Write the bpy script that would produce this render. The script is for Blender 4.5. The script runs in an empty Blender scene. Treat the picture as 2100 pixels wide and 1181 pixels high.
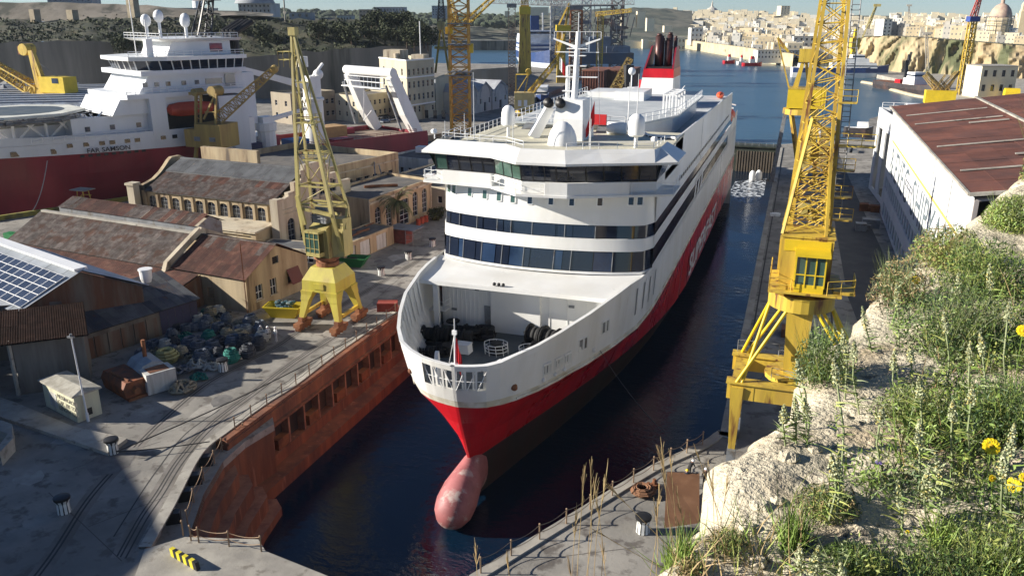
import bpy, math, random
from mathutils import Vector, Matrix
from mathutils.geometry import tessellate_polygon
random.seed(7)
R=math.radians
C=bpy.context.scene.collection
S=bpy.context.scene
# ---------------------------------------------------------------- camera, sky, sun, exposure
HC=37.0; FPX=1700.0
PIT=math.atan(560.5/FPX); YAW=math.atan(605/(FPX/math.cos(PIT)))
cam=bpy.data.cameras.new('camera'); cam.sensor_width=36; cam.lens=36*FPX/2100; cam.clip_end=12000; cam.clip_start=.05
co=bpy.data.objects.new('camera',cam); C.objects.link(co); co.location=(0,0,HC)
co.rotation_euler=(math.pi/2-PIT,0,YAW); S.camera=co
W=bpy.data.worlds.new('World'); S.world=W; W.use_nodes=True
SUN_DIR=Vector((0.948,0.32,0)).normalized(); SUN_EL=R(21)
nt=W.node_tree; nt.nodes.clear()
sky=nt.nodes.new('ShaderNodeTexSky'); sky.sky_type='NISHITA'; sky.sun_disc=False
sky.sun_elevation=SUN_EL; sky.sun_rotation=math.atan2(-SUN_DIR.x,-SUN_DIR.y)
sky.air_density=.7; sky.dust_density=.05; sky.ozone_density=5.0; sky.altitude=20
bg=nt.nodes.new('ShaderNodeBackground'); bg.inputs[1].default_value=.056
wo=nt.nodes.new('ShaderNodeOutputWorld'); nt.links.new(sky.outputs[0],bg.inputs[0]); nt.links.new(bg.outputs[0],wo.inputs[0])
sl=bpy.data.lights.new('sun','SUN'); sl.energy=5.0; sl.angle=R(.5); sl.color=(1,.93,.82)
so=bpy.data.objects.new('sun',sl); C.objects.link(so)
d=Vector((SUN_DIR.x*math.cos(SUN_EL),SUN_DIR.y*math.cos(SUN_EL),-math.sin(SUN_EL)))
so.rotation_euler=d.to_track_quat('-Z','Y').to_euler()
S.view_settings.view_transform='Standard'; S.view_settings.look='None'; S.view_settings.gamma=1
S.view_settings.exposure=0.95; S.view_settings.use_curve_mapping=False
S.cycles.max_bounces=6
# ---------------------------------------------------------------- surveying: ray through a photo point -> place on the ground, a plane or at a distance
def ray(x,y):
    r=x-1050.; fy=590.5-y
    f=FPX*math.cos(PIT)+fy*math.sin(PIT); u=-FPX*math.sin(PIT)+fy*math.cos(PIT)
    c,s=math.cos(YAW),math.sin(YAW)
    return Vector((r*c-f*s,r*s+f*c,u))
def at(x,y,z=0):
    d=ray(x,y); t=(z-HC)/d.z; return Vector((d.x*t,d.y*t,z))
def atY(x,y,Y):
    d=ray(x,y); t=Y/d.y; return Vector((d.x*t,Y,HC+d.z*t))
def far(x,y,D):                      # D = forward distance from the viewpoint
    d=ray(x,y); f=FPX*math.cos(PIT)+(590.5-y)*math.sin(PIT); t=D/f
    return Vector((d.x*t,d.y*t,HC+d.z*t))
# ---------------------------------------------------------------- mesh builder
class MB:
    def __init__(s): s.v=[]; s.f=[]; s.m=[]; s.cur=0; s.T=None
    def mat(s,i): s.cur=i; return s
    def add(s,vs,fs):
        n=len(s.v)
        for p in vs:
            p=Vector(p)
            s.v.append(tuple(s.T@p) if s.T else tuple(p))
        for f in fs: s.f.append([n+i for i in f]); s.m.append(s.cur)
    def quad(s,*p): s.add(p,[list(range(len(p)))])
    def box(s,x0,x1,y0,y1,z0,z1):
        v=[(x,y,z) for z in (z0,z1) for x,y in ((x0,y0),(x1,y0),(x1,y1),(x0,y1))]
        s.add(v,[(3,2,1,0),(4,5,6,7),(0,1,5,4),(1,2,6,5),(2,3,7,6),(3,0,4,7)])
    def frustum(s,c,a0,b0,a1,b1,z0,z1,dx=0,dy=0):
        v=[(c[0]+sx*a0/2,c[1]+sy*b0/2,z0) for sx,sy in ((-1,-1),(1,-1),(1,1),(-1,1))]+[(c[0]+dx+sx*a1/2,c[1]+dy+sy*b1/2,z1) for sx,sy in ((-1,-1),(1,-1),(1,1),(-1,1))]
        s.add(v,[(3,2,1,0),(4,5,6,7),(0,1,5,4),(1,2,6,5),(2,3,7,6),(3,0,4,7)])
    def frame(s,a,b,up=(0,0,1)):
        a,b=Vector(a),Vector(b); d=(b-a).normalized(); u=Vector(up)
        if abs(d.dot(u))>.97: u=Vector((0,1,0))
        x=d.cross(u).normalized(); y=x.cross(d).normalized(); return a,b,x,y
    def bar(s,a,b,w,h=None,w2=None,h2=None):
        h=h or w; w2=w2 or w; h2=h2 or h
        a,b,x,y=s.frame(a,b)
        v=[a+x*sx*w/2+y*sy*h/2 for sx,sy in ((-1,-1),(1,-1),(1,1),(-1,1))]+[b+x*sx*w2/2+y*sy*h2/2 for sx,sy in ((-1,-1),(1,-1),(1,1),(-1,1))]
        s.add(v,[(3,2,1,0),(4,5,6,7),(0,1,5,4),(1,2,6,5),(2,3,7,6),(3,0,4,7)])
    def tube(s,a,b,r,r2=None,n=6,cap=True):
        r2=r if r2 is None else r2
        a,b,x,y=s.frame(a,b)
        v=[a+(x*math.cos(t)+y*math.sin(t))*r for t in [2*math.pi*i/n for i in range(n)]]+[b+(x*math.cos(t)+y*math.sin(t))*r2 for t in [2*math.pi*i/n for i in range(n)]]
        f=[(i,(i+1)%n,n+(i+1)%n,n+i) for i in range(n)]
        if cap: f+=[list(range(n))[::-1],list(range(n,2*n))]
        s.add(v,f)
    def path(s,pts,r,n=5):
        for a,b in zip(pts,pts[1:]): s.tube(a,b,r,n=n,cap=False)
    def prism(s,poly,z0,z1):
        P=[Vector((p[0],p[1],0)) for p in poly]; n=len(P)
        ar=sum(P[i].x*P[(i+1)%n].y-P[(i+1)%n].x*P[i].y for i in range(n))
        if ar<0: P.reverse()
        tr=tessellate_polygon([P])
        v=[(p.x,p.y,z0) for p in P]+[(p.x,p.y,z1) for p in P]
        f=[]
        for t in tr:
            a,b,c=[P[i] for i in t]
            if (b-a).cross(c-a).z<0: t=t[::-1]
            f+=[tuple(n+i for i in t),tuple(t)[::-1]]
        f+=[(i,(i+1)%n,n+(i+1)%n,n+i) for i in range(n)]
        s.add(v,f)
    def sheet(s,poly,z):
        P=[Vector((p[0],p[1],z)) for p in poly]
        for t in tessellate_polygon([P]):
            a,b,c=[P[i] for i in t]
            if (b-a).cross(c-a).z<0: t=t[::-1]
            s.add([P[i] for i in t],[(0,1,2)])
    def profile(s,prof,a,b,up=(0,0,1)):
        # extrude a closed 2d profile (across, up) from a to b
        a,b=Vector(a),Vector(b); d=(b-a).normalized(); x=d.cross(Vector(up)).normalized(); u=Vector(up)
        n=len(prof); v=[a+x*p[0]+u*p[1] for p in prof]+[b+x*p[0]+u*p[1] for p in prof]
        s.add(v,[(i,(i+1)%n,n+(i+1)%n,n+i) for i in range(n)]+[list(range(n))[::-1],list(range(n,2*n))])
    def loft(s,rings,closed=True,cap=True):
        n=len(rings[0]); v=[p for r in rings for p in r]; f=[]
        for k in range(len(rings)-1):
            for i in range(n if closed else n-1):
                j=(i+1)%n; f.append((k*n+i,k*n+j,(k+1)*n+j,(k+1)*n+i))
        if cap and closed: f+=[list(range(n))[::-1],list(range((len(rings)-1)*n,len(rings)*n))]
        s.add(v,f)
    def lathe(s,prof,c=(0,0,0),n=12):
        c=Vector(c)
        rings=[[c+Vector((r*math.cos(2*math.pi*i/n),r*math.sin(2*math.pi*i/n),z)) for i in range(n)] for r,z in prof]
        s.loft(rings)
    def ball(s,c,r,nu=12,nv=8,rz=None,ry=None,z0=-1):
        rz=rz or r; ry=ry or r; c=Vector(c); rings=[]
        for k in range(nv+1):
            t=-math.pi/2+math.pi*k/nv
            if math.sin(t)<z0: continue
            rr=max(math.cos(t),.01)
            rings.append([c+Vector((r*rr*math.cos(2*math.pi*i/nu),ry*rr*math.sin(2*math.pi*i/nu),rz*math.sin(t))) for i in range(nu)])
        s.loft(rings)
    def rail(s,pts,h=1.0,r=.025,step=1.5,rows=2):
        for a,b in zip(pts,pts[1:]):
            a,b=Vector(a),Vector(b); L=(b-a).length; n=max(1,int(L/step))
            for k in range(1,rows+1):
                z=Vector((0,0,h*k/rows)); s.tube(a+z,b+z,r,n=4,cap=False)
            for i in range(n+1):
                p=a.lerp(b,i/n); s.tube(p,p+Vector((0,0,h)),r,n=4,cap=False)
    def lattice(s,a,b,w0,w1,nb,rc,rb,up=(0,0,1),faces=4,h0=None,h1=None,n=5,x2=False):
        # four-chord lattice boom from a to b
        a,b,x,y=s.frame(a,b,up); h0=h0 or w0; h1=h1 or w1
        def ring(t):
            c=a.lerp(b,t); w=w0+(w1-w0)*t; h=h0+(h1-h0)*t
            return [c+x*sx*w/2+y*sy*h/2 for sx,sy in ((-1,-1),(1,-1),(1,1),(-1,1))]
        rs=[ring(i/nb) for i in range(nb+1)]
        for k in range(4): s.bar(rs[0][k],rs[-1][k],rc*2)
        for i in range(nb):
            for k in range(4):
                j=(k+1)%4
                s.tube(rs[i][k],rs[i][j],rb,n=4,cap=False)
                if (i+k)%2==0 or x2: s.tube(rs[i][k],rs[i+1][j],rb,n=4,cap=False)
                if (i+k)%2==1 or x2: s.tube(rs[i][j],rs[i+1][k],rb,n=4,cap=False)
        for k in range(4): s.tube(rs[-1][k],rs[-1][(k+1)%4],rb,n=4,cap=False)
    def build(s,name,mats,parent=None,smooth=False):
        me=bpy.data.meshes.new(name); me.from_pydata(s.v,[],s.f)
        if not isinstance(mats,(list,tuple)): mats=[mats]
        for m in mats: me.materials.append(m)
        if len(mats)>1: me.polygons.foreach_set('material_index',[min(i,len(mats)-1) for i in s.m])
        if smooth:
            me.polygons.foreach_set('use_smooth',[True]*len(me.polygons))
            try: me.set_sharp_from_angle(angle=R(38))
            except Exception: pass
        me.update(); o=bpy.data.objects.new(name,me); C.objects.link(o)
        if parent: o.parent=parent
        return o
def tag(o,label=None,cat=None,group=None,kind=None):
    if label: o['label']=label
    if cat: o['category']=cat
    if group: o['group']=group
    if kind: o['kind']=kind
    return o
def thing(name,label,cat,loc=(0,0,0),rz=0,group=None):
    o=bpy.data.objects.new(name,None); C.objects.link(o); o.location=loc; o.rotation_euler=(0,0,rz)
    o.empty_display_size=.5
    return tag(o,label,cat,group)
def kids(o,_c={}):
    return [x for x in bpy.data.objects if x.parent==o]
def copy_tree(root,loc,rz=None,label=None,scale=None):
    r=root.copy(); C.objects.link(r); r.location=loc
    if rz is not None: r.rotation_euler=(0,0,rz)
    if scale: r.scale=(scale,)*3
    if label: r['label']=label
    for ch in kids(root):
        c=ch.copy(); C.objects.link(c); c.parent=r
        for g in kids(ch):
            d=g.copy(); C.objects.link(d); d.parent=c
    return r
def inst(src,parent,loc=None,rot=None,scale=None):   # a sibling sharing mesh data
    o=src.copy(); C.objects.link(o); o.parent=parent
    if loc is not None: o.location=loc
    if rot is not None: o.rotation_euler=rot
    if scale is not None: o.scale=scale
    return o
def text(s_,name,mat,parent,loc,rot,size,extr=.01,shear=0,sx=1,align='LEFT',offset=0):
    cu=bpy.data.curves.new('t','FONT'); cu.body=s_; cu.size=size; cu.extrude=extr; cu.shear=shear; cu.align_x=align; cu.offset=offset; cu.resolution_u=3
    o=bpy.data.objects.new('t',cu); C.objects.link(o)
    me=bpy.data.meshes.new_from_object(o.evaluated_get(bpy.context.evaluated_depsgraph_get()))
    bpy.data.objects.remove(o); me.name=name; me.materials.clear(); me.materials.append(mat)
    t=bpy.data.objects.new(name,me); C.objects.link(t); t.parent=parent; t.location=loc; t.rotation_euler=rot; t.scale=(sx,1,1)
    return t
# ---------------------------------------------------------------- materials
def M(name,col,rough=.6,col2=None,mix=.5,sc=.5,metal=0,var=.18,bump=0,bsc=6,streak=False,rnd=0,spec=.5,col3=None,sc3=.15,mix3=.4,detail=6,trans=0):
    m=bpy.data.materials.new(name); m.use_nodes=True; t=m.node_tree; N=t.nodes; L=t.links
    b=N['Principled BSDF']; b.inputs['Roughness'].default_value=rough; b.inputs['Metallic'].default_value=metal
    b.inputs['Specular IOR Level'].default_value=spec
    g=N.new('ShaderNodeNewGeometry'); mp=N.new('ShaderNodeMapping'); L.new(g.outputs['Position'],mp.inputs[0])
    if streak: mp.inputs['Scale'].default_value=(1,1,.12)
    def noise(s,d=detail,vec=mp.outputs[0]):
        n=N.new('ShaderNodeTexNoise'); n.inputs['Scale'].default_value=s; n.inputs['Detail'].default_value=d; n.inputs['Roughness'].default_value=.62
        L.new(vec,n.inputs['Vector']); return n.outputs['Fac']
    def ramp(f,a,c):
        r=N.new('ShaderNodeMapRange'); L.new(f,r.inputs[0]); r.inputs[1].default_value=a; r.inputs[2].default_value=c; return r.outputs[0]
    def mixc(f,a,c):
        x=N.new('ShaderNodeMix'); x.data_type='RGBA'
        if isinstance(f,float): x.inputs[0].default_value=f
        else: L.new(f,x.inputs[0])
        for i,q in ((6,a),(7,c)):
            if isinstance(q,tuple): x.inputs[i].default_value=(*q,1)
            else: L.new(q,x.inputs[i])
        return x.outputs[2]
    c=tuple(col)
    if col2:
        lo=.5+(.5-mix)*.5
        c=mixc(ramp(noise(sc),lo-.09,lo+.09),c,tuple(col2))
    if col3:
        lo=.5+(.5-mix3)*.5
        c=mixc(ramp(noise(sc3,4),lo-.05,lo+.05),c,tuple(col3))
    # overall tone variation
    h=N.new('ShaderNodeHueSaturation'); 
    if isinstance(c,tuple): h.inputs['Color'].default_value=(*c,1)
    else: L.new(c,h.inputs['Color'])
    v=ramp(noise(sc*.7+.05,5),.3,.7)
    mr=N.new('ShaderNodeMapRange'); L.new(v,mr.inputs[0]); mr.inputs[3].default_value=1-var; mr.inputs[4].default_value=1+var
    val=mr.outputs[0]
    if rnd:
        oi=N.new('ShaderNodeObjectInfo'); m2=N.new('ShaderNodeMapRange'); L.new(oi.outputs['Random'],m2.inputs[0]); m2.inputs[3].default_value=1-rnd; m2.inputs[4].default_value=1+rnd
        mu=N.new('ShaderNodeMath'); mu.operation='MULTIPLY'; L.new(val,mu.inputs[0]); L.new(m2.outputs[0],mu.inputs[1]); val=mu.outputs[0]
    L.new(val,h.inputs['Value']); L.new(h.outputs[0],b.inputs['Base Color'])
    rr=N.new('ShaderNodeMapRange'); L.new(v,rr.inputs[0]); rr.inputs[3].default_value=max(.03,rough-.08); rr.inputs[4].default_value=min(1,rough+.08); L.new(rr.outputs[0],b.inputs['Roughness'])
    if bump:
        bp=N.new('ShaderNodeBump'); bp.inputs['Strength'].default_value=min(1,bump); bp.inputs['Distance'].default_value=.05*max(1,bump)
        L.new(noise(bsc,4,g.outputs['Position']),bp.inputs['Height']); L.new(bp.outputs[0],b.inputs['Normal'])
    if trans: b.inputs['Transmission Weight'].default_value=trans
    return m
WHITE=M('white_paint',(.78,.78,.76),.35,(.72,.71,.67),.5,.15,var=.05,streak=True)
WHITE2=M('white_paint_clean',(.8,.8,.79),.4,var=.03)
CREAMDECK=M('cream_deck',(.55,.52,.4),.7,var=.1)
DECKGREY=M('deck_grey',(.42,.45,.46),.7,(.5,.52,.52),.5,.3,var=.1)
DECKDARK=M('deck_dark',(.07,.09,.1),.55,(.12,.13,.13),.4,.4,var=.2)
RED=M('red_hull',(.52,.012,.02),.3,(.38,.012,.02),.4,.25,var=.12,streak=True,col3=(.30,.07,.06),sc3=1.3,mix3=.10)
WHITEH=M('hull_white',(.78,.78,.76),.35,(.70,.69,.65),.5,.3,var=.05,streak=True,col3=(.48,.40,.30),sc3=1.6,mix3=.08)
REDD=M('dark_red_hull',(.26,.02,.035),.4,(.2,.018,.03),.5,.12,var=.15,streak=True)
ANTI=M('shaded_antifouling',(.035,.015,.014),.7,(.022,.016,.014),.5,.3,var=.3,streak=True)  # bottom paint, with the shade under the hull darkened into the colour
PINK=M('bulb_paint',(.42,.155,.155),.6,(.30,.10,.10),.45,.5,var=.15,col3=(.5,.4,.36),sc3=.6,mix3=.25)
GLASS=M('dark_glass',(.012,.018,.035),.06,var=.1,spec=.8)
GLASSB=M('blue_glass',(.02,.04,.085),.08,var=.3,spec=.8)
GLASSG=M('green_glass',(.05,.1,.08),.08,var=.3,spec=.8)
BLACKB=M('black_band',(.01,.011,.016),.25,var=.1)
BLACK=M('black_paint',(.015,.015,.016),.5,var=.2)
BLACKROPE=M('black_rope_winch',(.012,.012,.014),.8,var=.4,bump=1,bsc=8)
YEL=M('crane_yellow',(.60,.42,.05),.5,(.47,.31,.05),.45,.7,var=.2,col3=(.17,.07,.025),sc3=1.1,mix3=.30,streak=True)
YELP=M('crane_pale_yellow',(.43,.365,.12),.5,(.32,.26,.10),.45,.6,var=.2,col3=(.16,.08,.03),sc3=.9,mix3=.25,streak=True)
YELB=M('crane_bright_yellow',(.7,.5,.02),.45,var=.12)
ORANGEY=M('crane_orange_yellow',(.6,.33,.05),.5,(.4,.2,.04),.4,.6,var=.2)
ORANGE=M('orange_paint',(.7,.1,.03),.45,var=.1)
RUST=M('rust',(.16,.06,.028),.85,(.25,.1,.04),.5,.8,var=.3,bump=.6)
STEEL=M('steel_grey',(.2,.21,.22),.5,(.12,.1,.08),.3,1,var=.2)
CONC=M('quay_concrete',(.30,.28,.245),.85,(.19,.18,.16),.5,.09,var=.25,bump=.5,bsc=3,col3=(.13,.115,.10),sc3=.55,mix3=.34,detail=10)
CONC2=M('pale_concrete',(.40,.375,.32),.85,(.29,.27,.235),.5,.25,var=.2,bump=.4,bsc=4,col3=(.2,.18,.15),sc3=.8,mix3=.25)
CONCD=M('dark_concrete',(.13,.12,.115),.85,(.18,.17,.155),.4,.2,var=.25,bump=.4,bsc=4)
ASPH=M('asphalt_road',(.055,.057,.062),.85,(.08,.08,.08),.4,.3,var=.2,bump=.3)
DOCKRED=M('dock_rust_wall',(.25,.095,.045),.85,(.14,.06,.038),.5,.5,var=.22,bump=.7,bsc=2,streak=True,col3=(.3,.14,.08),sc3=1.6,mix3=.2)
TREAD=M('pale_rust_ledge',(.34,.17,.10),.9,(.24,.11,.07),.45,.9,var=.2,bump=.5)  # paler brown-orange than the dock wall, for step treads and upright posts

def plates(m,w=6.5,h=2.1,st=.35):
    t=m.node_tree; N=t.nodes; L=t.links; b=N['Principled BSDF']; g=N.new('ShaderNodeNewGeometry'); sp=N.new('ShaderNodeSeparateXYZ'); L.new(g.outputs['Position'],sp.inputs[0])
    ad=N.new('ShaderNodeMath'); ad.operation='ADD'; L.new(sp.outputs[0],ad.inputs[0]); L.new(sp.outputs[1],ad.inputs[1]); cb=N.new('ShaderNodeCombineXYZ'); L.new(ad.outputs[0],cb.inputs[0]); L.new(sp.outputs[2],cb.inputs[1])
    br=N.new('ShaderNodeTexBrick'); br.inputs['Scale'].default_value=1; br.inputs['Brick Width'].default_value=w; br.inputs['Row Height'].default_value=h; br.inputs['Mortar Size'].default_value=.035; br.inputs['Mortar Smooth'].default_value=.6
    br.inputs['Color1'].default_value=(1,1,1,1); br.inputs['Color2'].default_value=(1,1,1,1); br.inputs['Mortar'].default_value=(0,0,0,1); L.new(cb.outputs[0],br.inputs['Vector'])
    no=N.new('ShaderNodeTexNoise'); no.inputs['Scale'].default_value=.9; no.inputs['Detail'].default_value=1; L.new(g.outputs['Position'],no.inputs['Vector'])
    b1=N.new('ShaderNodeBump'); b1.inputs['Strength'].default_value=st; b1.inputs['Distance'].default_value=.03; L.new(br.outputs['Color'],b1.inputs['Height'])
    b2=N.new('ShaderNodeBump'); b2.inputs['Strength'].default_value=.25; b2.inputs['Distance'].default_value=.06; L.new(no.outputs['Fac'],b2.inputs['Height']); L.new(b1.outputs[0],b2.inputs['Normal']); L.new(b2.outputs[0],b.inputs['Normal'])
for m_ in (WHITEH,RED,WHITE,REDD): plates(m_)
# ================================================================ SETTING: sea, land, docks
def water_mat(name,col,rough,s1,s2,bstr,dist):
    m=bpy.data.materials.new(name); m.use_nodes=True; t=m.node_tree; N=t.nodes; L=t.links; b=N['Principled BSDF']
    b.inputs['Base Color'].default_value=(*col,1); b.inputs['Roughness'].default_value=rough; b.inputs['IOR'].default_value=1.45
    g=N.new('ShaderNodeNewGeometry'); last=None
    for s,w in ((s1,1),(s2,.45)):
        mp=N.new('ShaderNodeMapping'); mp.inputs['Rotation'].default_value=(0,0,.5); mp.inputs['Scale'].default_value=(s,s*2.2,s); L.new(g.outputs['Position'],mp.inputs[0])
        n=N.new('ShaderNodeTexNoise'); n.inputs['Scale'].default_value=1; n.inputs['Detail'].default_value=3; L.new(mp.outputs[0],n.inputs['Vector'])
        x=N.new('ShaderNodeMath'); x.operation='MULTIPLY'; x.inputs[1].default_value=w; L.new(n.outputs['Fac'],x.inputs[0])
        if last:
            a=N.new('ShaderNodeMath'); a.operation='ADD'; L.new(last,a.inputs[0]); L.new(x.outputs[0],a.inputs[1]); last=a.outputs[0]
        else: last=x.outputs[0]
    bp=N.new('ShaderNodeBump'); bp.inputs['Strength'].default_value=bstr; bp.inputs['Distance'].default_value=dist
    n=N.new('ShaderNodeTexNoise'); n.inputs['Scale'].default_value=s1*.12; n.inputs['Detail'].default_value=2; L.new(g.outputs['Position'],n.inputs['Vector']); r=N.new('ShaderNodeMapRange'); r.inputs[1].default_value=.35; r.inputs[2].default_value=.65; r.inputs[3].default_value=bstr*.25; r.inputs[4].default_value=min(1,bstr*1.3); L.new(n.outputs['Fac'],r.inputs[0]); L.new(r.outputs[0],bp.inputs['Strength'])
    L.new(last,bp.inputs['Height']); L.new(bp.outputs[0],b.inputs['Normal'])
    return m
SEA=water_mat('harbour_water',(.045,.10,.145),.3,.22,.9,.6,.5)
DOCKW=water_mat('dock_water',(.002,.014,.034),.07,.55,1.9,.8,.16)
mb=MB(); mb.sheet([(-130,236),(-47,251),(-47,262.2),(0,262.2),(900,262.2),(3500,2200),(2500,6000),(-5000,6000),(-3000,1200),(-700,400)],-2.0)
tag(mb.build('harbour_water',SEA),kind='structure')
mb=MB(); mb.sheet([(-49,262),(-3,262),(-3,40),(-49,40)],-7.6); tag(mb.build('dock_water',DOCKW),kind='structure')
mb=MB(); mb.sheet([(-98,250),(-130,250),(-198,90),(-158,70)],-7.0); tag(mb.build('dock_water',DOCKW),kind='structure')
# seabed well under everything so that no gap shows
mb=MB(); mb.quad((-6000,-900,-14),(6000,-900,-14),(6000,7000,-14),(-6000,7000,-14)); tag(mb.build('seabed',CONCD),kind='structure')
E1=[at(462,882),at(405,930),at(345,1040),at(297,1125)]
head=[at(300,1136),at(640,1190),(-19.5,41.0)]
right=[at(985,1181),at(1160,1080),at(1340,970),at(1470,900)]
LAND=[(-3.6,262.5),(21,283),(26,340),(70,452),(300,500),(300,-120),(-420,-120),(-420,620),(-150,640),(-119,430),(-117,380),(-104,302),(-106,262),(-112,246),
      (-128,222),(-188,96),(-157,80),(-97,208),(-96,240),(-47.3,250),(-47.3,at(462,882).y+3)]
land=LAND+[(p[0],p[1]) for p in E1]+[(p[0],p[1]) for p in head]+[(p[0],p[1]) for p in right]+[(-3.6,73)]
mb=MB(); mb.prism(land,-13,0); tag(mb.build('quay_ground',CONC),kind='structure')
# lower shelf beside the crane rail on the left
sh=[at(560,850),at(500,885),at(455,925),at(415,990),at(382,1082),at(372,1098),at(380,1120)]
shelf=[(p.x,p.y) for p in sh]
mb=MB(); mb.prism([(-47.6,sh[0].y+4),(-47.0,sh[0].y+2)]+shelf+[(at(297,1130).x-.2,at(297,1130).y-.5)]+[(p.x-.3,p.y) for p in E1[::-1]],-1.7,-1.0); tag(mb.build('dock_shelf',CONC2),kind='structure')
mb=MB(); mb.prism([(-47.6,sh[0].y+4),(-47.1,sh[0].y+2)]+[(p.x-.15,p.y-.1) for p in sh]+[(at(297,1130).x-.2,at(297,1130).y-.5)]+[(p.x-.3,p.y) for p in E1[::-1]],-13,-1.75); tag(mb.build('dock_head_wall',DOCKRED),kind='structure')
# slab laid on the head of the dock with a nosing
mb=MB()
hp=[at(380,1103),at(530,1108),at(545,1132),at(690,1190),at(690,1260),at(250,1260),at(297,1128)]
mb.prism([(p.x,p.y) for p in hp],-.6,.12); tag(mb.build('dock_head_slab',CONC2),kind='structure')
# ================================================================ THE FERRY
XC=-26.0; Y0=60.9
ferry=thing('ferry','large white and red passenger ferry moored bow first in the flooded dry dock','ferry',(XC,Y0,0))
RIM=[(0,.15),(.25,1.6),(.7,3.0),(1.6,4.3),(3,5.5),(5.5,7.0),(8.5,8.3),(13,9.9),(18.5,11.2),(24,12.1),(29,12.5),(34,12.6),(400,12.6)]
WLN=[(0,.12),(3,1.0),(8,2.4),(15,4.4),(25,7.0),(35,9.2),(45,10.8),(58,12.2),(70,12.5),(400,12.5)]
def lin(T,x):
    if x<=T[0][0]: return T[0][1]
    for (a,b),(c,d) in zip(T,T[1:]):
        if x<=c: return b+(d-b)*(x-a)/(c-a)
    return T[-1][1]
def zrim(y): t=min(1,max(0,y/20)); return 8.1+2.1*t
STEM=[(-9.6,5.4),(-5,4.2),(-2.9,3.4),(0,2.6),(3.3,1.7),(5.4,.9),(8.1,0),(11,0)]
def zb(u): return 3.35+min(1.2,max(0,u/60*1.2))
def hpt(u,z):
    zr=zrim(u); t=max(0,(z+3)/(zr+3)); tb=(zb(u)+3)/(zr+3); k=.89*(t/tb)**1.55 if t<tb else .89+.11*((t-tb)/(1-tb))**.8
    hb=lin(WLN,u)*(1-k)+lin(RIM,u)*k
    if z<-3: hb*=max(.25,1+.045*(z+3))
    ys=lin(STEM,z); y=u+ys*max(0,1-u/60)
    return hb,y
LEN=148
V3=lambda *a:Vector(a)
US=[0,.147,.181,.395,.459,.769,1.1,1.7,2.3,3,4.2,5.5,7,8.5,10.5,13,15.5,18.5,21,24,29,34,40,47,55,65,80,100,125,LEN]
def hull_rows(u):
    zr=zrim(u)
    return [-9.6,-6.5,-4.2,-3.1,-.5,1.5,zb(u),zb(u)+.7,zr*.62+.35,zr-.55,zr]
OPEN=[(0,1),(2,3),(4,5)]
for sgn,nm in ((-1,'hull'),(1,'hull')):
    mb=MB(); G=[]
    for u in US:
        row=[]
        for z in hull_rows(u):
            hb,y=hpt(u,z); row.append(Vector((sgn*hb,y,z)))
        G.append(row)
    for i in range(len(US)-1):
        for k in range(len(G[0])-1):
            if k==8 and any(a==i for a,b in OPEN): continue
            mb.mat(0 if k<3 else 1 if k<6 else 2 if k==6 else 3)
            q=[G[i][k],G[i+1][k],G[i+1][k+1],G[i][k+1]]
            if sgn<0: q.reverse()
            mb.quad(*q)
    if sgn>0:
        for k in range(len(G[0])-1):
            a,b=G[0][k],G[0][k+1]; mb.mat(0 if k<3 else 1 if k<6 else 2 if k==6 else 3); mb.quad(V3(-a.x,a.y,a.z),a,b,V3(-b.x,b.y,b.z))
    # transom
    mb.mat(3); mb.quad(*[Vector((0 if j else sgn*12.5,LEN,z)) for j,z in ((0,-9.6),(1,-9.6),(1,10),(0,10))][::sgn])
    BEIGE=M('weathered_white',(.55,.5,.38),.5,(.7,.68,.6),.5,.6,var=.15) if nm=='hull' and sgn<0 else BEIGE
    mb.build(nm,[ANTI,RED,BEIGE,WHITEH],ferry,smooth=True)
# inner bulwark and rim
mb=MB()
for sgn in (-1,1):
    IN=[];OUT=[]
    for u in US[:21]:
        zr=zrim(u); col=[]
        for z in (3.2,zr*.62+.35,zr-.55,zr):
            hb,y=hpt(u,z); hb=max(.02,hb-.28); y=y+.3*max(0,1-u/6)
            col.append(Vector((sgn*hb,y,z)))
        hb,y=hpt(u,zr); OUT.append(Vector((sgn*(hb+.08),y-.06*max(0,1-u/5),zr))); IN.append(col)
    for i in range(19):
        for k in range(3):
            if k==1 and any(a==i for a,b in OPEN): continue
            q=[IN[i][k],IN[i][k+1],IN[i+1][k+1],IN[i+1][k]]
            if sgn<0: q.reverse()
            mb.quad(*q)
        up=Vector((0,0,.06)); q=[OUT[i]+up,OUT[i+1]+up,IN[i+1][3]+up,IN[i][3]+up]
        if sgn<0: q.reverse()
        mb.quad(*q); q=[OUT[i],OUT[i+1],OUT[i+1]+up,OUT[i]+up]; mb.quad(*(q if sgn>0 else q[::-1]))
mb.build('bulwark',WHITE,ferry,smooth=True)
# frames ribs inside the bulwark
mb=MB()
for sgn in (-1,1):
    for u in [2,3.2,4.5,6,7.5,9,10.5,12,13.5,15,16.5]:
        zr=zrim(u)
        for (za,zb_) in ((3.4,6),(6,zr-.2)):
            a=hpt(u,za); b=hpt(u,zb_)
            mb.bar((sgn*(a[0]-.42),a[1]+.05,za),(sgn*(b[0]-.38),b[1]+.05,zb_),.06,.25)
mb.build('bulwark_frames',WHITE,ferry)
mb=MB(); pts=[]
for u in US[2:19]:
    hb,y=hpt(u,3.4); pts.append((hb-.1,y+.15))
poly=[(-p[0],p[1]) for p in pts[::-1]]+pts
mb.sheet(poly,3.4); mb.build('forecastle_deck',DECKDARK,ferry)
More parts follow.
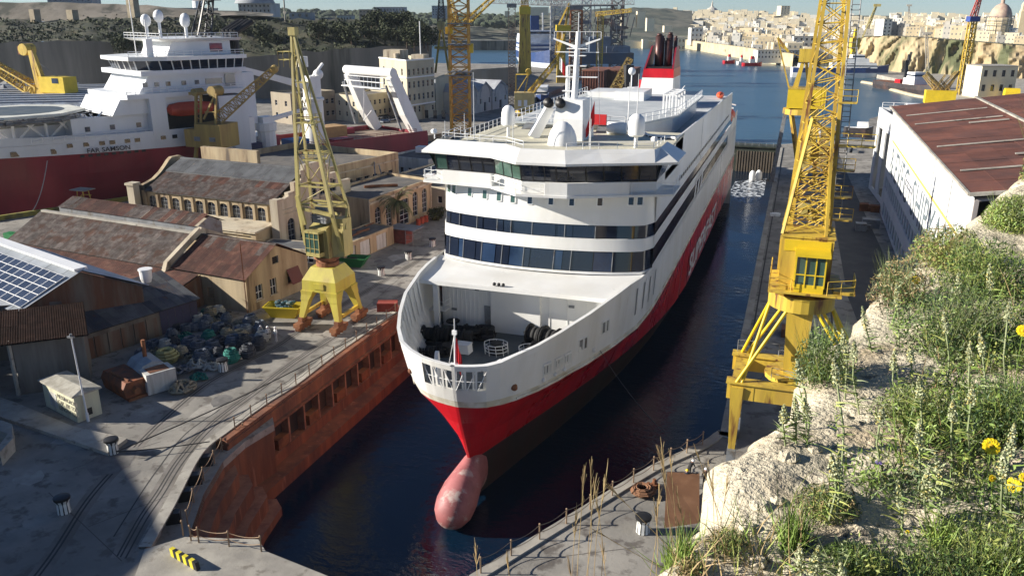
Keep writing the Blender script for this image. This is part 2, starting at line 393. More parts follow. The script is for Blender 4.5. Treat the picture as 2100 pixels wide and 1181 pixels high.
# window mullions over the six bow openings (bars seen through them)
mb=MB()
for sgn in (-1,1):
    for a,b in OPEN:
        zt=zrim(US[a])
        p=hpt(US[a],6.3); q=hpt(US[b],6.3); mb.tube((sgn*p[0],p[1]+.25,6.3),(sgn*q[0],q[1]+.25,6.3),.035,n=4)
        p=hpt(US[a],5.9); q=hpt(US[b],7.3); mb.tube((sgn*p[0],p[1]+.5,5.2),(sgn*q[0],q[1]+.3,7.4),.05,n=4)
mb.build('opening_bars',WHITE2,ferry)
# bulb
mb=MB(); rings=[]
for k,(y,r,zc,sx) in enumerate([(-2.4,.05,-5.9,1),(-2.3,.65,-5.9,1),(-1.95,1.2,-5.85,1),(-1.25,1.7,-5.75,.95),(-.3,2.0,-5.6,.92),(.9,2.15,-5.3,.83),(2.4,2.2,-5.0,.68),(4.0,2.3,-4.8,.5),(6,2.3,-5.0,.4)]):
    rings.append([Vector((r*sx*math.cos(t),y,zc+r*math.sin(t))) for t in [2*math.pi*i/20 for i in range(20)]])
mb.loft(rings[::-1]); mb.build('bulbous_bow',PINK,ferry,smooth=True)
# ---- superstructure front and sides
def front(z):
    # plan outline of the house at height z (from the left side round the front to the right side)
    lean=(z-10)*.16; y0=23.3+lean; out=[]
    for x in (-12.5,-12.45,-12.2,-11.6,-10.4,-8.6,-6.2,-3.2,0,3.2,6.2,8.6,10.4,11.6,12.2,12.45,12.5):
        a=abs(x)/12.5; out.append(Vector((x,y0+2.6*a**2.2+ (1.8*max(0,(a-.9)/.1)**2),z)))
    return out
ZL=[(10.0,10.25,0),(10.25,12.5,1),(12.5,13.85,0),(13.85,15.3,1),(15.3,19.3,0)]
mb=MB(); mbg=MB()
for z0,z1,g in ZL:
    a,b=front(z0),front(z1)
    YA=[128 if z0<15 else 100][0]
    if g:
        # recess the band
        f=lambda v:v+Vector((-.12*v.x/12.5,.14,0))
        aa,bb=[f(v) for v in a],[f(v) for v in b]
        mbg.loft([aa,bb],closed=False)
        mb.loft([a,aa],closed=False); mb.loft([bb,b],closed=False)
        for s,i in ((-1,0),(1,-1)):
            ye=124 if z0<13 else 134
            p=aa[i].copy(); mbg.quad(*[Vector((s*12.49,y,z)) for y,z in ((p.y-.1,z0+(.35)),(ye-3,z0+.35),(ye,z1),(p.y-.1,z1))][::s])
    else: mb.loft([a,b],closed=False)
for s,i in ((-1,0),(1,-1)):
    ya=front(12)[i].y
    q=lambda y0,y1,z0,z1,x=12.5: mb.quad(*[Vector((s*x,y,z)) for y,z in ((y0,z0),(y1,z0),(y1,z1),(y0,z1))][::s])
    q(ya-.3,LEN,9.8,10.6); q(ya,LEN,12.5,13.9); q(ya+.3,122,15.3,19.9)
    q(124,LEN,10.6,12.5); q(134,LEN,13.9,15.3)
    q(122,128,15.3,19.9)
mb.build('superstructure',WHITE,ferry,smooth=True)
mbg.build('window_band',GLASS,ferry,smooth=True)
# panes and mullions of the two front bands
def fpt(x,z,off=0):
    a=abs(x)/12.5; y=23.3+(z-10)*.16+2.6*a**2.2+(1.8*max(0,(a-.9)/.1)**2); return Vector((x,y+off,z))
random.seed(3)
xs=[-11.6,-10.9,-9.6,-8.9,-7.2,-6.4,-4.6,-3.8,-2.9,-1.2,-.4,2.3,3.3,4.2,6.6,8.6]
pan=[]
for (zz0,zz1) in ((10.32,12.4),(13.92,15.2)):
    for i,(a,b) in enumerate(zip(xs,xs[1:])):
        if i%3==2 and zz0>13: continue
        mb=MB(); w=.06
        P=[fpt(a+w,zz0,.07),fpt(b-w,zz0,.07),fpt(b-w,zz1,.07),fpt(a+w,zz1,.07)]
        mb.quad(*P); mb.quad(*[p+Vector((0,.04,0)) for p in P[::-1]])
        mb.build('window_pane',[GLASSB if (i*7+int(zz0))%3==0 else GLASS][0],ferry)
mb=MB()
for i,a in enumerate(xs):
    for (z0,z1) in ((10.3,12.45),(13.9,15.25)):
        if (i+int(z0))%2: mb.bar(fpt(a,z0,.05),fpt(a,z1,.05),.07,.07)
mb.build('mullions',STEEL,ferry)
# portholes row
for x,z in [(-11.3,17.9),(-10.55,17.9),(-8.3,17.85),(-6.3,17.8),(-4.5,17.75),(-2.8,17.7),(-.8,17.7),(1.6,17.8),(3.9,17.8),(6.9,17.9),(10.1,18),(11.0,18)]:
    mb=MB(); w,h=.32,.5
    P=lambda dx,dz,o: fpt(x+dx,z+dz,o)
    mb.mat(0)
    for (dx,dz,ex,ez) in ((-w,-h,w,-h),(w,-h,w,h),(w,h,-w,h),(-w,h,-w,-h)): mb.bar(P(dx,dz,-.02),P(ex,ez,-.02),.13,.08)
    f=mb.build('window',WHITE2,ferry)
    mb=MB(); mb.quad(P(-w,-h,-.03),P(w,-h,-.03),P(w,h,-.03),P(-w,h,-.03)); mb.build('pane',GLASS if x>-2 else GLASSG,f)
# ---- bridge
def offs(P,dy,k=1.0): return [(x*k,y+dy) for x,y in P]
BR=[(-13.6,25.3),(-5.1,24.2),(-1.3,21.4),(4.0,21.8),(12.6,25.6),(14.6,26.6)]
WB=[(-12.6,26.2),(-5.2,25.6),(-1.2,22.7),(3.9,23.1),(12.6,26.9)]
def wall(mb,P,z0,z1,lean=0,Q=None):
    for a,b in zip(P,P[1:]):
        mb.quad((a[0],a[1],z0),(b[0],b[1],z0),(b[0],b[1]-lean,z1),(a[0],a[1]-lean,z1))
mb=MB(); back=[(12.6,33),(-12.6,33)]
mb.prism(WB+back,18.9,20.15); 
# balcony slab with walkway lip
BAL=[(-13.8,25.0),(-5.2,24.0),(-1.3,20.9),(4.2,21.4),(12.8,25.3),(14.6,26.2)]
mb.prism(BAL+[(14.6,31),(-13.8,31)],18.75,19.0)
low=[(x,y+.1) for x,y in BAL]
mb.prism([(-11.2,24.7),(-5.2,24.1),(-4.9,24.35),(-11.2,24.95)],19.0,20.35)
mb.prism([(1.8,21.3),(4.2,21.5),(10.2,24.3),(10.1,24.6),(4.1,21.85),(1.8,21.6)],19.0,20.35)
mb.build('bridge_deck',WHITE,ferry)
mb=MB()
for i,(a,b) in enumerate(zip(WB,WB[1:])):
    A,B=Vector((*a,20.15)),Vector((*b,20.15)); up=Vector((0,-.65,2.1))
    n=[5,3,4,5][i]
    for k in range(n):
        p,q=A.lerp(B,(k+.03)/n),A.lerp(B,(k+.97)/n)
        m2=MB(); m2.quad(p,q,q+up,p+up); m2.quad(*[v+Vector((0,.04,0)) for v in (p+up,q+up,q,p)])
        m2.build('bridge_window',GLASSG if (i==1 or (i==0 and k==0)) else GLASS,ferry)
        mb.bar(p,p+up,.1,.1)
    mb.bar(B,B+up,.1,.1); mb.bar(A,B,.1,.12); 
A=Vector((-12.6,26.2,20.15))
m2=MB(); m2.quad((-12.6,33,20.15),(-12.6,26.2,20.15),(-13.3,25.5,22.25),(-13.3,33,22.25)); m2.build('bridge_window',GLASSG,ferry)
m2=MB(); m2.quad((12.6,26.9,20.15),(12.6,33,20.15),(13.3,33,22.25),(13.3,26.2,22.25)); m2.build('bridge_window',GLASS,ferry)
mb.build('bridge_window_frame',BLACK,ferry)
# roof: outer edge low, inner edge higher
UP=[(-12.6,26.6),(-4.2,25.4),(-1.4,22.8),(3.4,23.2),(6.6,24.9),(12.2,26.9),(12.6,28.5)]
BR7=[(-14.0,25.3),(-5.1,24.0),(-1.3,21.0),(4.0,21.4),(7.6,23.1),(12.6,25.2),(14.8,26.4)]
mb=MB()
for i in range(len(BR7)-1):
    a,b,c,d_=BR7[i],BR7[i+1],UP[i+1],UP[i]
    mb.quad((*a,22.35),(*b,22.35),(*c,23.5),(*d_,23.5))
    mb.quad((*a,22.1),(*b,22.1),(*b,22.35),(*a,22.35))
mb.quad((-14,25.3,22.35),(-12.6,26.6,23.5),(-12.6,33,23.5),(-14,33,22.35)); mb.quad((14.8,26.4,22.35),(14.8,33,22.35),(12.6,33,23.5),(12.6,28.5,23.5))
mb.sheet([(x,y) for x,y in BR7]+[(14.8,33),(-14,33)],22.1)
mb.quad((-14,25.3,22.1),(-14,25.3,22.35),(-14,33,22.35),(-14,33,22.1)); mb.quad((14.8,33,22.1),(14.8,33,22.35),(14.8,26.4,22.35),(14.8,26.4,22.1))
mb.build('bridge_roof',WHITE,ferry)
mb=MB(); mb.prism(UP+[(12.6,48),(-12.6,48)],22.2,22.5); mb.build('upper_deck',CREAMDECK,ferry)
mb=MB()
mb.box(-12.5,12.5,33,48,19.0,22.2)
mb.prism([(-12.55,UP[0][1]+.2),(-4.2,25.7),(-1.4,23.1),(3.4,23.5),(6.6,25.2),(12.2,27.1),(12.2,27.3),(6.5,25.4),(3.3,23.7),(-1.4,23.35),(-4.1,25.95),(-12.5,26.95)],22.5,23.45)
mb.build('coaming',WHITE,ferry)
# rails over the bridge roof
mb=MB()
def rl(P,z,h=.95): mb.rail([Vector((x,y,z)) for x,y in P],h,.035,1.6)
rl([(-12.3,33),(-12.3,27.4),(-4.1,26.2),(-1.3,23.7)],23.45,.7)
rl([(3.4,23.9),(6.5,25.6),(12.0,27.5),(12.3,33)],23.45,.7)
rl([(-13.6,25.2),(-11.4,24.9)],19.0,1.2); rl([(-5.1,24.1),(-1.3,21.1),(1.8,21.35)],19.0,1.2); rl([(10.4,24.5),(12.8,25.5),(14.5,26.4),(14.5,31)],19.0,1.2); rl([(-13.7,25.2),(-13.7,31)],19,1.2)
mb.build('railing',WHITE2,ferry)
# ---- plate over the mooring deck, bulkhead
hb18=hpt(17.3,9.8)[0]-.25; hb24=12.3
mb=MB()
mb.add([(-hb18,17.6,9.55),(hb18,17.6,9.55),(hb24,26,9.98),(-hb24,26,9.98),(-hb18,17.6,9.1),(hb18,17.6,9.1),(hb24,26,9.5),(-hb24,26,9.5)],[(0,1,2,3),(4,5,1,0),(7,6,5,4),(5,6,2,1),(7,4,0,3)])
mb.build('house_front_deck',WHITE,ferry)
mb=MB(); mb.mat(0)
mb.box(-9.5,9.2,20.5,20.8,3.4,9.25)
mb.box(-10.6,-9.5,23,23.2,3.4,9.25); mb.box(9.2,10.6,23,23.2,3.4,9.25)
mb.box(-9.5,-9.3,20.8,23,3.4,9.2); mb.box(9.0,9.2,20.8,23,3.4,9.2)
for x in (-9.2,9.2): mb.box(x-.3,x+.3,18.3,18.7,3.4,9.3)
for i in range(18): mb.box(-9.2+i*.5,-9.16+i*.5,20.44,20.5,3.5,9.2)
mb.box(-3.6,2.1,20.2,20.5,3.4,8.7)
for x in (3.1,5.1,7.2): mb.box(x-.03,x+.03,20.44,20.5,3.4,9.1)
mb.build('bulkhead',WHITE,ferry)
mb=MB()
for x,z,w in ((-5.2,8.1,.25),(5.6,7.3,.3),(5.2,4.9,.12),(-8,5.5,.3),(6.9,4.8,.1)): mb.box(x-w,x+w,20.3,20.44,z-.12,z+.12)
mb.box(-4.4,-3.7,20.36,20.44,3.5,6.3)
mb.build('bulkhead_fittings',STEEL,ferry)
mb=MB()
for x in (-.9,-.4,.1): mb.ball((x-1.2,17.9,9.8),.2,8,6)
mb.build('fender_balls',BLACK,ferry)
# mooring deck machinery
def winch(x,y,s=1,rz=0):
    w=bpy.data.objects.new('mooring_winch',None); C.objects.link(w); w.parent=ferry; w.location=(x,y,3.4); w.rotation_euler=(0,0,rz); w.scale=(s,)*3
    mb=MB()
    for i,(xx,r,l) in enumerate(((-1.8,.75,1.2),(-.2,.85,1.3),(1.5,.7,1.1))):
        n=14
        for k in range(3):
            mb.tube((xx-l/2+l*k/3+.02,0,1.0),(xx-l/2+l*(k+.8)/3,0,1.0),r*(.9+.1*random.random()),n=n)
        mb.tube((xx-l/2-.08,0,1.0),(xx-l/2,0,1.0),r*1.25,n=n); mb.tube((xx+l/2,0,1.0),(xx+l/2+.08,0,1.0),r*1.25,n=n)
    mb.build('rope_drum',BLACKROPE,w,True)
    mb=MB(); mb.box(-2.8,2.5,-.8,.8,0,.35); mb.box(2.3,3.0,-.5,.5,0,1.6); mb.box(-.95,-.8,-.7,.7,0,1.5); mb.tube((-3,0,1),(3.4,0,1),.12,n=8)
    mb.build('winch_frame',BLACK,w)
winch(-6.7,15.2,1,.1); winch(-4.6,17.6,.8,.1); winch(4.6,17.4,1.2,-.25); winch(5.2,14.3,.85,-.45); winch(-6.2,11.6,.6,.5)
mb=MB()
random.seed(5)
for (cx,cy,n) in ((-3.4,17.8,9),(-5.6,13.4,7),(5.3,17.3,8),(-6.8,18.5,6)):
    for k in range(n):
        r=.3+.5*random.random(); x=cx+random.uniform(-.9,.9); y=cy+random.uniform(-.8,.8); z=3.4+random.random()*1.2
        mb.lathe([(r,z),(r*1.1,z+.1),(r,z+.22),(r*.7,z+.25)],(x,y,0),10)
mb.build('rope_pile',BLACKROPE,ferry)
mb=MB(); mb.box(-4.5,-3.0,12.9,14.0,3.5,4.4); mb.box(-4.55,-2.95,12.85,14.05,4.4,4.52); mb.build('deck_locker',WHITE2,ferry)
for cx in (-.6,3.2):
    mb=MB(); P=[Vector((cx+1.25*math.cos(t),14.6+1.1*math.sin(t),3.4)) for t in [math.pi*.0+i*2*math.pi/10 for i in range(11)]]
    mb.rail(P,1.1,.04,3,3); mb.build('drum_guard_rail',WHITE2,ferry)
    mb=MB(); mb.lathe([(.9,3.4),(.9,3.9),(.5,4.0),(.5,4.4),(.65,4.5)],(cx,14.7,0),12); mb.build('capstan',BLACK,ferry)
# walkway ledges and fixed ladders on the inner sides
mb=MB()
for sx in (-1,1):
    mb.box(min(sx*8.4,sx*10.9),max(sx*8.4,sx*9.8),18.9,20.3,5.6,5.7); mb.rail([Vector((sx*9.7,18.7,5.7)),Vector((sx*8.4,18.7,5.7)),Vector((sx*8.4,20.3,5.7))],1.1,.035,1.2)
mb.build('side_platform',WHITE2,ferry)
# panama brackets near the stem
for sx,x in ((-1,-3.0),(1,3.4)):
    mb=MB(); mb.T=Matrix.Translation((x,4.9,3.4))@Matrix.Rotation(-.25*sx,4,'Z')
    mb.add([(0,-1.0,0),(0,1.0,0),(0,1.0,2.9),(0,.75,3.4),(0,.3,3.4),(0,-1.0,1.6),(.35*-sx,-1.0,0),(.35*-sx,1.0,0),(.35*-sx,1.0,2.9),(.35*-sx,.75,3.4),(.35*-sx,.3,3.4),(.35*-sx,-1.0,1.6)],[(0,1,2,3,4,5),(11,10,9,8,7,6),(0,5,11,6),(5,4,10,11),(4,3,9,10),(3,2,8,9),(2,1,7,8)])
    mb.build('bow_bracket',WHITE2,ferry)
mb=MB(); mb.tube((0,2.3,3.4),(0,2.3,10.2),.16,.09,n=8); mb.tube((0,2.3,10.2),(0,2.3,11.6),.05,n=5); mb.box(-.5,.5,2.1,2.5,7.2,7.3); mb.path([(-.6,2.3,7.2),(0,2.3,10.2)],.03); mb.box(-.2,.2,2.15,2.4,10.1,10.5); mb.build('bow_flagpole',WHITE2,ferry)
def flag(name,parent,o,w,h,cols,vert=False,drop=.25):
    mb=MB(); n=8
    for c in range(2):
        mb.mat(c)
        for i in range(n//2):
            k=i+c*n//2
            def P(k,v): return Vector((o[0]+k*w/n,o[1]+.12*math.sin(k*1.1),o[2]-v*h-drop*k*.25-.04*k*k*drop))
            mb.quad(P(k,1),P(k+1,1),P(k+1,0),P(k,0))
    return mb.build(name,cols,parent,True)
FRED=M('red_flag_cloth',(.55,.015,.02),.8,var=.1)
flag('bow_flag',ferry,(.1,2.3,9.8),.55,2.2,[FRED,FRED],drop=.5)
# hull side fittings, starboard of the picture
mb=MB(); mbd=MB()
def hp(u,z,off=.0):
    hb,y=hpt(u,z); return Vector((hb+off,y,z))
for u in (6.3,7.9,9.3):
    a,b=hp(u,4.9,.03),hp(u+1.0,4.9,.03); c,d_=hp(u+1.0,6.2,.03),hp(u,6.2,.03)
    mb.bar(a,b,.15);mb.bar(b,c,.15);mb.bar(c,d_,.2);mb.bar(d_,a,.15); mb.tube(a.lerp(b,.3)+Vector((0,0,.1)),d_.lerp(c,.3),.12); mb.tube(a.lerp(b,.7),d_.lerp(c,.7),.12); mb.ball(a-Vector((0,0,.35)),.22,8,6)
    mbd.quad(a,b,c,d_)
for u,z in ((11.6,6.3),(15.6,6.9)):
    a,b,c,d_=hp(u,z-.6,.03),hp(u+1.3,z-.6,.03),hp(u+1.3,z+.8,.03),hp(u,z+.8,.03)
    for p,q in ((a,b),(b,c),(c,d_),(d_,a)): mb.bar(p,q,.12)
    mbd.quad(a,b,c,d_); mb.bar(a.lerp(b,.5),d_.lerp(c,.5),.3,.1)
for u in (23,25.4,27.8,30.6):
    a,b,c,d_=hp(u,6.0,.03),hp(u+.35,6.0,.03),hp(u+.35,9.2,.03),hp(u,9.2,.03); mbd.quad(a,b,c,d_)
a=hp(14.1,5.0,.1); mb.ball(a,.28,8,6)
mb.build('fairlead',WHITE,ferry); mbd.build('hull_opening',STEEL,ferry)
mb=MB(); mb.ball(hpt(2.2,5.6)[0]*Vector((-1,0,0))+Vector((-.02,hpt(2.2,5.6)[1],5.6)),.25,8,6); mb.ball(Vector((hpt(3.0,5.0)[0],hpt(3.0,5.0)[1],5.0)),.35,8,6); mb.build('hawse_pipe',RUST,ferry)
# fender belt along the knuckle
mb=MB()
for s in (-1,1):
    P=[Vector((s*(hpt(u,zb(u)+.35)[0]+.05),hpt(u,zb(u)+.35)[1],zb(u)+.3)) for u in US[9:]]
    for a,b in zip(P,P[1:]): mb.bar(a,b,.16,.2)
mb.build('rubbing_strake',BEIGE,ferry)
# name on the side, slot windows
text('SUPERFAST','side_lettering',WHITE2,ferry,(12.62,64,-1.7),(R(90),0,R(90)),4.5,.02,.25,1.85,offset=.09)
mb=MB()
for s in (1,):
    x=12.54
    mb.quad((x,76,5.6),(x,101,5.9),(x,106,7.9),(x,81,7.9)); 
    for i in range(38): mb.quad((x,46+i*2.0,16.55),(x,47.3+i*2.0,16.55),(x,47.3+i*2.0,17.0),(x,46+i*2.0,17.0))
    mb.quad((x,62,10.7),(x,62,10.7),(x,100,12.4),(x,70,12.4))
mb.build('side_windows',BLACKB,ferry)
mb=MB()
for i,y in enumerate((64,68,72)):
    mb.add([(12.6,y,9.9+.2),(12.6,y+1.6,10.1),(12.6,y+4.0,13.4),(12.6,y+2.6,13.4)],[(0,1,2,3)])
mb.build('side_logo',WHITE2,ferry)
# ---- upper works
mb=MB(); mb.box(-12.4,12.4,48,127.9,15.4,19.95); mb.box(-12.4,12.4,128,LEN-.1,10,11.45); mb.build('upper_block',WHITE,ferry)
mb=MB(); mb.box(-12.4,12.4,48.0,127.9,20.0,20.2); mb.build('grey_deck',DECKGREY,ferry)
mb=MB(); mb.box(-12.5,12.5,130,LEN,11.5,11.7); mb.build('aft_deck',DECKGREY,ferry)
# central raised house with sloping dark front
mb=MB()
PL=[(-10.5,48),(4.8,48),(9.0,62),(9.0,92),(-10.5,92)]
mb.prism(PL,20.2,23.0); mb.build('raised_house',WHITE,ferry)
mb=MB(); mb.prism([(-11.2,47),(5.2,47),(10.0,61.5),(10.0,93),(-11.2,93)],23.0,23.25); mb.build('raised_deck',DECKGREY,ferry)
mb=MB()
mb.rail([Vector(p) for p in ((-11,92,23.25),(-11,47.2,23.25),(5,47.2,23.25),(9.8,61.6,23.25),(9.8,92,23.25))],1.1,.04,1.8)
mb.rail([Vector(p) for p in ((-12.3,33,22.5),(-12.3,47.8,22.5))],1.1,.04,1.5)
mb.build('railing',WHITE2,ferry)
for x in (-8.5,1.6):
    mb=MB()
    for i in range(9): mb.box(x,x+1.9,45.0+i*.3,45.28+i*.3,20.4+2.1+i*.09-.1,22.5+(i+1)*.09)
    mb.T=None; mb.build('deck_stairs',STEEL,ferry)
mb=MB(); mb.box(-.6,2.6,46.6,47.0,23.3,24.6); mb.build('life_raft_box',FRED,ferry)
mb=MB()
for x in (-2.6,3.4): mb.tube((x,44,23.3),(x+2.4,44,23.3),.75,n=12)
mb.build('ventilation_drum',WHITE2,ferry,True)
# mast house and main mast
mb=MB(); 
mb.loft([[Vector((x*k,39+y*k2+dy,z)) for x,y in ((-1.9,-2.2),(1.9,-2.2),(2.2,2.4),(-2.2,2.4))] for k,k2,dy,z in ((1,1,0,22.5),(.95,.95,.2,25),(.8,.8,.8,27.2))])
mb.build('mast_house',WHITE,ferry)
mb=MB(); mb.ball((.3,33.6,22.5),1.75,16,10,rz=2.7,z0=0); mb.build('radome',WHITE2,ferry,True)
mb=MB(); mb.tube((0,40,27),(.2,40.4,35.0),.42,.3,n=10); mb.tube((.2,40.4,35),(.2,40.4,37.2),.06,n=5)
mb.tube((-1.0,40.4,27.2),(-1,40.4,31),.28,n=8)
for z,w in ((28.0,1.6),(29.7,2.4),(31.0,1.0),(32.2,.9),(33.0,1.1)): mb.box(-w,w+.3,40.0,40.6,z,z+.12)
for s in (-1,1): mb.bar((0,40.4,33.2),(s*2.9,40.4,34.2),.14,.35,.1,.15)
mb.rail([Vector((-2.8,40.4,34.2)),Vector((3,40.4,34.2))],.8,.03,.9,1); mb.box(-2.6,2.8,40.35,40.5,32.6,32.7)
mb.path([(2.6,40.4,34.1),(2.8,42,24)],.02,4)
mb.build('mast',WHITE2,ferry,True)
mb=MB()
for x in (-2.6,-1.1): mb.tube((x,38.3,26.6),(x+.1,37.0,26.9),.5,.62,n=12)
mb.build('horn',BLACK,ferry,True)
mb=MB()
for x,z0,z1 in ((-3.4,22.5,26.2),): mb.bar((x-1.3,38,z0),(x+.6,39,z1),1.4,1.2,1.1,1.0)
mb.build('exhaust_cowl',WHITE2,ferry)
flag('ensign_flag',ferry,(-2.1,40.4,32.1),.7,1.5,[WHITE2,FRED])
mb=MB(); mb.add([(3.0,38,27.2),(3.0,38.3,24.6),(2.2,38.2,22.9),(1.2,38,21.9),(1.9,38.3,23.6),(2.5,38,25.4)],[(0,5,1),(5,4,1),(1,4,2),(2,4,3)]); mb.build('long_flag',FRED,ferry)
# radomes on posts, whips, lamps
for x,y,zb_,r,h in ((-7.9,38,22.5,.85,2.2),(8.9,34,22.5,.95,2.4)):
    mb=MB(); mb.tube((x,y,zb_),(x,y,zb_+1.4),.22,n=8); mb.lathe([(r*.8,zb_+1.3),(r,zb_+1.5),(r,zb_+2.9),(r*.85,zb_+3.4),(r*.45,zb_+3.75),(.02,zb_+3.85)],(x,y,0),16); mb.build('satellite_dome',WHITE2,ferry,True)
mb=MB()
for x,y,z,h in ((-9.0,29,23.3,7.5),(-4.6,30,22.5,3.6),(3.7,33,22.5,6.5),(8.9,34,26.2,4.5),(-12.2,28,23.4,2.0),(6,44,23,6),(5.4,47,23,4),(4.3,31,22.5,3.4),(-12.6,35,22.5,3)):
    mb.tube((x,y,z),(x,y,z+h),.06,.03,n=5)
mb.build('whip_antenna',WHITE2,ferry)
mb=MB()
for x,y,z in ((-13,26.8,23.5),(12,27.8,23.6)): mb.tube((x,y,z),(x,y,z+.6),.08); mb.tube((x-.2,y,z+.8),(x+.2,y-.3,z+.9),.28,n=10)
mb.build('searchlight',WHITE2,ferry)
# glass wind screen
mb=MB(); mbf=MB()
SCR=[(3.0,46.5),(7.5,45.5),(8.8,43),(12.4,41.2)]
for a,b in zip(SCR,SCR[1:]):
    A,B=Vector((*a,20.2)),Vector((*b,20.2)); n=max(3,int((B-A).length/1.1)); up=Vector((0,0,2.6))
    for k in range(n):
        m2=MB(); p,q=A.lerp(B,(k+.04)/n),A.lerp(B,(k+.96)/n); m2.quad(p,q,q+up,p+up); m2.quad(p+up,q+up,q,p); m2.build('screen_pane',GLASSB,ferry); mbf.bar(A.lerp(B,k/n),A.lerp(B,k/n)+up,.08)
    mbf.bar(A+up,B+up,.12,.25)
mbf.build('screen_frame',WHITE2,ferry)
mb=MB(); mb.add([(12.5,41.2,19.9),(12.5,127.8,19.9),(12.5,127.8,21.0),(12.5,47,22.6),(12.5,41.2,22.8),(12.3,41.2,19.9),(12.3,127.8,19.9),(12.3,127.8,21.0),(12.3,47,22.6),(12.3,41.2,22.8)],[(0,1,2,3,4),(9,8,7,6,5),(4,3,8,9),(3,2,7,8),(0,4,9,5)])
mb.add([(-12.3,47.8,19.9),(-12.3,127.8,19.9),(-12.3,127.8,21.0),(-12.3,47.8,22.0),(-12.5,47.8,19.9),(-12.5,127.8,19.9),(-12.5,127.8,21.0),(-12.5,47.8,22.0)],[(0,1,2,3),(7,6,5,4),(3,2,6,7)])
mb.build('side_screen',WHITE,ferry)
# pool-deck house, stanchion frame, sign
mb=MB(); mb.box(-3.4,1.6,80,88,23.25,24.7); mb.box(-9,-4,84,92,23.25,24.2); mb.build('deckhouse',WHITE,ferry)
mb=MB()
for i in range(4): mb.bar((7.6,62+i*3,23.25),(7.6,62+i*3,26.0),.25); mb.bar((9.4,62+i*3,23.25),(9.4,62+i*3,26.0),.25); mb.bar((7.6,62+i*3,26),(9.4,62+i*3,26),.2)
mb.bar((7.6,62,26),(7.6,71,26),.2); mb.bar((9.4,62,26),(9.4,71,26),.2); mb.build('pergola',WHITE2,ferry)
SIGN=M('purple_sign',(.3,.16,.28),.6,(.75,.7,.7),.5,3,var=.1)
mb=MB(); mb.box(5.2,5.35,48.3,55,20.8,22.8); mb.T=None; mb.build('side_sign',SIGN,ferry)
# funnel
FY=104
mb=MB()
def fr(z,w,l,dy): return [Vector((.4+sx*w/2,FY+dy+sy*l/2,z)) for sx,sy in ((-1,-1),(1,-1),(1,1),(-1,1))]
mb.mat(0); mb.loft([fr(19.9,6.6,12,0),fr(25.6,5.9,9.5,1.8)]); mb.mat(1); mb.loft([fr(25.6,5.95,9.6,1.8),fr(27.2,5.7,9.0,2.2)])
mb.mat(2); mb.loft([fr(27.2,5.5,8.6,2.4),fr(27.5,5.5,8.6,2.4)])
for s in (-1,1):
    mb.mat(3); mb.loft([[Vector((.4+s*x,FY+y,z)) for x,y,z in ((2.8,-2.4,27.2),(2.8,6.6,27.2),(2.45,6.2,31.2),(2.45,3.0,31.2))],[Vector((.4+s*(x-.3),FY+y,z)) for x,y,z in ((2.8,-2.4,27.2),(2.8,6.6,27.2),(2.45,6.2,31.2),(2.45,3.0,31.2))]])
    mb.mat(2)
mb.build('funnel',[WHITE,RED,BLACK,REDD],ferry)
mb=MB(); PIPE=M('exhaust_pipe_copper',(.1,.05,.045),.4,metal=.5,var=.2)
for x,y,h,r in ((-.7,2.4,33.0,.75),(1.0,2.8,32.2,.65),(-.6,4.8,32.6,.6),(1.0,5,33.2,.6),(2.2,4.2,32.6,.35)):
    mb.tube((x+.2,FY+y,26),(x+.2,FY+y,h),r,n=12); mb.tube((x+.2,FY+y,h-.01),(x+.2,FY+y+.1,h+.4),r*.7,n=10)
mb.build('exhaust_pipe',PIPE,ferry,True)
mb=MB(); mb.tube((-3.6,96,20),(-3.6,96,27),.12); mb.ball((-3.6,96,27),.7,10,8); mb.bar((5,60+38,23),(6,60+38,24.5),.2); mb.build('sensor_post',WHITE2,ferry,True)
mb=MB(); text('HSF','funnel_lettering',M('blue_letter',(.05,.05,.2),.5),ferry,(3.95,FY-3,21.0),(R(90),R(-90),R(90)),1.6,.02)
# lifeboats aft
for y in (131,138):
    mb=MB(); mb.loft([[Vector((11.6+w*math.cos(t),y+dy,15.2+h*math.sin(t))) for t in [2*math.pi*i/10 for i in range(10)]] for dy,w,h in ((-3,.2,.4),(-2.4,.9,.9),(0,1.2,1.3),(2.2,1.0,1.0),(3,.2,.4))]); mb.build('lifeboat',ORANGE,ferry,True)
mb=MB()
for y in (128.5,134.5,141.5): mb.bar((10,y,11.5),(10,y,17.5),.35); mb.bar((10,y,17.5),(12.5,y,17),.3)
mb.build('davit',WHITE,ferry)
mb=MB(); mb.loft([[Vector((10.4+w*math.cos(t),122+dy,20.9+h*math.sin(t))) for t in [2*math.pi*i/10 for i in range(10)]] for dy,w,h in ((-2,.1,.2),(-1.5,.6,.5),(0,.8,.7),(1.4,.7,.6),(2,.1,.3))]); mb.build('rescue_boat',ORANGE,ferry,True)

# the bow plating follows a slightly fuller port shoulder
def csh(y,z):
    b=max(0,min(1,y/3)) if y<12 else max(0,1-(y-12)/13); return -.95*b*max(0,min(1,(z+2)/7))
def shear(o):
    me=o.data
    if me is None: o.location.x+=csh(o.location.y,4); return
    if me.get('sh'): return
    me['sh']=1
    if o.name.startswith('bow_flag'): o.location.x+=csh(2.3,8); return
    for v in me.vertices:
        if v.co.z<10.6 and v.co.y<25: v.co.x+=csh(v.co.y,v.co.z)
for o_ in kids(ferry):
    shear(o_)
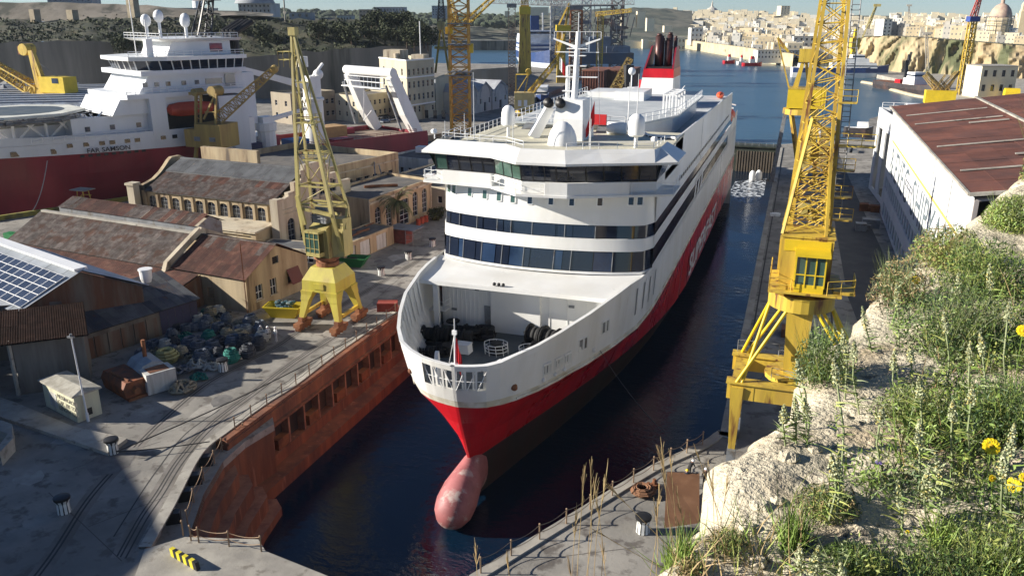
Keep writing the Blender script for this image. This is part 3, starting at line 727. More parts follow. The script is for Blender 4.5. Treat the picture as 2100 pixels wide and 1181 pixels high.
# ================================================================ LEFT YARD BUILDINGS
STONE=M('limestone_wall',(.42,.335,.21),.85,(.30,.22,.13),.45,.5,var=.22,bump=.5,bsc=4,streak=True,col3=(.12,.09,.065),sc3=.5,mix3=.22)
STONEP=M('plaster_wall',(.5,.44,.33),.85,(.38,.31,.22),.4,.4,var=.15,bump=.3,streak=True,col3=(.16,.13,.1),sc3=.8,mix3=.2)
STONEG=M('grey_block_wall',(.2,.18,.15),.9,(.13,.11,.09),.5,.5,var=.25,bump=.5,streak=True)
RUSTR=M('rusty_sheet',(.095,.036,.024),.85,(.15,.07,.045),.4,.9,var=.3,rnd=.35,bump=.4,bsc=6)
GREYR=M('weathered_sheet',(.15,.125,.11),.9,(.085,.06,.05),.5,1.1,var=.3,rnd=.25,bump=.4,bsc=6,col3=(.09,.045,.03),sc3=.5,mix3=.35)
GREYR2=M('grey_sheet',(.12,.125,.13),.85,(.08,.08,.085),.4,.6,var=.2,rnd=.15)
BLUER=M('dark_blue_sheet',(.05,.055,.075),.8,(.08,.08,.085),.45,.8,var=.3,rnd=.25,col3=(.1,.06,.045),sc3=.5,mix3=.3)
RUSTW=M('rusty_wall_sheet',(.13,.06,.035),.85,(.17,.14,.11),.45,.6,var=.3,streak=True,rnd=.15)
DARKIN=M('dark_interior',(.012,.011,.010),.9,var=.1)
WOODG=M('grey_door_paint',(.5,.5,.47),.7,(.36,.35,.32),.4,1,var=.12,streak=True)
BLUEW=M('navy_panel',(.02,.025,.075),.6,var=.2)
ROOFGR=M('tar_roof',(.10,.095,.09),.95,(.16,.145,.125),.45,.4,var=.25,bump=.4)
V=Vector
def wallh(mb,a,b,z0,z1,holes=(),dep=.3,ztop=None):
    a,b=V((a[0],a[1],0)),V((b[0],b[1],0)); L=(b-a).length; d=(b-a)/L; inn=V((-d.y,d.x,0))   # outward is to the right of a->b
    S_=sorted({0,L,*[h[0] for h in holes],*[h[1] for h in holes]}); Z=sorted({z0,z1,*[h[2] for h in holes],*[h[3] for h in holes]})
    P=lambda s,z,o=0: a+d*s+inn*o+V((0,0,z))
    for s0,s1 in zip(S_,S_[1:]):
        if s1-s0<1e-4: continue
        for q0,q1 in zip(Z,Z[1:]):
            sc,qc=(s0+s1)/2,(q0+q1)/2
            if any(h[0]<sc<h[1] and h[2]<qc<h[3] for h in holes): continue
            mb.quad(P(s0,q0),P(s1,q0),P(s1,q1),P(s0,q1))
    for h in holes:
        s0,s1,q0,q1=h[:4]
        mb.quad(P(s0,q0),P(s1,q0),P(s1,q0,dep),P(s0,q0,dep)); mb.quad(P(s0,q1,dep),P(s1,q1,dep),P(s1,q1),P(s0,q1))
        mb.quad(P(s0,q0,dep),P(s0,q1,dep),P(s0,q1),P(s0,q0)); mb.quad(P(s1,q0),P(s1,q1),P(s1,q1,dep),P(s1,q0,dep))
        if len(h)>4 and h[4]:   # arch: fill the corners above a curve
            m=(s0+s1)/2; hh=h[4]; r=(s1-s0)/2
            for sg in (-1,1):
                pts=[P(m+sg*r,q1-hh)]+[P(m+sg*r*math.cos(t),q1-hh+hh*math.sin(t)) for t in [math.pi/2*i/5 for i in range(1,6)]]
                cor=P(m+sg*r,q1)
                for p,q in zip(pts,pts[1:]): mb.quad(*([cor,q,p] if sg>0 else [cor,p,q])); mb.quad(p,q,q+inn*dep,p+inn*dep)
def glaze(parent,a,b,holes,dep=.26,fm=None,pm=None,nx=2,nz=3,name='window'):
    a,b=V((a[0],a[1],0)),V((b[0],b[1],0)); d=(b-a).normalized(); inn=V((-d.y,d.x,0)); fm=fm or WOODG; pm=pm or GLASS
    P=lambda s,z,o: a+d*s+inn*o+V((0,0,z))
    for h in holes:
        s0,s1,q0,q1=h[:4]; mb=MB(); w=.09
        for s in [s0+.04+(s1-s0-.08)*i/nx for i in range(nx+1)]: mb.bar(P(s,q0,dep-.05),P(s,q1,dep-.05),w if s in (s0,s1) else .07,.06)
        for z in [q0+.04+(q1-q0-.08)*i/nz for i in range(nz+1)]: mb.bar(P(s0,z,dep-.05),P(s1,z,dep-.05),.06,.07)
        f=mb.build(name,fm,parent); mb=MB(); mb.quad(P(s0,q0,dep),P(s1,q0,dep),P(s1,q1,dep),P(s0,q1,dep)); mb.build('pane',pm,f)
def doors(parent,a,b,holes,mat,n=2,dep=.15,name='door'):
    a,b=V((a[0],a[1],0)),V((b[0],b[1],0)); d=(b-a).normalized(); inn=V((-d.y,d.x,0))
    P=lambda s,z,o: a+d*s+inn*o+V((0,0,z))
    for h in holes:
        s0,s1,q0,q1=h[:4]
        for i in range(n):
            e0,e1=s0+(s1-s0)*i/n+.02,s0+(s1-s0)*(i+1)/n-.02; mb=MB()
            mb.add([P(e0,q0,dep),P(e1,q0,dep),P(e1,q1,dep),P(e0,q1,dep),P(e0,q0,dep+.07),P(e1,q0,dep+.07),P(e1,q1,dep+.07),P(e0,q1,dep+.07)],[(0,1,2,3),(7,6,5,4),(0,4,5,1),(1,5,6,2),(2,6,7,3),(3,7,4,0)])
            mb.bar(P(e0,q0+(q1-q0)*.5,dep-.02),P(e1,q0+(q1-q0)*.5,dep-.02),.05,.12); mb.build(name,mat,parent)
def ctr(poly,z=0): return V((sum(p[0] for p in poly)/len(poly),sum(p[1] for p in poly)/len(poly),z))
def bthing(name,label,cat,poly,group=None):
    return thing(name,label,cat,(0,0,0),0,group)
def panels(parent,o,Uv,Vv,nu,nv,mats,name='roof_sheet',ribs=6,skip=0,th=.05,jit=.03,base=None,label=None):
    """a roof slope laid from corrugated sheets: origin o at the eave, Uv along the eave, Vv up the slope"""
    o,Uv,Vv=V(o),V(Uv),V(Vv); nrm=Uv.cross(Vv).normalized()
    if nrm.z<0: nrm=-nrm
    if not isinstance(mats,(list,tuple)): mats=[mats]
    src=[]
    for m in mats:
        mb=MB(); u=Uv/nu; v=Vv/nv*1.06; n=ribs*2
        pts=[u*(i/n)*.985+nrm*(th if i%2 else 0) for i in range(n+1)]
        for p,q in zip(pts,pts[1:]): mb.quad(p,q,q+v,p+v)
        mb.quad(pts[0],*[p for p in pts[1:]],pts[-1]-nrm*.03,pts[0]-nrm*.03)
        s=mb.build(name,m,parent); src.append(s)
    first=[True]*len(src); random.seed(int(abs(o.x*13+o.y*7)))
    for j in range(nv):
        for i in range(nu):
            if skip and random.random()<skip: continue
            k=random.randrange(len(src)) if len(src)<3 else min(len(src)-1,int(len(src)*(.5*random.random()+.5*(j/nv))))
            loc=o+Uv*(i/nu)+Vv*(j/nv)+nrm*(.03+j*.004+random.random()*jit)
            if first[k]: src[k].location=loc; first[k]=False
            else: inst(src[k],parent,loc)
    for k,f in enumerate(first):
        if f: bpy.data.objects.remove(src[k])
def flatb(name,label,cat,poly,z0,z1,wm,rm,par=.5,holes={},group=None,arch=None,th=.35,gl={}):
    """flat roofed building; poly counter-clockwise; holes {edge:[...]}"""
    t=bthing(name,label,cat,poly,group); mb=MB(); n=len(poly)
    for i in range(n): wallh(mb,poly[i],poly[(i+1)%n],z0,z1+par,holes.get(i,()))
    c=ctr(poly)
    inn=[]
    for i in range(n):
        p,q,r=V((*poly[i-1],0)),V((*poly[i],0)),V((*poly[(i+1)%n],0)); d1=(q-p).normalized(); d2=(r-q).normalized()
        n1=V((-d1.y,d1.x,0)); n2=V((-d2.y,d2.x,0)); inn.append(q+(n1+n2)*th/(1+n1.dot(n2)+1e-6))
    for i in range(n):
        j=(i+1)%n; a,b=V((*poly[i],z1+par)),V((*poly[j],z1+par)); ia,ib=inn[i]+V((0,0,z1+par)),inn[j]+V((0,0,z1+par))
        mb.quad(a,b,ib,ia); mb.quad(ia,ib,ib-V((0,0,par)),ia-V((0,0,par)))
    mb.build('wall',wm,t)
    mb=MB(); mb.prism([(p.x,p.y) for p in inn],z1-.2,z1); mb.build('roof',rm,t)
    mb=MB(); mb.prism([(p.x+(c.x-p.x)*.02,p.y+(c.y-p.y)*.02) for p in inn],z0+.02,z0+.04); 
    return t
# ---------------- stone machine shop with arched windows
EL,ER=(-106.8,114.3),(-77.6,111.7)                # upper front wall line
bdir=(V((*ER,0))-V((*EL,0))).normalized(); bn=V((-bdir.y,bdir.x,0)) # into the building
def off(p,k,s=0): q=V((*p[:2],0))+bn*k+bdir*s; return (q.x,q.y)
ms=bthing('stone_workshop','long weathered limestone workshop with ten arched upper windows and curved gables','building',None)
L=(V((*ER,0))-V((*EL,0))).length
hol=[(1.5+i*2.62,3.2+i*2.62,4.95,7.2,.5) for i in range(10)]
mb=MB(); wallh(mb,EL,ER,4.4,8.0,hol); 
AL,AR=off(EL,-5.2,-.3),off(ER,-5.0,-.6)
ahol=[(7.5,9.9,1.6,3.1,.8),(13.0,15.4,1.5,3.0,.8),(19.6,22.4,.8,3.0,.9),(25.9,26.8,.4,2.8,.3)]
wallh(mb,AL,AR,0,4.6,ahol); wallh(mb,off(AL,5.2),AL,0,4.6); wallh(mb,AR,off(AR,5),0,4.6)
mb.build('wall',STONE,ms)
glaze(ms,EL,ER,hol,nx=2,nz=3,fm=STEEL); glaze(ms,AL,AR,ahol,nx=3,nz=2,fm=STEEL)
mb=MB(); P=[(*off(AL,-.35),4.6),(*off(AR,-.35,.2),4.6),(*off(AR,5.0,.2),5.0),(*off(AL,5.2),5.0)]
mb.add(P+[(p[0],p[1],p[2]-.3) for p in P],[(0,1,2,3),(0,4,5,1),(7,6,5,4),(1,5,6,2),(3,7,4,0)]); mb.build('aisle_roof',STONEP,ms)
mb=MB()
for k in range(3):
    a=off(AL,-.45+.0*k,1+3*k); b=off(AR,-.45,-2); mb.bar((*a,4.1-.55*k),(*b,4.1-.55*k),.12,.1)
mb.build('cornice',STONEP,ms)
mb=MB()
for i in range(11): 
    p=off(EL,-.12,1.02+i*2.62); mb.bar((*p,5.0),(*p,7.6),.45,.2)
mb.build('pilasters',STONE,ms)
# roof: corrugated lower slope and grey upper slope, then the far slope
e0=V((*off(EL,-.5,1.2),8.05)); U=bdir*(L-2.0); up=bn*5.3+V((0,0,2.35)); panels(ms,e0,U,up,26,3,[GREYR,GREYR,RUSTR],ribs=4)
e1=e0+up+V((0,0,.25)); up2=bn*4.0+V((0,0,1.6)); panels(ms,e1,U,up2,13,1,[GREYR2],ribs=6,name='upper_roof_sheet')
e2=e1+up2; mb=MB(); mb.quad(e2,e2+U,e2+U+bn*9-V((0,0,4)),e2+bn*9-V((0,0,4))); mb.bar(e2-bn*.05+V((0,0,.1)),e2+U-bn*.05+V((0,0,.1)),.5,.25); mb.quad(e0-V((0,0,.08)),e0+U-V((0,0,.08)),e0+U+up-V((0,0,.08)),e0+up-V((0,0,.08))); mb.quad(e0+up,e0+up+U,e1+U,e1); mb.build('roof_slope',GREYR2,ms)
mb=MB(); wallh(mb,off(ER,18.5),off(EL,18.5),0,8.0); mb.build('rear_wall',STONE,ms)
def gable(ref,s,zc,parts,mat,flip=1,th=.8,hol=()):
    # shaped parapet gable across the building: profile list of (across, z)
    mb=MB(); a=V((*off(ref,0,s),0)); n=len(parts)
    A=[a+bn*p[0]+V((0,0,p[1])) for p in parts]; B=[p+bdir*th for p in A]
    base=[a+bn*parts[-1][0],a+bn*parts[0][0]]
    top=A; 
    for i in range(n-1):
        mb.quad(A[i],A[i+1],B[i+1],B[i])
        mb.quad(a+bn*parts[i][0],A[i],A[i+1],a+bn*parts[i+1][0])
    if not hol:
        for i in range(n-1): mb.quad(a+bdir*th+bn*parts[i][0],a+bdir*th+bn*parts[i+1][0],B[i+1],B[i])
    mb.quad(a+bn*parts[0][0],a+bdir*th+bn*parts[0][0],B[0],A[0])
    return mb
prof=[(-1.0,8.8),(.6,8.8),(.7,8.6),(2.0,8.9),(3.6,9.3),(5.2,10.2),(6.4,11.1),(7.4,12.0),(8.2,12.5),(10.2,12.5),(11.2,12.0),(12.4,11.0),(13.2,10.2),(15,9.6),(16.5,9),(18,8.8),(19.4,8.8)]
mb=gable(EL,-1.2,0,prof,STONE); mb.box(*[v for v in ()]) if 0 else None
mb.build('left_gable_wall',STONE,ms)
# right gable facade with openings
ga,gb=off(ER,-1.0,.8),off(ER,19.4,.8)
gh=[(2.2,4.0,1.5,5.4,.9),(5.2,6.9,1.5,5.4,.9),(8.6,10.4,7.6,10.2),(11.4,13.2,7.6,10.2),(14.2,16,7.6,10.2),(8.5,10.5,1.2,5.4,1),(13.2,15.2,1.2,5.4,1)]
mb=MB(); wallh(mb,ga,gb,0,8.6,[h for h in gh if h[3]<8]+[(h[0],h[1],h[2],8.6) for h in gh if h[3]>8]);
pp=[(p[0]+1.0,p[1]) for p in prof]
a0=V((*ga,0)); 
def gP(s,z,o=0): return a0+bn*s+bdir*o+V((0,0,z))
wallh(mb,(gP(6.5,0).x,gP(6.5,0).y),(gP(14.5,0).x,gP(14.5,0).y),8.6,12.0,[(2.1,3.9,8.6,10.2),(4.9,6.7,8.6,10.2)])
wallh(mb,(gP(14.5,0).x,gP(14.5,0).y),(gP(17,0).x,gP(17,0).y),8.6,10.0,[(0,1.5,8.6,9.99)])
for s0,s1,z0,z1 in [(0,3,8.6,8.8),(3,4.6,8.6,9.6),(4.6,6.5,8.6,11),(6.5,14.5,12,12.6),(7.6,13.4,12.6,13.4),(14.5,16.5,10,10.8),(17,20.4,8.6,8.9)]:
    mb.quad(gP(s0,z0),gP(s1,z0),gP(s1,z1),gP(s0,z1)); mb.quad(gP(s0,z1),gP(s1,z1),gP(s1,z1,-.8),gP(s0,z1,-.8)); mb.quad(gP(s0,z0,-.8),gP(s0,z1,-.8),gP(s1,z1,-.8),gP(s1,z0,-.8)); mb.quad(gP(s0,z0),gP(s0,z1),gP(s0,z1,-.8),gP(s0,z0,-.8))
mb.build('right_gable_wall',STONEP,ms)
mb=MB()
for i in range(len(pp)-1):
    p,q=pp[i],pp[i+1]; mb.bar(gP(p[0],p[1]+.05,-.3),gP(q[0],q[1]+.05,-.3),.75,.25)
for z in (6.3,7.0): mb.bar(gP(0,z,.1),gP(20.4,z,.1),.2,.2)
mb.box(ER[0]-.2,ER[0]+1.2,ER[1]-1.7,ER[1]-.4,0,9.1); mb.box(EL[0]-1.6,EL[0]-.2,EL[1]-1.6,EL[1]-.2,0,9.2); mb.box(EL[0]-1.8,EL[0],EL[1]-1.8,EL[1],9.0,9.4)
mb.build('coping',STONEP,ms)
glaze(ms,ga,gb,gh,fm=STEEL,nx=2,nz=4)
# flat parapet building behind with row of small windows
a=at(600,452); 
B1=(-84.5,128.5); B2=(-78.5,157.5)
sb=[B1,B2,(-107,163),(-113,134.5)]
bh={0:[(3.2+i*2.55,4.6+i*2.55,4.4,6.2) for i in range(10)]}
sbt=flatb('stone_office_block','flat roofed limestone building with ten square windows under a stained parapet','building',sb,0,8.3,STONE,ROOFGR,1.2,bh)
glaze(sbt,B1,B2,bh[0],fm=STEEL)
mb=MB(); mb.bar((*B1,8.0),(*B2,8.0),.3,.25); mb.bar((*B1,3.6),(*B2,3.6),.3,.25); mb.build('string_course',STONEP,sbt)
mb=MB(); wallh(mb,(-111,136),(-97,134.5),9,12.2); wallh(mb,(-97,134.5),(-97,135.5),9,12.2); wallh(mb,(-97,135.5),(-111,137),9,12.2); mb.quad((-111,136,12.2),(-97,134.5,12.2),(-97,135.5,12.2),(-111,137,12.2)); mb.build('parapet_wall',STONE,sbt)
mb=MB(); mb.tube((-79.2,150,8),(-76.5,147,4.5),.12); mb.tube((-80.5,150.5,9),(-77.5,145,5.8),.12); mb.build('drain_pipe',STEEL,sbt)
# palm side building with tall arched openings
C1=(-67.6,123.8);C2=(-65.3,144.6)
pb=[C1,C2,(-76.5,148),(-79,126)]
ph={0:[(1.6,3.4,.6,5.2,.9),(5.0,6.8,.6,5.2,.9),(9.4,12.6,.2,5.0,.2),(14.0,15.8,1.0,5.6,.9),(17.4,19.2,1.0,5.6,.9)]}
pbt=flatb('arched_building','ochre flat roofed building with tall arched windows behind the palm tree','building',pb,0,6.6,STONE,ROOFGR,.45,ph)
glaze(pbt,C1,C2,ph[0],fm=WOODG,nx=2,nz=5)
mb=MB(); mb.bar((C1[0]+.12,C1[1],6.3),(C2[0]+.12,C2[1],6.3),.25,.35); mb.bar((C1[0]+.1,C1[1]-.2,0),(C1[0]+.1,C1[1]-.2,6.9),.12); mb.bar((C2[0]+.1,C2[1]-.6,0),(C2[0]+.1,C2[1]-.6,6.9),.12); mb.build('cornice',STONEP,pbt)
mb=MB()
for i in range(3): mb.tube((-74+i*.3,134+i*.4,6.9),(-69.5+i*.3,137.5,6.9),.25)
mb.build('roof_pipes',RUST,pbt)
# low sheds with white doors
D1=(-63.6,115.5);D2=(-62.4,124.0)
D1=(D1[0]-.6,108.6)
sp=[D1,(-62.6,122.6),(-67.5,123.4),(-69.5,109.4)]
dh={0:[(.8,3.2,0.05,2.5),(4.4,7.2,.05,2.6),(9.0,12.0,.05,2.6)]}
st=flatb('door_shed','low stone shed with grey roof and white double doors facing the quay','shed',sp,0,3.0,STONE,ROOFGR,.15,dh)
doors(st,D1,(-62.6,122.6),dh[0],WOODG,3)
sp2=[(-77.2,104.6),(-65.0,105.6),(-65.2,110.0),(-77.6,109.6)]
wh={0:[(.8,2.6,.9,2.4),(4.2,6.2,.9,2.4),(7.8,9.6,.9,2.4)]}
s2=flatb('window_shed','low shed with dark lean roof and white framed windows between gabled house and workshop','shed',sp2,0,2.9,STONEP,GREYR2,.05,wh)
glaze(s2,sp2[0],sp2[1],wh[0],fm=WHITE2,nx=2,nz=2)
mb=MB(); random.seed(9)
for i in range(9): 
    x=-68.3+random.random()*3; y=113+random.random()*8; mb.bar((x,y,3.25),(x+random.uniform(-2,2),y+2.5,3.3),.25,.12)
tag(mb.build('timber_pile',RUST),'dark heap of timber lying on the flat roof of the door shed','timber')
# rusty kiosk cage under the palm
mb=MB(); kt=thing('quay_kiosk','small rust red kiosk with flat canopy at the foot of the palm tree','kiosk',(-61.8,124.3,0),R(-6))
mb.box(-1.4,1.4,-1.2,1.2,0,2.4); mb.build('cabin',M('dark_red_kiosk',(.2,.05,.04),.7,(.1,.04,.03),.4,1),kt)
mb=MB(); mb.box(-2,3.4,-1.8,1.8,2.55,2.68); mb.build('canopy',STEEL,kt)
mb=MB()
for x,y in ((2.9,-1.5),(2.9,1.5),(1.6,-1.6)): mb.bar((x,y,0),(x,y,2.55),.09)
for z in (.9,1.8): mb.bar((1.6,-1.6,z),(2.9,-1.5,z),.05); mb.bar((2.9,-1.5,z),(2.9,1.5,z),.05)
mb.build('cage_frame',STEEL,kt)
# ---------------- gabled house at the end of the rusty range
G1=(-65.1,85.4);G2=(-63.6,97.6)
gd=(V((*G2,0))-V((*G1,0))); gl_=gd.length; gd/=gl_; gi=V((-gd.y,gd.x,0))
def g(s,k,z=0): q=V((*G1,z))+gd*s+gi*k; return q
hs=bthing('gabled_house','ochre stone gabled workshop house with red shutter beside the yellow dock crane','building',None)
hh=[(1.6,2.9,1.2,3.2),(4.4,5.6,1.0,3.3),(7.9,9.9,1.7,3.7)]
mb=MB(); wallh(mb,G1,G2,0,4.7,hh)
hb_=(g(0,13).x,g(0,13).y); wallh(mb,hb_,G1,0,4.7,[(2,3.6,.1,2.6),(6,7.2,1.2,2.6)])
mb.build('wall',STONE,hs)
mb=MB(); ap=g(5.8,0,7.7)
w0,w1=4.9,6.1
mb.quad(g(0,0,4.7),g(5.2,0,4.7),g(5.2,0,7.4),) ; mb.quad(g(6.4,0,4.7),g(gl_,0,4.7),g(6.4,0,7.45)); mb.quad(g(5.2,0,4.7),g(6.4,0,4.7),g(6.4,0,5.2),g(5.2,0,5.2)); mb.quad(g(5.2,0,6.2),g(6.4,0,6.2),g(6.4,0,7.45),ap,g(5.2,0,7.4)); mb.quad(g(5.2,.25,5.2),g(6.4,.25,5.2),g(6.4,0,5.2),g(5.2,0,5.2)); mb.build('gable',STONE,hs)
mb=MB(); mb.quad(g(5.2,.24,5.2),g(6.4,.24,5.2),g(6.4,.24,6.2),g(5.2,.24,6.2)); mb.build('vent_opening',DARKIN,hs)
glaze(hs,G1,G2,hh[:2],fm=WHITE2,nx=2,nz=2); glaze(hs,G1,G2,hh[2:],nx=2,nz=2,pm=DARKIN,fm=RUST)
mb=MB(); a,b=g(7.7,-.1,3.8),g(10.1,-.1,3.8); mb.quad(a,b,b-gi*.9-V((0,0,2)),a-gi*.9-V((0,0,2))); mb.quad(b,a,a-gi*.9-V((0,0,2.05)),b-gi*.9-V((0,0,2.05))); tag(mb.build('hanging_shutter',M('shutter_red',(.13,.035,.025),.7,var=.2),hs),'tilted dark red shutter')
mb=MB()
for s in (1.4,4.2): p=g(s,-.06,1.1); mb.bar(p,g(s+1.6,-.06,1.1),.2,.12)
mb.build('sill',STONEP,hs)
RV=-gi
o=g(-.4,-.3,4.6); U=gi*13.0; up=gd*6.2+V((0,0,3.15))
panels(hs,g(-.4,12.8,4.55),-gi*13.1,up,13,3,[RUSTR,RUSTR,GREYR],ribs=4); panels(hs,g(gl_+.4,-.3,4.55),gi*13.1,-gd*6.2+V((0,0,3.15)),13,3,[RUSTR],ribs=4)
mb=MB(); mb.bar(g(5.8,-.3,7.85),g(5.8,12.8,7.85),.35,.12); mb.quad(g(-.3,0,4.5),g(-.3,12.8,4.5),g(5.8,12.8,7.6),g(5.8,0,7.6)); mb.quad(g(5.8,0,7.6),g(5.8,12.8,7.6),g(gl_+.3,12.8,4.5),g(gl_+.3,0,4.5)); mb.build('ridge_cap',GREYR,hs)
mb=MB(); 
for s0,z0,s1,z1 in ((-.5,4.6,5.8,7.95),(5.8,7.95,gl_+.5,4.6)): mb.bar(g(s0,13.3,z0+.45),g(s1,13.3,z1+.45),.7,.8)
mb.bar(g(-1.0,13.3,3.9),g(-.3,13.3,5.3),.7,.7); mb.build('party_wall',STONEP,hs)
mb=MB(); mb.tube(g(-.5,-.2,0),g(-.5,-.2,9.5),.06,n=5); mb.build('mast_pole',RUST,hs)
# ---------------- long rusty range to the left
rg=bthing('rusty_roofed_store','long low store with rust red and grey corrugated roof stretching to the left dock','building',None)
K0=13.6; LR=36
panels(rg,g(-.6,K0+LR-3,4.5),-gi*(LR-3),gd*6.3+V((0,0,3.2)),28,3,[GREYR,GREYR,GREYR],ribs=4)
panels(rg,g(12.4,K0,4.5),gi*(LR-5),-gd*6.2+V((0,0,3.2)),12,2,[RUSTR,GREYR],ribs=5)
panels(rg,g(-5.6,K0+LR,3.0),-gi*(LR+6.0),gd*5.0+V((0,0,1.3)),30,2,[RUSTR,RUSTR],ribs=4,name='lower_roof_sheet')
mb=MB()
z3=V((0,0,-.12))
mb.quad(g(-.6,K0,4.5)+z3,g(-.6,K0+LR-3,4.5)+z3,g(5.7,K0+LR-3,7.7)+z3,g(5.7,K0,7.7)+z3); mb.quad(g(5.7,K0,7.7)+z3,g(5.7,K0+LR-3,7.7)+z3,g(12.4,K0+LR-5,4.5)+z3,g(12.4,K0,4.5)+z3)
mb.quad(g(-5.6,K0-6,3.0)+z3,g(-5.6,K0+LR,3.0)+z3,g(-.6,K0+LR,4.3)+z3,g(-.6,K0-6,4.3)+z3)
mb.build('roof_lining',DARKIN,rg)
mb=MB(); mb.bar(g(5.7,K0,7.9),g(5.7,K0+LR-3.5,7.9),.55,.3); mb.build('ridge_cap',CONC2,rg)
# monitor roof strip behind the ridge
mb=MB(); mb.box(0,0,0,0,0,0) if 0 else None
wa,wb=g(6.6,K0+1,0),g(6.6,K0+LR-6,0)
mb.quad(g(6.8,K0+1,7.2),g(6.8,K0+LR-6,7.2),g(6.8,K0+LR-6,8.5),g(6.8,K0+1,8.5)); mb.quad(g(6.8,K0+1,7.0),g(6.8,K0+1,8.5),g(9.2,K0+1,9.5),g(11.4,K0+1,8.3),g(11.4,K0+1,5)); mb.build('monitor_wall',STEEL,rg)
panels(rg,g(6.6,K0+LR-6,8.5),-gi*(LR-7.4),gd*2.7+V((0,0,1.1)),24,1,[GREYR,RUSTR],ribs=4,name='monitor_sheet'); panels(rg,g(12,K0+.8,8.2),gi*(LR-7),-gd*2.8+V((0,0,1.3)),12,1,[RUSTR],ribs=4,name='monitor_sheet')
mb=MB(); f=g(-5.4,K0-6,0)
wallh(mb,(g(-5.4,K0+LR-1).x,g(-5.4,K0+LR-1).y),(f.x,f.y),0,3.0); q=g(-.2,K0-6,0); wallh(mb,(f.x,f.y),(q.x,q.y),0,3.1)
mb.quad(g(-5.4,K0-6,3.0),g(-.2,K0-6,3.0),g(-.2,K0-6,4.3)); p1,p2=g(-.2,K0+LR-3),g(12,K0+LR-5)
wallh(mb,(g(12.2,K0+LR-5).x,g(12.2,K0+LR-5).y),(g(-.4,K0+LR-3).x,g(-.4,K0+LR-3).y),0,4.4); mb.quad(g(-.4,K0+LR-3,4.3),g(12,K0+LR-5,4.3),g(5.7,K0+LR-4,7.6)); mb.build('wall',RUSTW,rg)
# ---------------- solar roofed shed
so_=bthing('solar_roofed_shed','tall shed with white metal roof carrying solar panels and rusty gable wall','shed',None)
s1=at(38,640,6.2); s2=at(151,556,9.6); s3=at(300,585,6.2)
sd=(V((s3.x-s1.x,s3.y-s1.y,0))).normalized(); sr=at(0,503,9.6)-s2; sn=V((sr.x,sr.y,0)).normalized(); spn=(V((s3.x,s3.y,0))-V((s1.x,s1.y,0))).length
def sp_(s,k,z=0): q=V((s1.x,s1.y,z))+sd*s+sn*k; return q
mid=spn*.5; LS=26
mb=MB(); a=sp_(.3,.4); b=sp_(spn-.3,.4); wallh(mb,(a.x,a.y),(b.x,b.y),0,6.0); mb.quad(sp_(.3,.4,6.0),sp_(spn-.3,.4,6.0),sp_(mid,.4,9.3)); c=sp_(.3,LS); wallh(mb,(c.x,c.y),(a.x,a.y),0,6.0); mb.build('wall',RUSTW,so_)
WROOF=M('white_metal_roof',(.5,.53,.56),.45,(.38,.41,.43),.4,.3,var=.08,rnd=.05)
panels(so_,sp_(-.3,LS,6.1),-sn*(LS+.3),sd*(mid+.3)+V((0,0,3.4)),13,1,[WROOF],ribs=8); panels(so_,sp_(spn+.3,0,6.1),sn*LS,-sd*(mid+.3)+V((0,0,3.4)),13,1,[WROOF],ribs=8)
mb=MB(); mb.quad(sp_(-.2,0,5.95),sp_(-.2,LS,5.95),sp_(mid,LS,9.4),sp_(mid,0,9.4)); mb.quad(sp_(mid,0,9.4),sp_(mid,LS,9.4),sp_(spn+.2,LS,5.95),sp_(spn+.2,0,5.95)); mb.build('roof_lining',DARKIN,so_)
mb=MB(); mb.bar(sp_(mid,-.1,9.7),sp_(mid,LS,9.7),1.5,.25); mb.build('ridge_cap',WHITE2,so_)
SOL=M('solar_cell',(.035,.045,.07),.12,(.05,.06,.085),.4,2,var=.2,rnd=.25,spec=.7)
src=None; upv=(sd*mid+V((0,0,3.4))); upn=upv.normalized(); nr=(-sn).cross(upn).normalized()
if nr.z<0: nr=-nr
for j in range(5):
    for i in range(13):
        loc=sp_(0,1.1+i*1.72,6.2)+upn*(1.0+j*1.12)+nr*.22
        if src is None:
            mb=MB(); a=-sn*.84; b=upn*.53
            P=[-a-b,a-b,a+b,-a+b]; mb.mat(0); mb.add([p*.96+nr*.03 for p in P],[(0,1,2,3)] if (P[1]-P[0]).cross(P[2]-P[1]).dot(nr)>0 else [(3,2,1,0)])
            mb.mat(1)
            for p,q in zip(P,P[1:]+P[:1]): mb.bar(p+nr*.01,q+nr*.01,.055,.05)
            src=mb.build('solar_panel',[SOL,WHITE2],so_); src.location=loc
        else: inst(src,so_,loc)
mb=MB(); mb.lathe([(.55,0),(.7,.5),(.75,1.5),(.85,1.55),(.85,1.7)],(0,0,0),14); t=mb.build('water_tank',WHITE2); t.location=at(301,578,5.6); tag(t,'white plastic tub standing at the foot of the solar roof','tank')
# ---------------- lean-to shed with blue end
b1=at(160,712,0); b2=at(408,662,0)
W1=(-73.6,63.5); W2=(-68.9,80.3); 
ls=bthing('lean_to_shed','dark lean-to shed with navy blue end panel behind the rope heaps','shed',None)
ld=(V((*W2,0))-V((*W1,0))); ll=ld.length; ld/=ll; li=V((-ld.y,ld.x,0))
def lp(s,k,z=0): return V((*W1,z))+ld*s+li*k
mb=MB(); wallh(mb,W1,(lp(ll-5.2,0).x,lp(ll-5.2,0).y),0,3.2,[(7.2,8.3,.6,2.0)]); q=lp(ll,0); r_=lp(ll,6.5); wallh(mb,(q.x,q.y),(r_.x,r_.y),0,3.4); mb.quad(lp(ll,0,3.2),lp(ll,6.5,3.2),lp(ll,6.5,5.4)); mb.build('wall',STONEG,ls)
mb=MB()
for i in range(5): 
    p,q=lp(ll-5.2+i*1.04+.02,-.04,.1),lp(ll-5.2+(i+1)*1.04,-.04,.1); mb.quad(p,q,q+V((0,0,3.2)),p+V((0,0,3.2)))
mb.build('blue_panel_wall',BLUEW,ls)
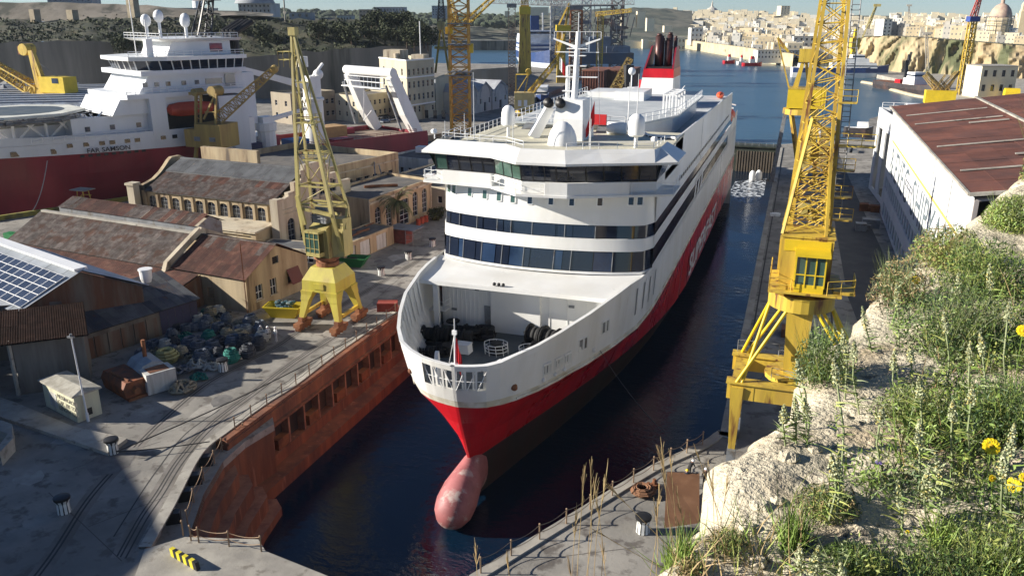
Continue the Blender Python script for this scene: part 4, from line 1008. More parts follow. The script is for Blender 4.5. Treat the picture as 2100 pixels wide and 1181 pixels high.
panels(ls,lp(-.3,-.5,3.25),ld*(ll+.6),li*7.4+V((0,0,2.3)),17,3,[BLUER,GREYR2],ribs=4)
mb=MB(); mb.quad(lp(-.2,-.4,3.15),lp(ll+.2,-.4,3.15),lp(ll+.2,6.8,5.3),lp(-.2,6.8,5.3)); mb.build('roof_lining',DARKIN,ls)
mb=MB()
for i in range(7): 
    p=lp(.8+i*1.6,-.05,.1); mb.quad(p,p+ld*1.45,p+ld*1.45+V((0,0,2.4)),p+V((0,0,2.4)))
for i in range(7):
    p=lp(.8+i*1.6,-.08,.1); mb.bar(p,p+V((0,0,2.5)),.08)
mb.build('corrugated_cladding',RUSTW,ls)
# ---------------- open fronted shed, lower left
of=bthing('open_fronted_shed','open fronted shed with shade-darkened brown roof and tall grey block wall at the left edge','shed',None)
O1=(-72.3,57.1); O2=(-67.4,61.3); O3=(-72.5,66.5)
mb=MB(); wallh(mb,O1,O2,0,5.9); wallh(mb,O2,O3,0,5.6); wallh(mb,(-72.4,57.5),(-72.4,57.2),0,5.9); mb.build('wall',STONEG,of)
mb=MB()
for x,y in ((-74.6,55.2),(-72.5,56.9),(-77.5,52.6)): mb.bar((x,y,0),(x,y,6.0),.28)
mb.build('post',CONC2,of)
r0=V((-66.6,61.2,5.8)); ru=V((-80.5,48.6,6.0))-r0; rv=V((-6.0,5.6,.9)); panels(of,r0,ru,rv,12,2,[M('shaded_rusty_sheet',(.022,.012,.009),.9,(.035,.02,.015),.4,.9,var=.3,rnd=.2,spec=.05)],ribs=7,th=.03)  # rusty sheets with the shade of the solar roof put into their colour
mb=MB(); mb.quad(r0-V((0,0,.1)),r0+ru-V((0,0,.1)),r0+ru+rv-V((0,0,.1)),r0+rv-V((0,0,.1))); mb.build('roof_lining',DARKIN,of)
mb=MB(); wallh(mb,(-96,54),(-76,67),0,6.5); mb.build('rear_wall',STONEG,of)
# ---------------- white roofed low building and pale building in the distance between docks
for nm,lab,poly,z,wm,rm in (
 ('service_building','low pale service building with grey roof behind the palm tree building',[(-80,160),(-68,158),(-66,172),(-78,176)],4.2,STONEP,GREYR2),
 ('flat_store','flat roofed white store with box plant on top near the stern of the red ship',[(-92,178),(-80,176),(-76,192),(-88,196)],4.6,WOODG,ROOFGR),
 ('quay_depot','small cream depot with flat roof just past the arched building',[(-72.5,150.5),(-64.2,149.2),(-62.5,158),(-70.8,160)],4.0,STONEP,ROOFGR),
 ('dockside_hut','little grey roofed hut beside the stern of the ferry',[(-72,180),(-62,178),(-60,190),(-70,192)],3.6,STONEP,GREYR2)):
    hol={0:[(1.5+i*2.4,2.6+i*2.4,1.2,2.6) for i in range(3)],1:[(2+i*3,3.4+i*3,1.0,2.6) for i in range(3)]}
    t=flatb(nm,lab,'building',poly,0,z,wm,rm,.4,hol); 
    for e in (0,1): glaze(t,poly[e],poly[(e+1)%4],hol[e],fm=WHITE2,nx=1,nz=1)
mb=MB(); mb.box(-.9,.9,-.9,.9,0,1.6); t=mb.build('roof_tank',WHITE2); t.location=(-70,154,4.4); tag(t,'white box tank on top of the cream depot','tank')
t=inst(t,None,(-86,186,4.9),None,(1.6,1.2,.9)); tag(t,'large pale plant box on top of the flat white store','plant box')
# green roofless building by the left dock: small white boxes
mb=MB(); mb.box(-2.6,2.6,-1.3,1.3,0,2.6); mb.box(-2.65,2.65,-1.35,1.35,2.6,2.7); t=mb.build('shipping_container',M('pale_green_paint',(.5,.56,.5),.5,(.42,.48,.42),.4,1)); t.location=(-118.5,131,0); t.rotation_euler=(0,0,R(-8)); tag(t,'pale green container standing beside the far end of the stone workshop','container')
mb=MB(); mb.box(-5,5,-2.2,2.2,0,2.5); mb.box(-5.2,5.2,-2.4,2.4,2.5,2.65); t=mb.build('white_hut',STONEP); t.location=at(90,520,0)+V((3,-1,0)); t.rotation_euler=(0,0,R(-8)); tag(t,'long flat white hut at the left beyond the solar roof','hut')
# ================================================================ CRANES
def wheels(t,pts,mat=RUST):
    for x,y in pts:
        mb=MB(); mb.box(x-.45,x+.45,y-1.5,y+1.5,.55,1.05); mb.box(x-.3,x+.3,y-.6,y+.6,1.0,1.6)
        for dy in (-1.1,-.4,.4,1.1): mb.tube((x-.25,y+dy,.38),(x+.25,y+dy,.38),.38,n=10)
        mb.build('wheel_bogie',mat,t)
# ---- left dock crane
YELG=M('crane_lime_yellow',(.50,.43,.06),.5,(.42,.33,.07),.4,.7,var=.12,streak=True,col3=(.2,.12,.04),sc3=.9,mix3=.15)
lc=thing('dock_crane','pale yellow jib crane, jib raised high, standing on the left quay by the ferry bow','crane',(-52.8,85.4,0))
wheels(lc,[(-2.5,-2.6),(2.5,-2.6),(-2.5,2.6),(2.5,2.6)])
for sx in (-1,1):
    for sy in (-1,1):
        mb=MB(); mb.loft([[V((sx*(2.5-o)+a*w,sy*(2.6-o)+b*w,z)) for a,b in ((-1,-1),(1,-1),(1,1),(-1,1))] for z,w,o in ((1.5,.32,0),(5.0,.62,.8))]) 
        mb.loft([[V((sx*(2.5-o)+a*w,sy*(2.6-o)+b*w,z)) for a,b in ((-1,-1),(1,-1),(1,1),(-1,1))] for z,w,o in ((3.8,.55,.5),(4.5,.72,.75),(5.0,.85,.85))]); mb.build('leg',YELG,lc)
mb=MB()
for sx in (-1,1): mb.bar((sx*2.5,-2.6,1.9),(sx*2.5,2.6,1.9),.35,.4)
mb.build('sill_beam',YEL,lc)
mb=MB(); mb.loft([[V((a*w,b*w2,z)) for a,b in ((-1,-1),(1,-1),(1,1),(-1,1))] for z,w,w2 in ((4.9,2.35,2.45),(6.3,2.3,2.4),(7.8,1.5,1.5))]); mb.box(-.7,.7,-2.55,-2.4,5.3,6.0); mb.build('portal_box',YELG,lc)
mb=MB(); mb.lathe([(1.4,7.8),(1.4,8.3),(1.1,8.3),(1.1,8.7),(1.6,8.7),(1.6,9.0)],(0,0,0),20); mb.build('slewing_ring',RUST,lc)
ro=R(-8); RO=Matrix.Rotation(ro,4,'Z')@Matrix.Diagonal((.76,.76,1,1))
mb=MB(); mb.T=RO
mb.add([(-2.1,-1.6,9),(1.7,-1.6,9),(1.7,2.6,9),(-2.1,2.6,9),(-2.0,-1.5,12.6),(1.4,-1.5,12.6),(1.4,2.6,14),(-2.0,2.6,14)],[(3,2,1,0),(4,5,6,7),(0,1,5,4),(1,2,6,5),(2,3,7,6),(3,0,4,7)])
mb.box(2.0,3.7,-.2,2.0,9.2,13.8); mb.add([(1.7,-.8,9.0),(3.7,-.4,9.2),(3.7,-.1,10),(1.7,-.5,13.2)],[(0,1,2,3)]); mb.build('machine_house',YELP,lc)
mb=MB(); mb.T=RO; mb.box(-1.8,.9,-2.9,-1.6,9.3,9.8); mb.box(-1.95,1.05,-3.1,-1.5,12.2,12.45)
for x in (-1.8,-.9,0,.9): mb.bar((x,-2.9,9.7),(x,-2.9,12.2),.09)
for x in (-1.8,.9):
    mb.bar((x,-1.6,9.7),(x,-1.6,12.2),.09)
for z in (10.3,11.5): mb.bar((-1.8,-2.9,z),(.9,-2.9,z),.07)
c=mb.build('cab',YELP,lc)
for k,(x0,x1) in enumerate(((-1.75,-.95),(-.85,-.05),(.05,.85))):
    mb=MB(); mb.T=RO; mb.quad((x0,-2.87,9.8),(x1,-2.87,9.8),(x1,-2.87,12.15),(x0,-2.87,12.15)); mb.build('cab_window',GLASSG,c)
mb=MB(); mb.T=RO; mb.quad((-1.8,-1.6,9.8),(-1.8,-2.85,9.8),(-1.8,-2.85,12.15),(-1.8,-1.6,12.15)); mb.build('cab_window',GLASSG,c)
mb=MB(); mb.T=RO; mb.rail([V(p) for p in ((-1.6,-1.4,13.4),(1.6,-1.4,13.4))],1.1,.04,.6,3); mb.box(-1.4,1.2,-1.2,1.2,13.2,14.2); mb.tube((-1.2,0,14.6),(1.2,0,14.6),.7,n=12); mb.build('winch_platform',STEEL,lc)
AP=atY(600,62,86.2)-V((-52.8,85.4,0))
def chord(x0,y0,z0,r=.16,name='jib_chord',mat=YELP):
    mb=MB(); mb.bar((x0,y0,z0),AP+V((x0*.05,y0*.05,0)),r*2.2,r*2,r*1.2,r*1.2); return mb.build(name,mat,lc)
base={'L1':V((-2.7,-1.2,15)),'L2':V((-2.5,1.4,15)),'R1':V((1.9,-1.3,14.2)),'R2':V((2.5,1.3,15.0))}
for k,p in base.items(): chord(*p,.2 if k[1]=='1' else .15)
def on(k,z):
    p=base[k]; q=AP+V((p.x*.05,p.y*.05,0)); t=(z-p.z)/(q.z-p.z); return p.lerp(q,t)
mb=MB()
for i,z in enumerate((15.4,17.6,21.5,25.5,29.5,32.5)):
    P=[on(k,z) for k in ('L1','R1','R2','L2')]
    for a,b in zip(P,P[1:]+P[:1]): mb.bar(a,b,.2 if i<3 else .12)
    if i:
        for k in range(4): 
            if (i+k)%2: mb.tube(Q[k],P[(k+1)%4],.06,n=4)
            else: mb.tube(Q[(k+1)%4],P[k],.06,n=4)
    Q=P
mb.build('jib_bracing',YELP,lc)
mb=MB(); mb.bar((-2.7,-1.2,15),(-1.9,-1.5,10.5),.35,.3); mb.bar((1.9,-1.3,14.2),(2.5,-.3,9.4),.4,.35); mb.bar((2.5,1.3,15),(2.7,1.3,9.4),.35,.3); mb.bar((-2.5,1.4,15),(-1.8,2.0,10),.3,.3)
mb.bar((-2.7,-1.2,15),(1.9,-1.3,14.4),.5,.35); mb.bar((-2.5,1.4,15),(2.5,1.3,15),.4,.3); mb.bar((2.5,1.3,15),(2.8,-.1,12.5),.3); mb.bar((-2.6,-1.5,16.5),(-1.9,-1.4,13),.5,.3); mb.build('jib_foot',YELP,lc)
mb=MB()
for k,(z,h) in enumerate(((20.6,.6),(24.9,.5))):
    P=on('L1',z).lerp(on('R2',z),.5); mb.box(P.x-1.2,P.x+1.2,P.y-1,P.y+1,z,z+.12); mb.rail([P+V((-1.2,-1,.1)),P+V((1.2,-1,.1)),P+V((1.2,1,.1))],1,.03,.8)
mb.bar(AP+V((-1.6,0,-3.4)),AP+V((-.2,0,-3.2)),.1); 
a=AP+V((-1.9,-.5,-4.2)); mb.rail([a,a+V((1.5,0,0)),a+V((1.5,1,0)),a+V((0,1,0)),a],1.8,.05,.8); mb.box(AP.x-.4,AP.x+.5,AP.y-.4,AP.y+.4,AP.z-.6,AP.z+.3)
mb.path([on('R1',18).lerp(on('R2',18),.5)+V((-1,0,0)),on('R1',26).lerp(on('R2',26),.5)+V((-.4,0,0))],.05); mb.path([on('R1',18).lerp(on('R2',18),.5)+V((-.5,0,0)),on('R1',26).lerp(on('R2',26),.5)+V((0,0,0))],.05)
for i in range(22):
    q=on('R1',18+i*.36).lerp(on('R2',18+i*.36),.5)+V((-1+.06*i*.36*.9,0,0)); mb.tube(q,q+V((.5,0,0)),.03,n=4,cap=False)
mb.build('ladder_and_platforms',YELP,lc)
mb=MB()
for o in (-.15,.1): mb.path([AP+V((o,0,0)),V((1.0+o,.6,14))],.02,3)
mb.build('hoist_rope',BLACK,lc)
# ---- right dock crane (large yellow, tubular legs)
RX,RY=1.7,68.2
rc=thing('portal_crane','tall yellow portal crane with tubular struts and lattice tower between dock and warehouse','crane',(RX,RY,0))
# portal
for x,y in ((-4.1,-2.6),(-4.1,3.6),(5.2,-2.6),(5.2,3.6)):
    mb=MB(); mb.loft([[V((x+a*w,y+b*w,z)) for a,b in ((-.8,-1),(.8,-1),(.8,1),(-.8,1))] for z,w in ((2.0,.34),(6.4,.58),(7.8,.66))]); mb.build('leg',YEL,rc)
    mb=MB(); mb.box(x-.35,x+.35,y-.8,y+.8,.5,2.0)
    for dy in (-.6,.6): mb.tube((x-.2,y+dy,.42),(x+.2,y+dy,.42),.42,n=10)
    mb.build('wheel_bogie',STEEL,rc)
mb=MB()
for y in (-2.6,3.6): mb.box(-4.9,5.6,y-.45,y+.45,6.7,8.1); mb.box(-5.0,6.1,y-.65,y+.65,8.1,8.2)
for x in (-4.1,5.2): mb.box(x-.5,x+.5,-2.1,3.1,6.9,8.0)
for x in (-2.8,2.8): mb.box(x-.06,x+.06,-3.08,-3.05,6.7,8.1)
mb.lathe([(2.3,7.8),(2.3,8.2),(1.9,8.2)],(.2,.6,0),20); mb.build('portal_beam',YEL,rc)
mb=MB(); mb.rail([V((-4.6,3.9,8.2)),V((6,3.9,8.2))],1.1,.03,1.6); mb.rail([V((-1.5,-1.4,8.2)),V((0.5,-2.0,8.2)),V((3,-1.6,8.2)),V((4,1,8.2))],1.0,.03,1.4); mb.build('railing',STEEL,rc)
ZR=14.3
mb=MB(); mb.loft([[V((.2+a*w,.6+b*w*.8,z)) for a,b in ((-1,-1),(1,-1),(1,1),(-1,1))] for z,w in ((8.2,.8),(ZR,1.05))]); mb.box(-.1,.25,-.33,-.30,9.5,10.0); mb.build('centre_column',YEL,rc)
rr=2.6
def rp(a): return V((.2+rr*.92*math.cos(a),.6+rr*.92*math.sin(a),ZR+.1))
for cx,cy in ((-4.1,-2.9),(-4.1,3.9),(5.4,-2.9),(5.4,3.9)):
    for k in (0,1):
        ang=math.atan2(cy,cx); a=ang+(-.52 if k else .52)
        mb=MB(); mb.tube((cx+(.35 if k else -.1),cy,8.1),rp(a),.14,n=10); mb.build('tubular_strut',YELB,rc,True)
mb=MB(); mb.lathe([(rr,ZR),(rr,ZR+1.1),(rr-.25,ZR+1.1),(rr-.25,ZR)],(.2,.6,0),28); mb.lathe([(rr+.05,ZR+1.1),(rr+.05,ZR+1.25),(rr-.6,ZR+1.25)],(.2,.6,0),28); mb.build('ring_girder',YEL,rc)
mb=MB(); mb.lathe([(rr-.7,ZR+1.25),(rr-.7,ZR+1.7),(.5,ZR+1.7)],(.2,.6,0),24); mb.build('slewing_ring',RUST,rc)
zt=ZR+1.75; before=set(kids(rc))
mb=MB(); mb.box(-1.9,3.6,-2.5,3.6,zt,zt+.15); mb.box(3.0,4.6,-1.8,.4,zt+.1,zt+.35); mb.build('slewing_platform',YEL,rc)
mb=MB(); P=[V((-1.85,3.5,zt+.15)),V((-1.85,-2.4,zt+.15)),V((-.2,-2.45,zt+.15))]; mb.rail(P,1.1,.035,1.0); mb.rail([V((2.5,-2.4,zt+.15)),V((4.5,-1.8,zt+.3)),V((4.5,.3,zt+.3))],1.1,.035,1.0); mb.build('railing',YEL,rc)
mb=MB(); mb.box(-1.2,2.7,-.4,3.6,zt+.15,zt+4.1); mb.box(-1.3,2.8,-.5,3.7,zt+4.1,zt+4.22); mb.build('machinery_house',YEL,rc)
mb=MB(); mb.box(-1.0,2.5,-.45,-.4,zt+3.0,zt+3.9); mb.build('house_panel',YELB,rc)
cx0,cx1=.0,2.2
mb=MB(); mb.box(cx0,cx1,-2.2,-.5,zt+.15,zt+.8); mb.box(cx0-.12,cx1+.3,-2.5,-.3,zt+3.1,zt+3.3)
for x in (cx0,cx0+.75,cx1-.7,cx1): mb.bar((x,-2.2,zt+.6),(x,-2.2,zt+3.1),.1)
for z in (1.6,): mb.bar((cx0,-2.2,zt+z),(cx1,-2.2,zt+z),.08)
mb.bar((cx0,-.6,zt+.6),(cx0,-.6,zt+3.1),.1); mb.bar((cx1,-.6,zt+.6),(cx1,-.6,zt+3.1),.1); mb.bar((cx0,-2.2,zt+1.6),(cx0,-.6,zt+1.6),.08)
cab=mb.build('cab',YELB,rc)
for x0,x1 in ((cx0+.05,cx0+.7),(cx0+.8,cx1-.75),(cx1-.65,cx1-.05)):
    for z0,z1 in ((.8,1.55),(1.65,3.05)):
        mb=MB(); mb.quad((x0,-2.17,zt+z0),(x1,-2.17,zt+z0),(x1,-2.17,zt+z1),(x0,-2.17,zt+z1)); mb.build('cab_window',GLASSG,cab)
mb=MB(); mb.quad((cx0,-.65,zt+.8),(cx0,-2.15,zt+.8),(cx0,-2.15,zt+3.05),(cx0,-.65,zt+3.05)); mb.build('cab_window',GLASSB,cab)
# counterweight/second house, A-frame and winches
mb=MB(); mb.box(-1.4,2.9,3.9,5.4,zt+.1,zt+2.8); mb.build('counterweight',YEL,rc)
def tower(parent,c0,w0,d0,c1,w1,d1,nb,rc_,rb,mat,name='tower_bracing',cname='tower_chord'):
    c0,c1=V(c0),V(c1)
    R_=lambda t:[c0.lerp(c1,t)+V((sx*(w0+(w1-w0)*t)/2,sy*(d0+(d1-d0)*t)/2,0)) for sx,sy in ((-1,-1),(1,-1),(1,1),(-1,1))]
    a,b=R_(0),R_(1)
    for k in range(4):
        mb=MB(); mb.bar(a[k],b[k],rc_*2,rc_*2); mb.build(cname,mat,parent)
    mb=MB(); prev=a
    for i in range(1,nb+1):
        cur=R_(i/nb)
        for k in range(4):
            j=(k+1)%4; mb.tube(cur[k],cur[j],rb,n=4,cap=False)
            mb.tube(prev[k],cur[j],rb,n=4,cap=False); mb.tube(prev[j],cur[k],rb,n=4,cap=False)
        prev=cur
    mb.build(name,mat,parent)
# inner trestle (A-frame) then the raised jib whose two heavy chords run out of the top of the picture
tower(rc,(.4,1.6,zt+4.2),3.3,3.0,(.9,4.0,zt+13.0),1.6,1.3,6,.11,.045,YEL)
jl=lambda x,y,Yw:atY(x,y,Yw)-V((RX,RY,0))
for o_ in kids(rc):
    if o_ not in before: o_.location.x=-.55
J=[(jl(1600,600,71.2),jl(1692,0,74.5)),(jl(1693,560,71.2),jl(1741,0,74.5))]
JB=[(a+V((-.3,1.6,0)),b+V((-.3,1.5,0))) for a,b in J]
JT=[]
for a,b in J+JB:
    d_=(b-a); e=a+d_*1.12; JT.append((a,e)); mb=MB(); mb.bar(a,e,.34,.34,.24,.24); mb.build('jib_chord',YEL,rc)
mb=MB()
N=17
for i in range(N+1):
    t=i/N; P=[p[0].lerp(p[1],t) for p in (JT[0],JT[1],JT[3],JT[2])]
    for a,b in zip(P,P[1:]+P[:1]): mb.tube(a,b,.045,n=4,cap=False)
    if i:
        for k in range(4):
            if k in(0,2): mb.tube(Q[k],P[(k+1)%4],.045,n=4,cap=False); mb.tube(Q[(k+1)%4],P[k],.045,n=4,cap=False)
            elif i%2: mb.tube(Q[k],P[(k+1)%4],.05,n=4,cap=False)
    Q=P
mb.build('jib_bracing',YEL,rc)
# ladder cage to the right
L0,L1=jl(1722,480,73),jl(1757,0,76); 
mb=MB(); L0=jl(1716,440,73); e=L0+(L1-L0)*1.1
for o in (-.32,.32): mb.tube(L0+V((o,0,0)),e+V((o,0,0)),.045,n=4)
for i in range(46): q=L0.lerp(e,i/45); mb.tube(q+V((-.32,0,0)),q+V((.32,0,0)),.03,n=4,cap=False)
mb.build('ladder',STEEL,rc)
mb=MB()
for y,w in ((450,1.8),(405,1.6),(350,1.6),(300,3.0),(212,1.3)):
    q=jl(1700+ (1741-1700)*(450-y)/450,y,73.2); mb.box(q.x-.2,q.x+w,q.y-.4,q.y+.6,q.z,q.z+.1); mb.rail([q+V((-.2,-.4,.1)),q+V((w,-.4,.1))],1,.03,.8)
mb.build('ladder_platform',YEL,rc)
mb=MB()
for x,y in ((1655,300),(1690,300)): q=jl(x,y,76); mb.box(q.x-.35,q.x+.35,q.y-.4,q.y+.4,q.z-1.8,q.z+1.6)
q=jl(1672,320,76.5); mb.box(q.x-1.2,q.x+1.2,q.y-.6,q.y+.6,q.z-.6,q.z+.9)
for x,y in ((1648,430),(1668,440)): q=jl(x,y,75); mb.box(q.x-.5,q.x+.5,q.y-.4,q.y+.4,q.z-.5,q.z+.5)
mb.build('hoist_gear',YELP,rc)
mb=MB()
for o in (0,.25,.5): mb.path([jl(1700,0,76)+V((o,0,4)),jl(1672,330,77)+V((o,0,0))],.02,3)
mb.build('hoist_rope',BLACK,rc)
# ---- crane beyond it (boxy house on a tubular tripod)
bx=at(1625,372,0); q0=bx
mc=thing('harbour_crane','yellow harbour crane with boxy house at the far end of the right quay','crane',q0)
Yc=q0.y
ml=lambda x,y,dy=0:atY(x,y,Yc+dy)-q0
for x,y in ((1583,372),(1655,372),(1600,350),(1672,350)):
    k=(x-1583)/90
for (x,y,xt,dy) in ((1582,372,1612,-3),(1672,372,1668,-3),(1640,372,1622,5),(1698,345,1672,6)):
    a=ml(x,y,dy); a.z=0; b=ml(xt,225,dy*.4); mb=MB(); mb.bar(a,b,1.0,1.0,.8,.8); mb.build('leg',STEEL if x<1600 else YEL,mc)
a,b=ml(1605,228),ml(1680,228); mb=MB(); mb.lathe([(3.9,a.z-.5),(3.9,a.z+.7),(3.2,a.z+.8)],((a.x+b.x)/2,0,0),18); mb.build('slewing_ring',YEL,mc)
a,b=ml(1613,219),ml(1695,183); mb=MB(); mb.box(a.x,b.x,-3.5,3.5,a.z,b.z); 
mb.mat(1); mb.box(a.x-.05,b.x+.05,-3.55,3.55,b.z,b.z+.2); mb.build('machinery_house',[YELB,YEL],mc)
text('CR\n18','crane_number',BLACK,mc,(ml(1660,197).x,-3.6,ml(1660,200).z),(R(90),0,0),1.3,.02,align='CENTER')
mb=MB(); p0=ml(1630,183); p1=ml(1650,118); p2=ml(1644,183); mb.bar(p0,p1,1.2,.8,.6,.6); mb.bar(ml(1660,183,1),ml(1652,118,1),.9,.6,.6,.6); mb.box(p1.x-1.2,p1.x+1.3,-.8,.8,p1.z-1,p1.z+1.8); mb.build('a_frame',YEL,mc)
mb=MB()
for o in (0,1.2): mb.bar(ml(1618,181,o),ml(1595,80,o),.35,.35,.25,.25)
mb.bar(ml(1595,78),ml(1617,107),.6,.5); mb.bar(ml(1617,107),ml(1597,90),.2)
for i in range(9): mb.tube(ml(1618,181).lerp(ml(1595,80),i/9),ml(1618,181,1.2).lerp(ml(1595,80,1.2),(i+1)/9),.1,n=4)
mb.path([ml(1617,107),ml(1652,120)],.06); mb.build('jib',YEL,mc)
mb=MB(); q=ml(1672,225); mb.bar(q,ml(1690,300),1.1,.9); mb.build('boom_rest',WHITE,mc)
# ---- lattice tower cranes
def tcrane(label,px,py0,D,w,ztop,mat,nb,name='tower_crane',arm=None,grp=None,cab=None,house=None,base=0):
    a=far(px,py0,D); t=thing(name,label,'crane',(a.x,a.y,base),R(-15),grp)
    tower(t,(0,0,0),w,w,(0,0,ztop),w,w,nb,w*.07,w*.03,mat)
    return t
# ---- big yellow crane beyond the red and white ship
YD=atY(95,250,250); base=at(96,236,0)
yc=thing('level_luffing_crane','squat yellow crane with box mast on round portal beyond the helideck ship','crane',base)
yl=lambda x,y,d=0:atY(x,y,base.y+d)-base
mb=MB(); z1=yl(60,205).z; z2=yl(60,200).z
for x in (64,92,118,142):
    a=yl(x,205); mb.bar((a.x,-4,0),(a.x,-4,z1+1.5),1.3,1.3); mb.bar((a.x,5,0),(a.x,5,z1+1.5),1.3,1.3)
mb.build('portal_leg',YEL,yc)
ca=(yl(62,205).x+yl(145,205).x)/2; rw=(yl(145,205).x-yl(62,205).x)/2
mb=MB(); mb.lathe([(rw,yl(96,206).z),(rw,yl(96,202).z),(rw*.85,yl(96,197).z),(.5,yl(96,196).z)],(ca,0,0),22); mb.build('portal_ring',YELB,yc,True)
mb=MB(); a=yl(80,196);b=yl(143,185); mb.box(a.x-4,b.x,-3,3,a.z,b.z+1); mb.build('slewing_platform',YEL,yc)
mb=MB(); a=yl(107,189);b=yl(143,158); mb.box(a.x-2,b.x,-3.4,3.0,a.z,b.z); mb.build('machinery_house',YELB,yc)
mb=MB(); c=yl(122,170); d=yl(133,160); mb.box(c.x,d.x,-3.5,-3.42,c.z,d.z); mb.build('house_window',GLASSB,yc)
mb=MB()
for dy in (-2,2):
    mb.bar(yl(84,192,dy),yl(62,104,dy),2.2,1.2,1.6,1.2); mb.bar(yl(98,190,dy),yl(66,104,dy),1.8,1.2,1.4,1.2)
for k in (.2,.45,.7): mb.bar(yl(84,192,0).lerp(yl(60,104,0),k)+V((-.8,0,0)),yl(98,190,0).lerp(yl(64,104,0),k),.8,3.2)
a=yl(60,102); mb.tube((a.x-1,-2.2,a.z),(a.x-1,2.2,a.z),2.2,n=12); mb.build('box_mast',YEL,yc)
mb=MB(); a=yl(47,103); mb.box(a.x-1,a.x+3,-1.5,1.5,a.z-1.6,a.z+1.4); mb.build('mast_head_sheave',RUST,yc)
mb=MB(); mb.lattice(yl(80,190,-1),yl(-60,108,-1),4.2,2.6,18,.3,.14,n=4); mb.build('jib',YEL,yc)
mb=MB(); mb.path([yl(80,130),yl(118,157)],.1); mb.build('stay',STEEL,yc)
# ---- small crane in front of the ship, standing on the left dock side
base=at(438,388,0); sc=thing('quay_crane','small ochre dockside crane with lattice jib in front of the red and white ship','crane',base)
OCH=M('ochre_crane_paint',(.36,.25,.07),.6,(.28,.18,.06),.4,.8,var=.2,streak=True)
yl=lambda x,y,d=0:atY(x,y,base.y+d)-base
z0=yl(435,297).z
mb=MB()
for x,y in ((-3,-3),(3,-3),(-3,3),(3,3)): mb.bar((x,y,0),(x*.6,y*.6,z0-.5),.9,.9,.6,.6)
mb.build('portal_leg',OCH,sc)
a=yl(400,297);b=yl(468,250); mb=MB(); mb.box(a.x,a.x+3,-3,3,a.z,yl(400,262).z); mb.box(a.x+3.01,b.x,-3.2,3.2,a.z,b.z-.4); mb.build('machinery_house',OCH,sc)
mb=MB(); 
for x in (.2,.8): mb.box(b.x-(b.x-a.x)*x*.7-1.5,b.x-(b.x-a.x)*x*.7,-3.27,-3.2,a.z+1.4,a.z+2.3)
mb.build('house_window',STEEL,sc)
mb=MB(); mb.lathe([(2.4,a.z-.9),(2.4,a.z-.1)],((a.x+b.x)/2,0,0),14); mb.build('slewing_ring',RUST,sc)
mb=MB()
for dy in (-1.4,1.4):
    mb.bar(yl(402,262,dy),yl(402,195,dy),.5); mb.bar(yl(412,262,dy),yl(412,195,dy),.4); mb.bar(yl(442,262,dy),yl(443,192,dy),.4); mb.bar(yl(418,245,dy),yl(440,196,dy),.35); mb.bar(yl(420,230,dy),yl(444,230,dy),.25)
for k in range(6): mb.bar(yl(402,200+k*10,-1.4),yl(412,206+k*10,-1.4),.15)
a=yl(398,194); mb.box(a.x,a.x+2.2,-1.8,1.8,a.z,a.z+.6); a=yl(442,187); mb.tube((a.x,-1.5,a.z),(a.x,1.5,a.z),1.1,n=12); a=yl(405,189); mb.tube((a.x,-1.3,a.z),(a.x,1.3,a.z),.8,n=10); mb.build('a_frame',OCH,sc)
mb=MB(); mb.lattice(yl(448,243,0),yl(563,142,6),2.3,1.2,16,.16,.08,n=4); a=yl(563,142,6); mb.ball(a,.9,8,6); mb.build('jib',OCH,sc)
# ---- lattice tower cranes and the gear around the far docks
def tower_at(label,px0,px1,py1,pbase,mat,nb,top=None,group=None,name='tower_crane'):
    cx=(px0+px1)/2; b=at(cx,pbase,0); t=thing(name,label,'crane',b,YAW,group)
    w=(atY(px1,pbase-20,b.y)-atY(px0,pbase-20,b.y)).length; zt_=atY(cx,py1,b.y).z
    t2=atY(cx+(0),py1,b.y)
    tower(t,(0,0,0),w,w,(0,0,zt_),w,w,nb,w*.055,w*.022,mat); return t,b,w,zt_
def rel(t,b,x,y,d=0):
    p=atY(x,y,b.y+d)-b; return Matrix.Rotation(-YAW,4,'Z')@p
t,b,w,zt_=tower_at('tall rust orange lattice tower crane left of the ferry bridge','928' and 928,963,-30,277,ORANGEY,15)
mb=MB(); mb.lattice(rel(t,b,955,48),rel(t,b,1040,-30),1.6,1.0,12,.14,.06,n=4); mb.lattice(rel(t,b,935,50),rel(t,b,915,-30),1.6,1.2,8,.14,.06,n=4); mb.build('jib',YEL,t)
a=rel(t,b,915,70);c=rel(t,b,929,56); mb=MB(); mb.box(a.x,c.x,-2,2,a.z,c.z); mb.build('counterweight',YELB,t)
a=rel(t,b,958,109);c=rel(t,b,970,90); mb=MB(); mb.box(a.x,c.x,-2,2,a.z,c.z); mb.build('cab',YELB,t)
mb=MB()
for y in (148,155,92,50): a=rel(t,b,945,y); mb.box(-w*.62,w*.62,-w*.62,w*.62,a.z,a.z+.3)
mb.build('tie_collar',STEEL,t)
t,b,w,zt_=tower_at('slender pale orange lattice tower crane in front of the blue and white ferry',1043,1056,12,232,M('pale_orange_steel',(.42,.3,.2),.6),30)
mb=MB(); a=rel(t,b,1050,8); mb.lattice(rel(t,b,1010,2),rel(t,b,1170,8),2,2,24,.15,.07,n=4); mb.box(-w*.7,w*.7,-w*.7,w*.7,a.z-1.5,a.z); mb.build('jib',STEEL,t)
t,b,w,zt_=tower_at('rusty orange lattice tower just left of the ferry mast',1168,1190,22,165,M('rust_orange_lattice',(.33,.13,.05),.7),16)
mb=MB(); a=rel(t,b,1160,22); c=rel(t,b,1195,12); mb.box(a.x,c.x,-3,3,a.z,c.z); mb.lattice(rel(t,b,1100,6),rel(t,b,1300,4),3,3,30,.2,.09,n=4); mb.build('crane_head',STEEL,t)
t,b,w,zt_=tower_at('slim yellow tower crane with level jib right of the ferry mast',1222,1233,30,170,YEL,28)
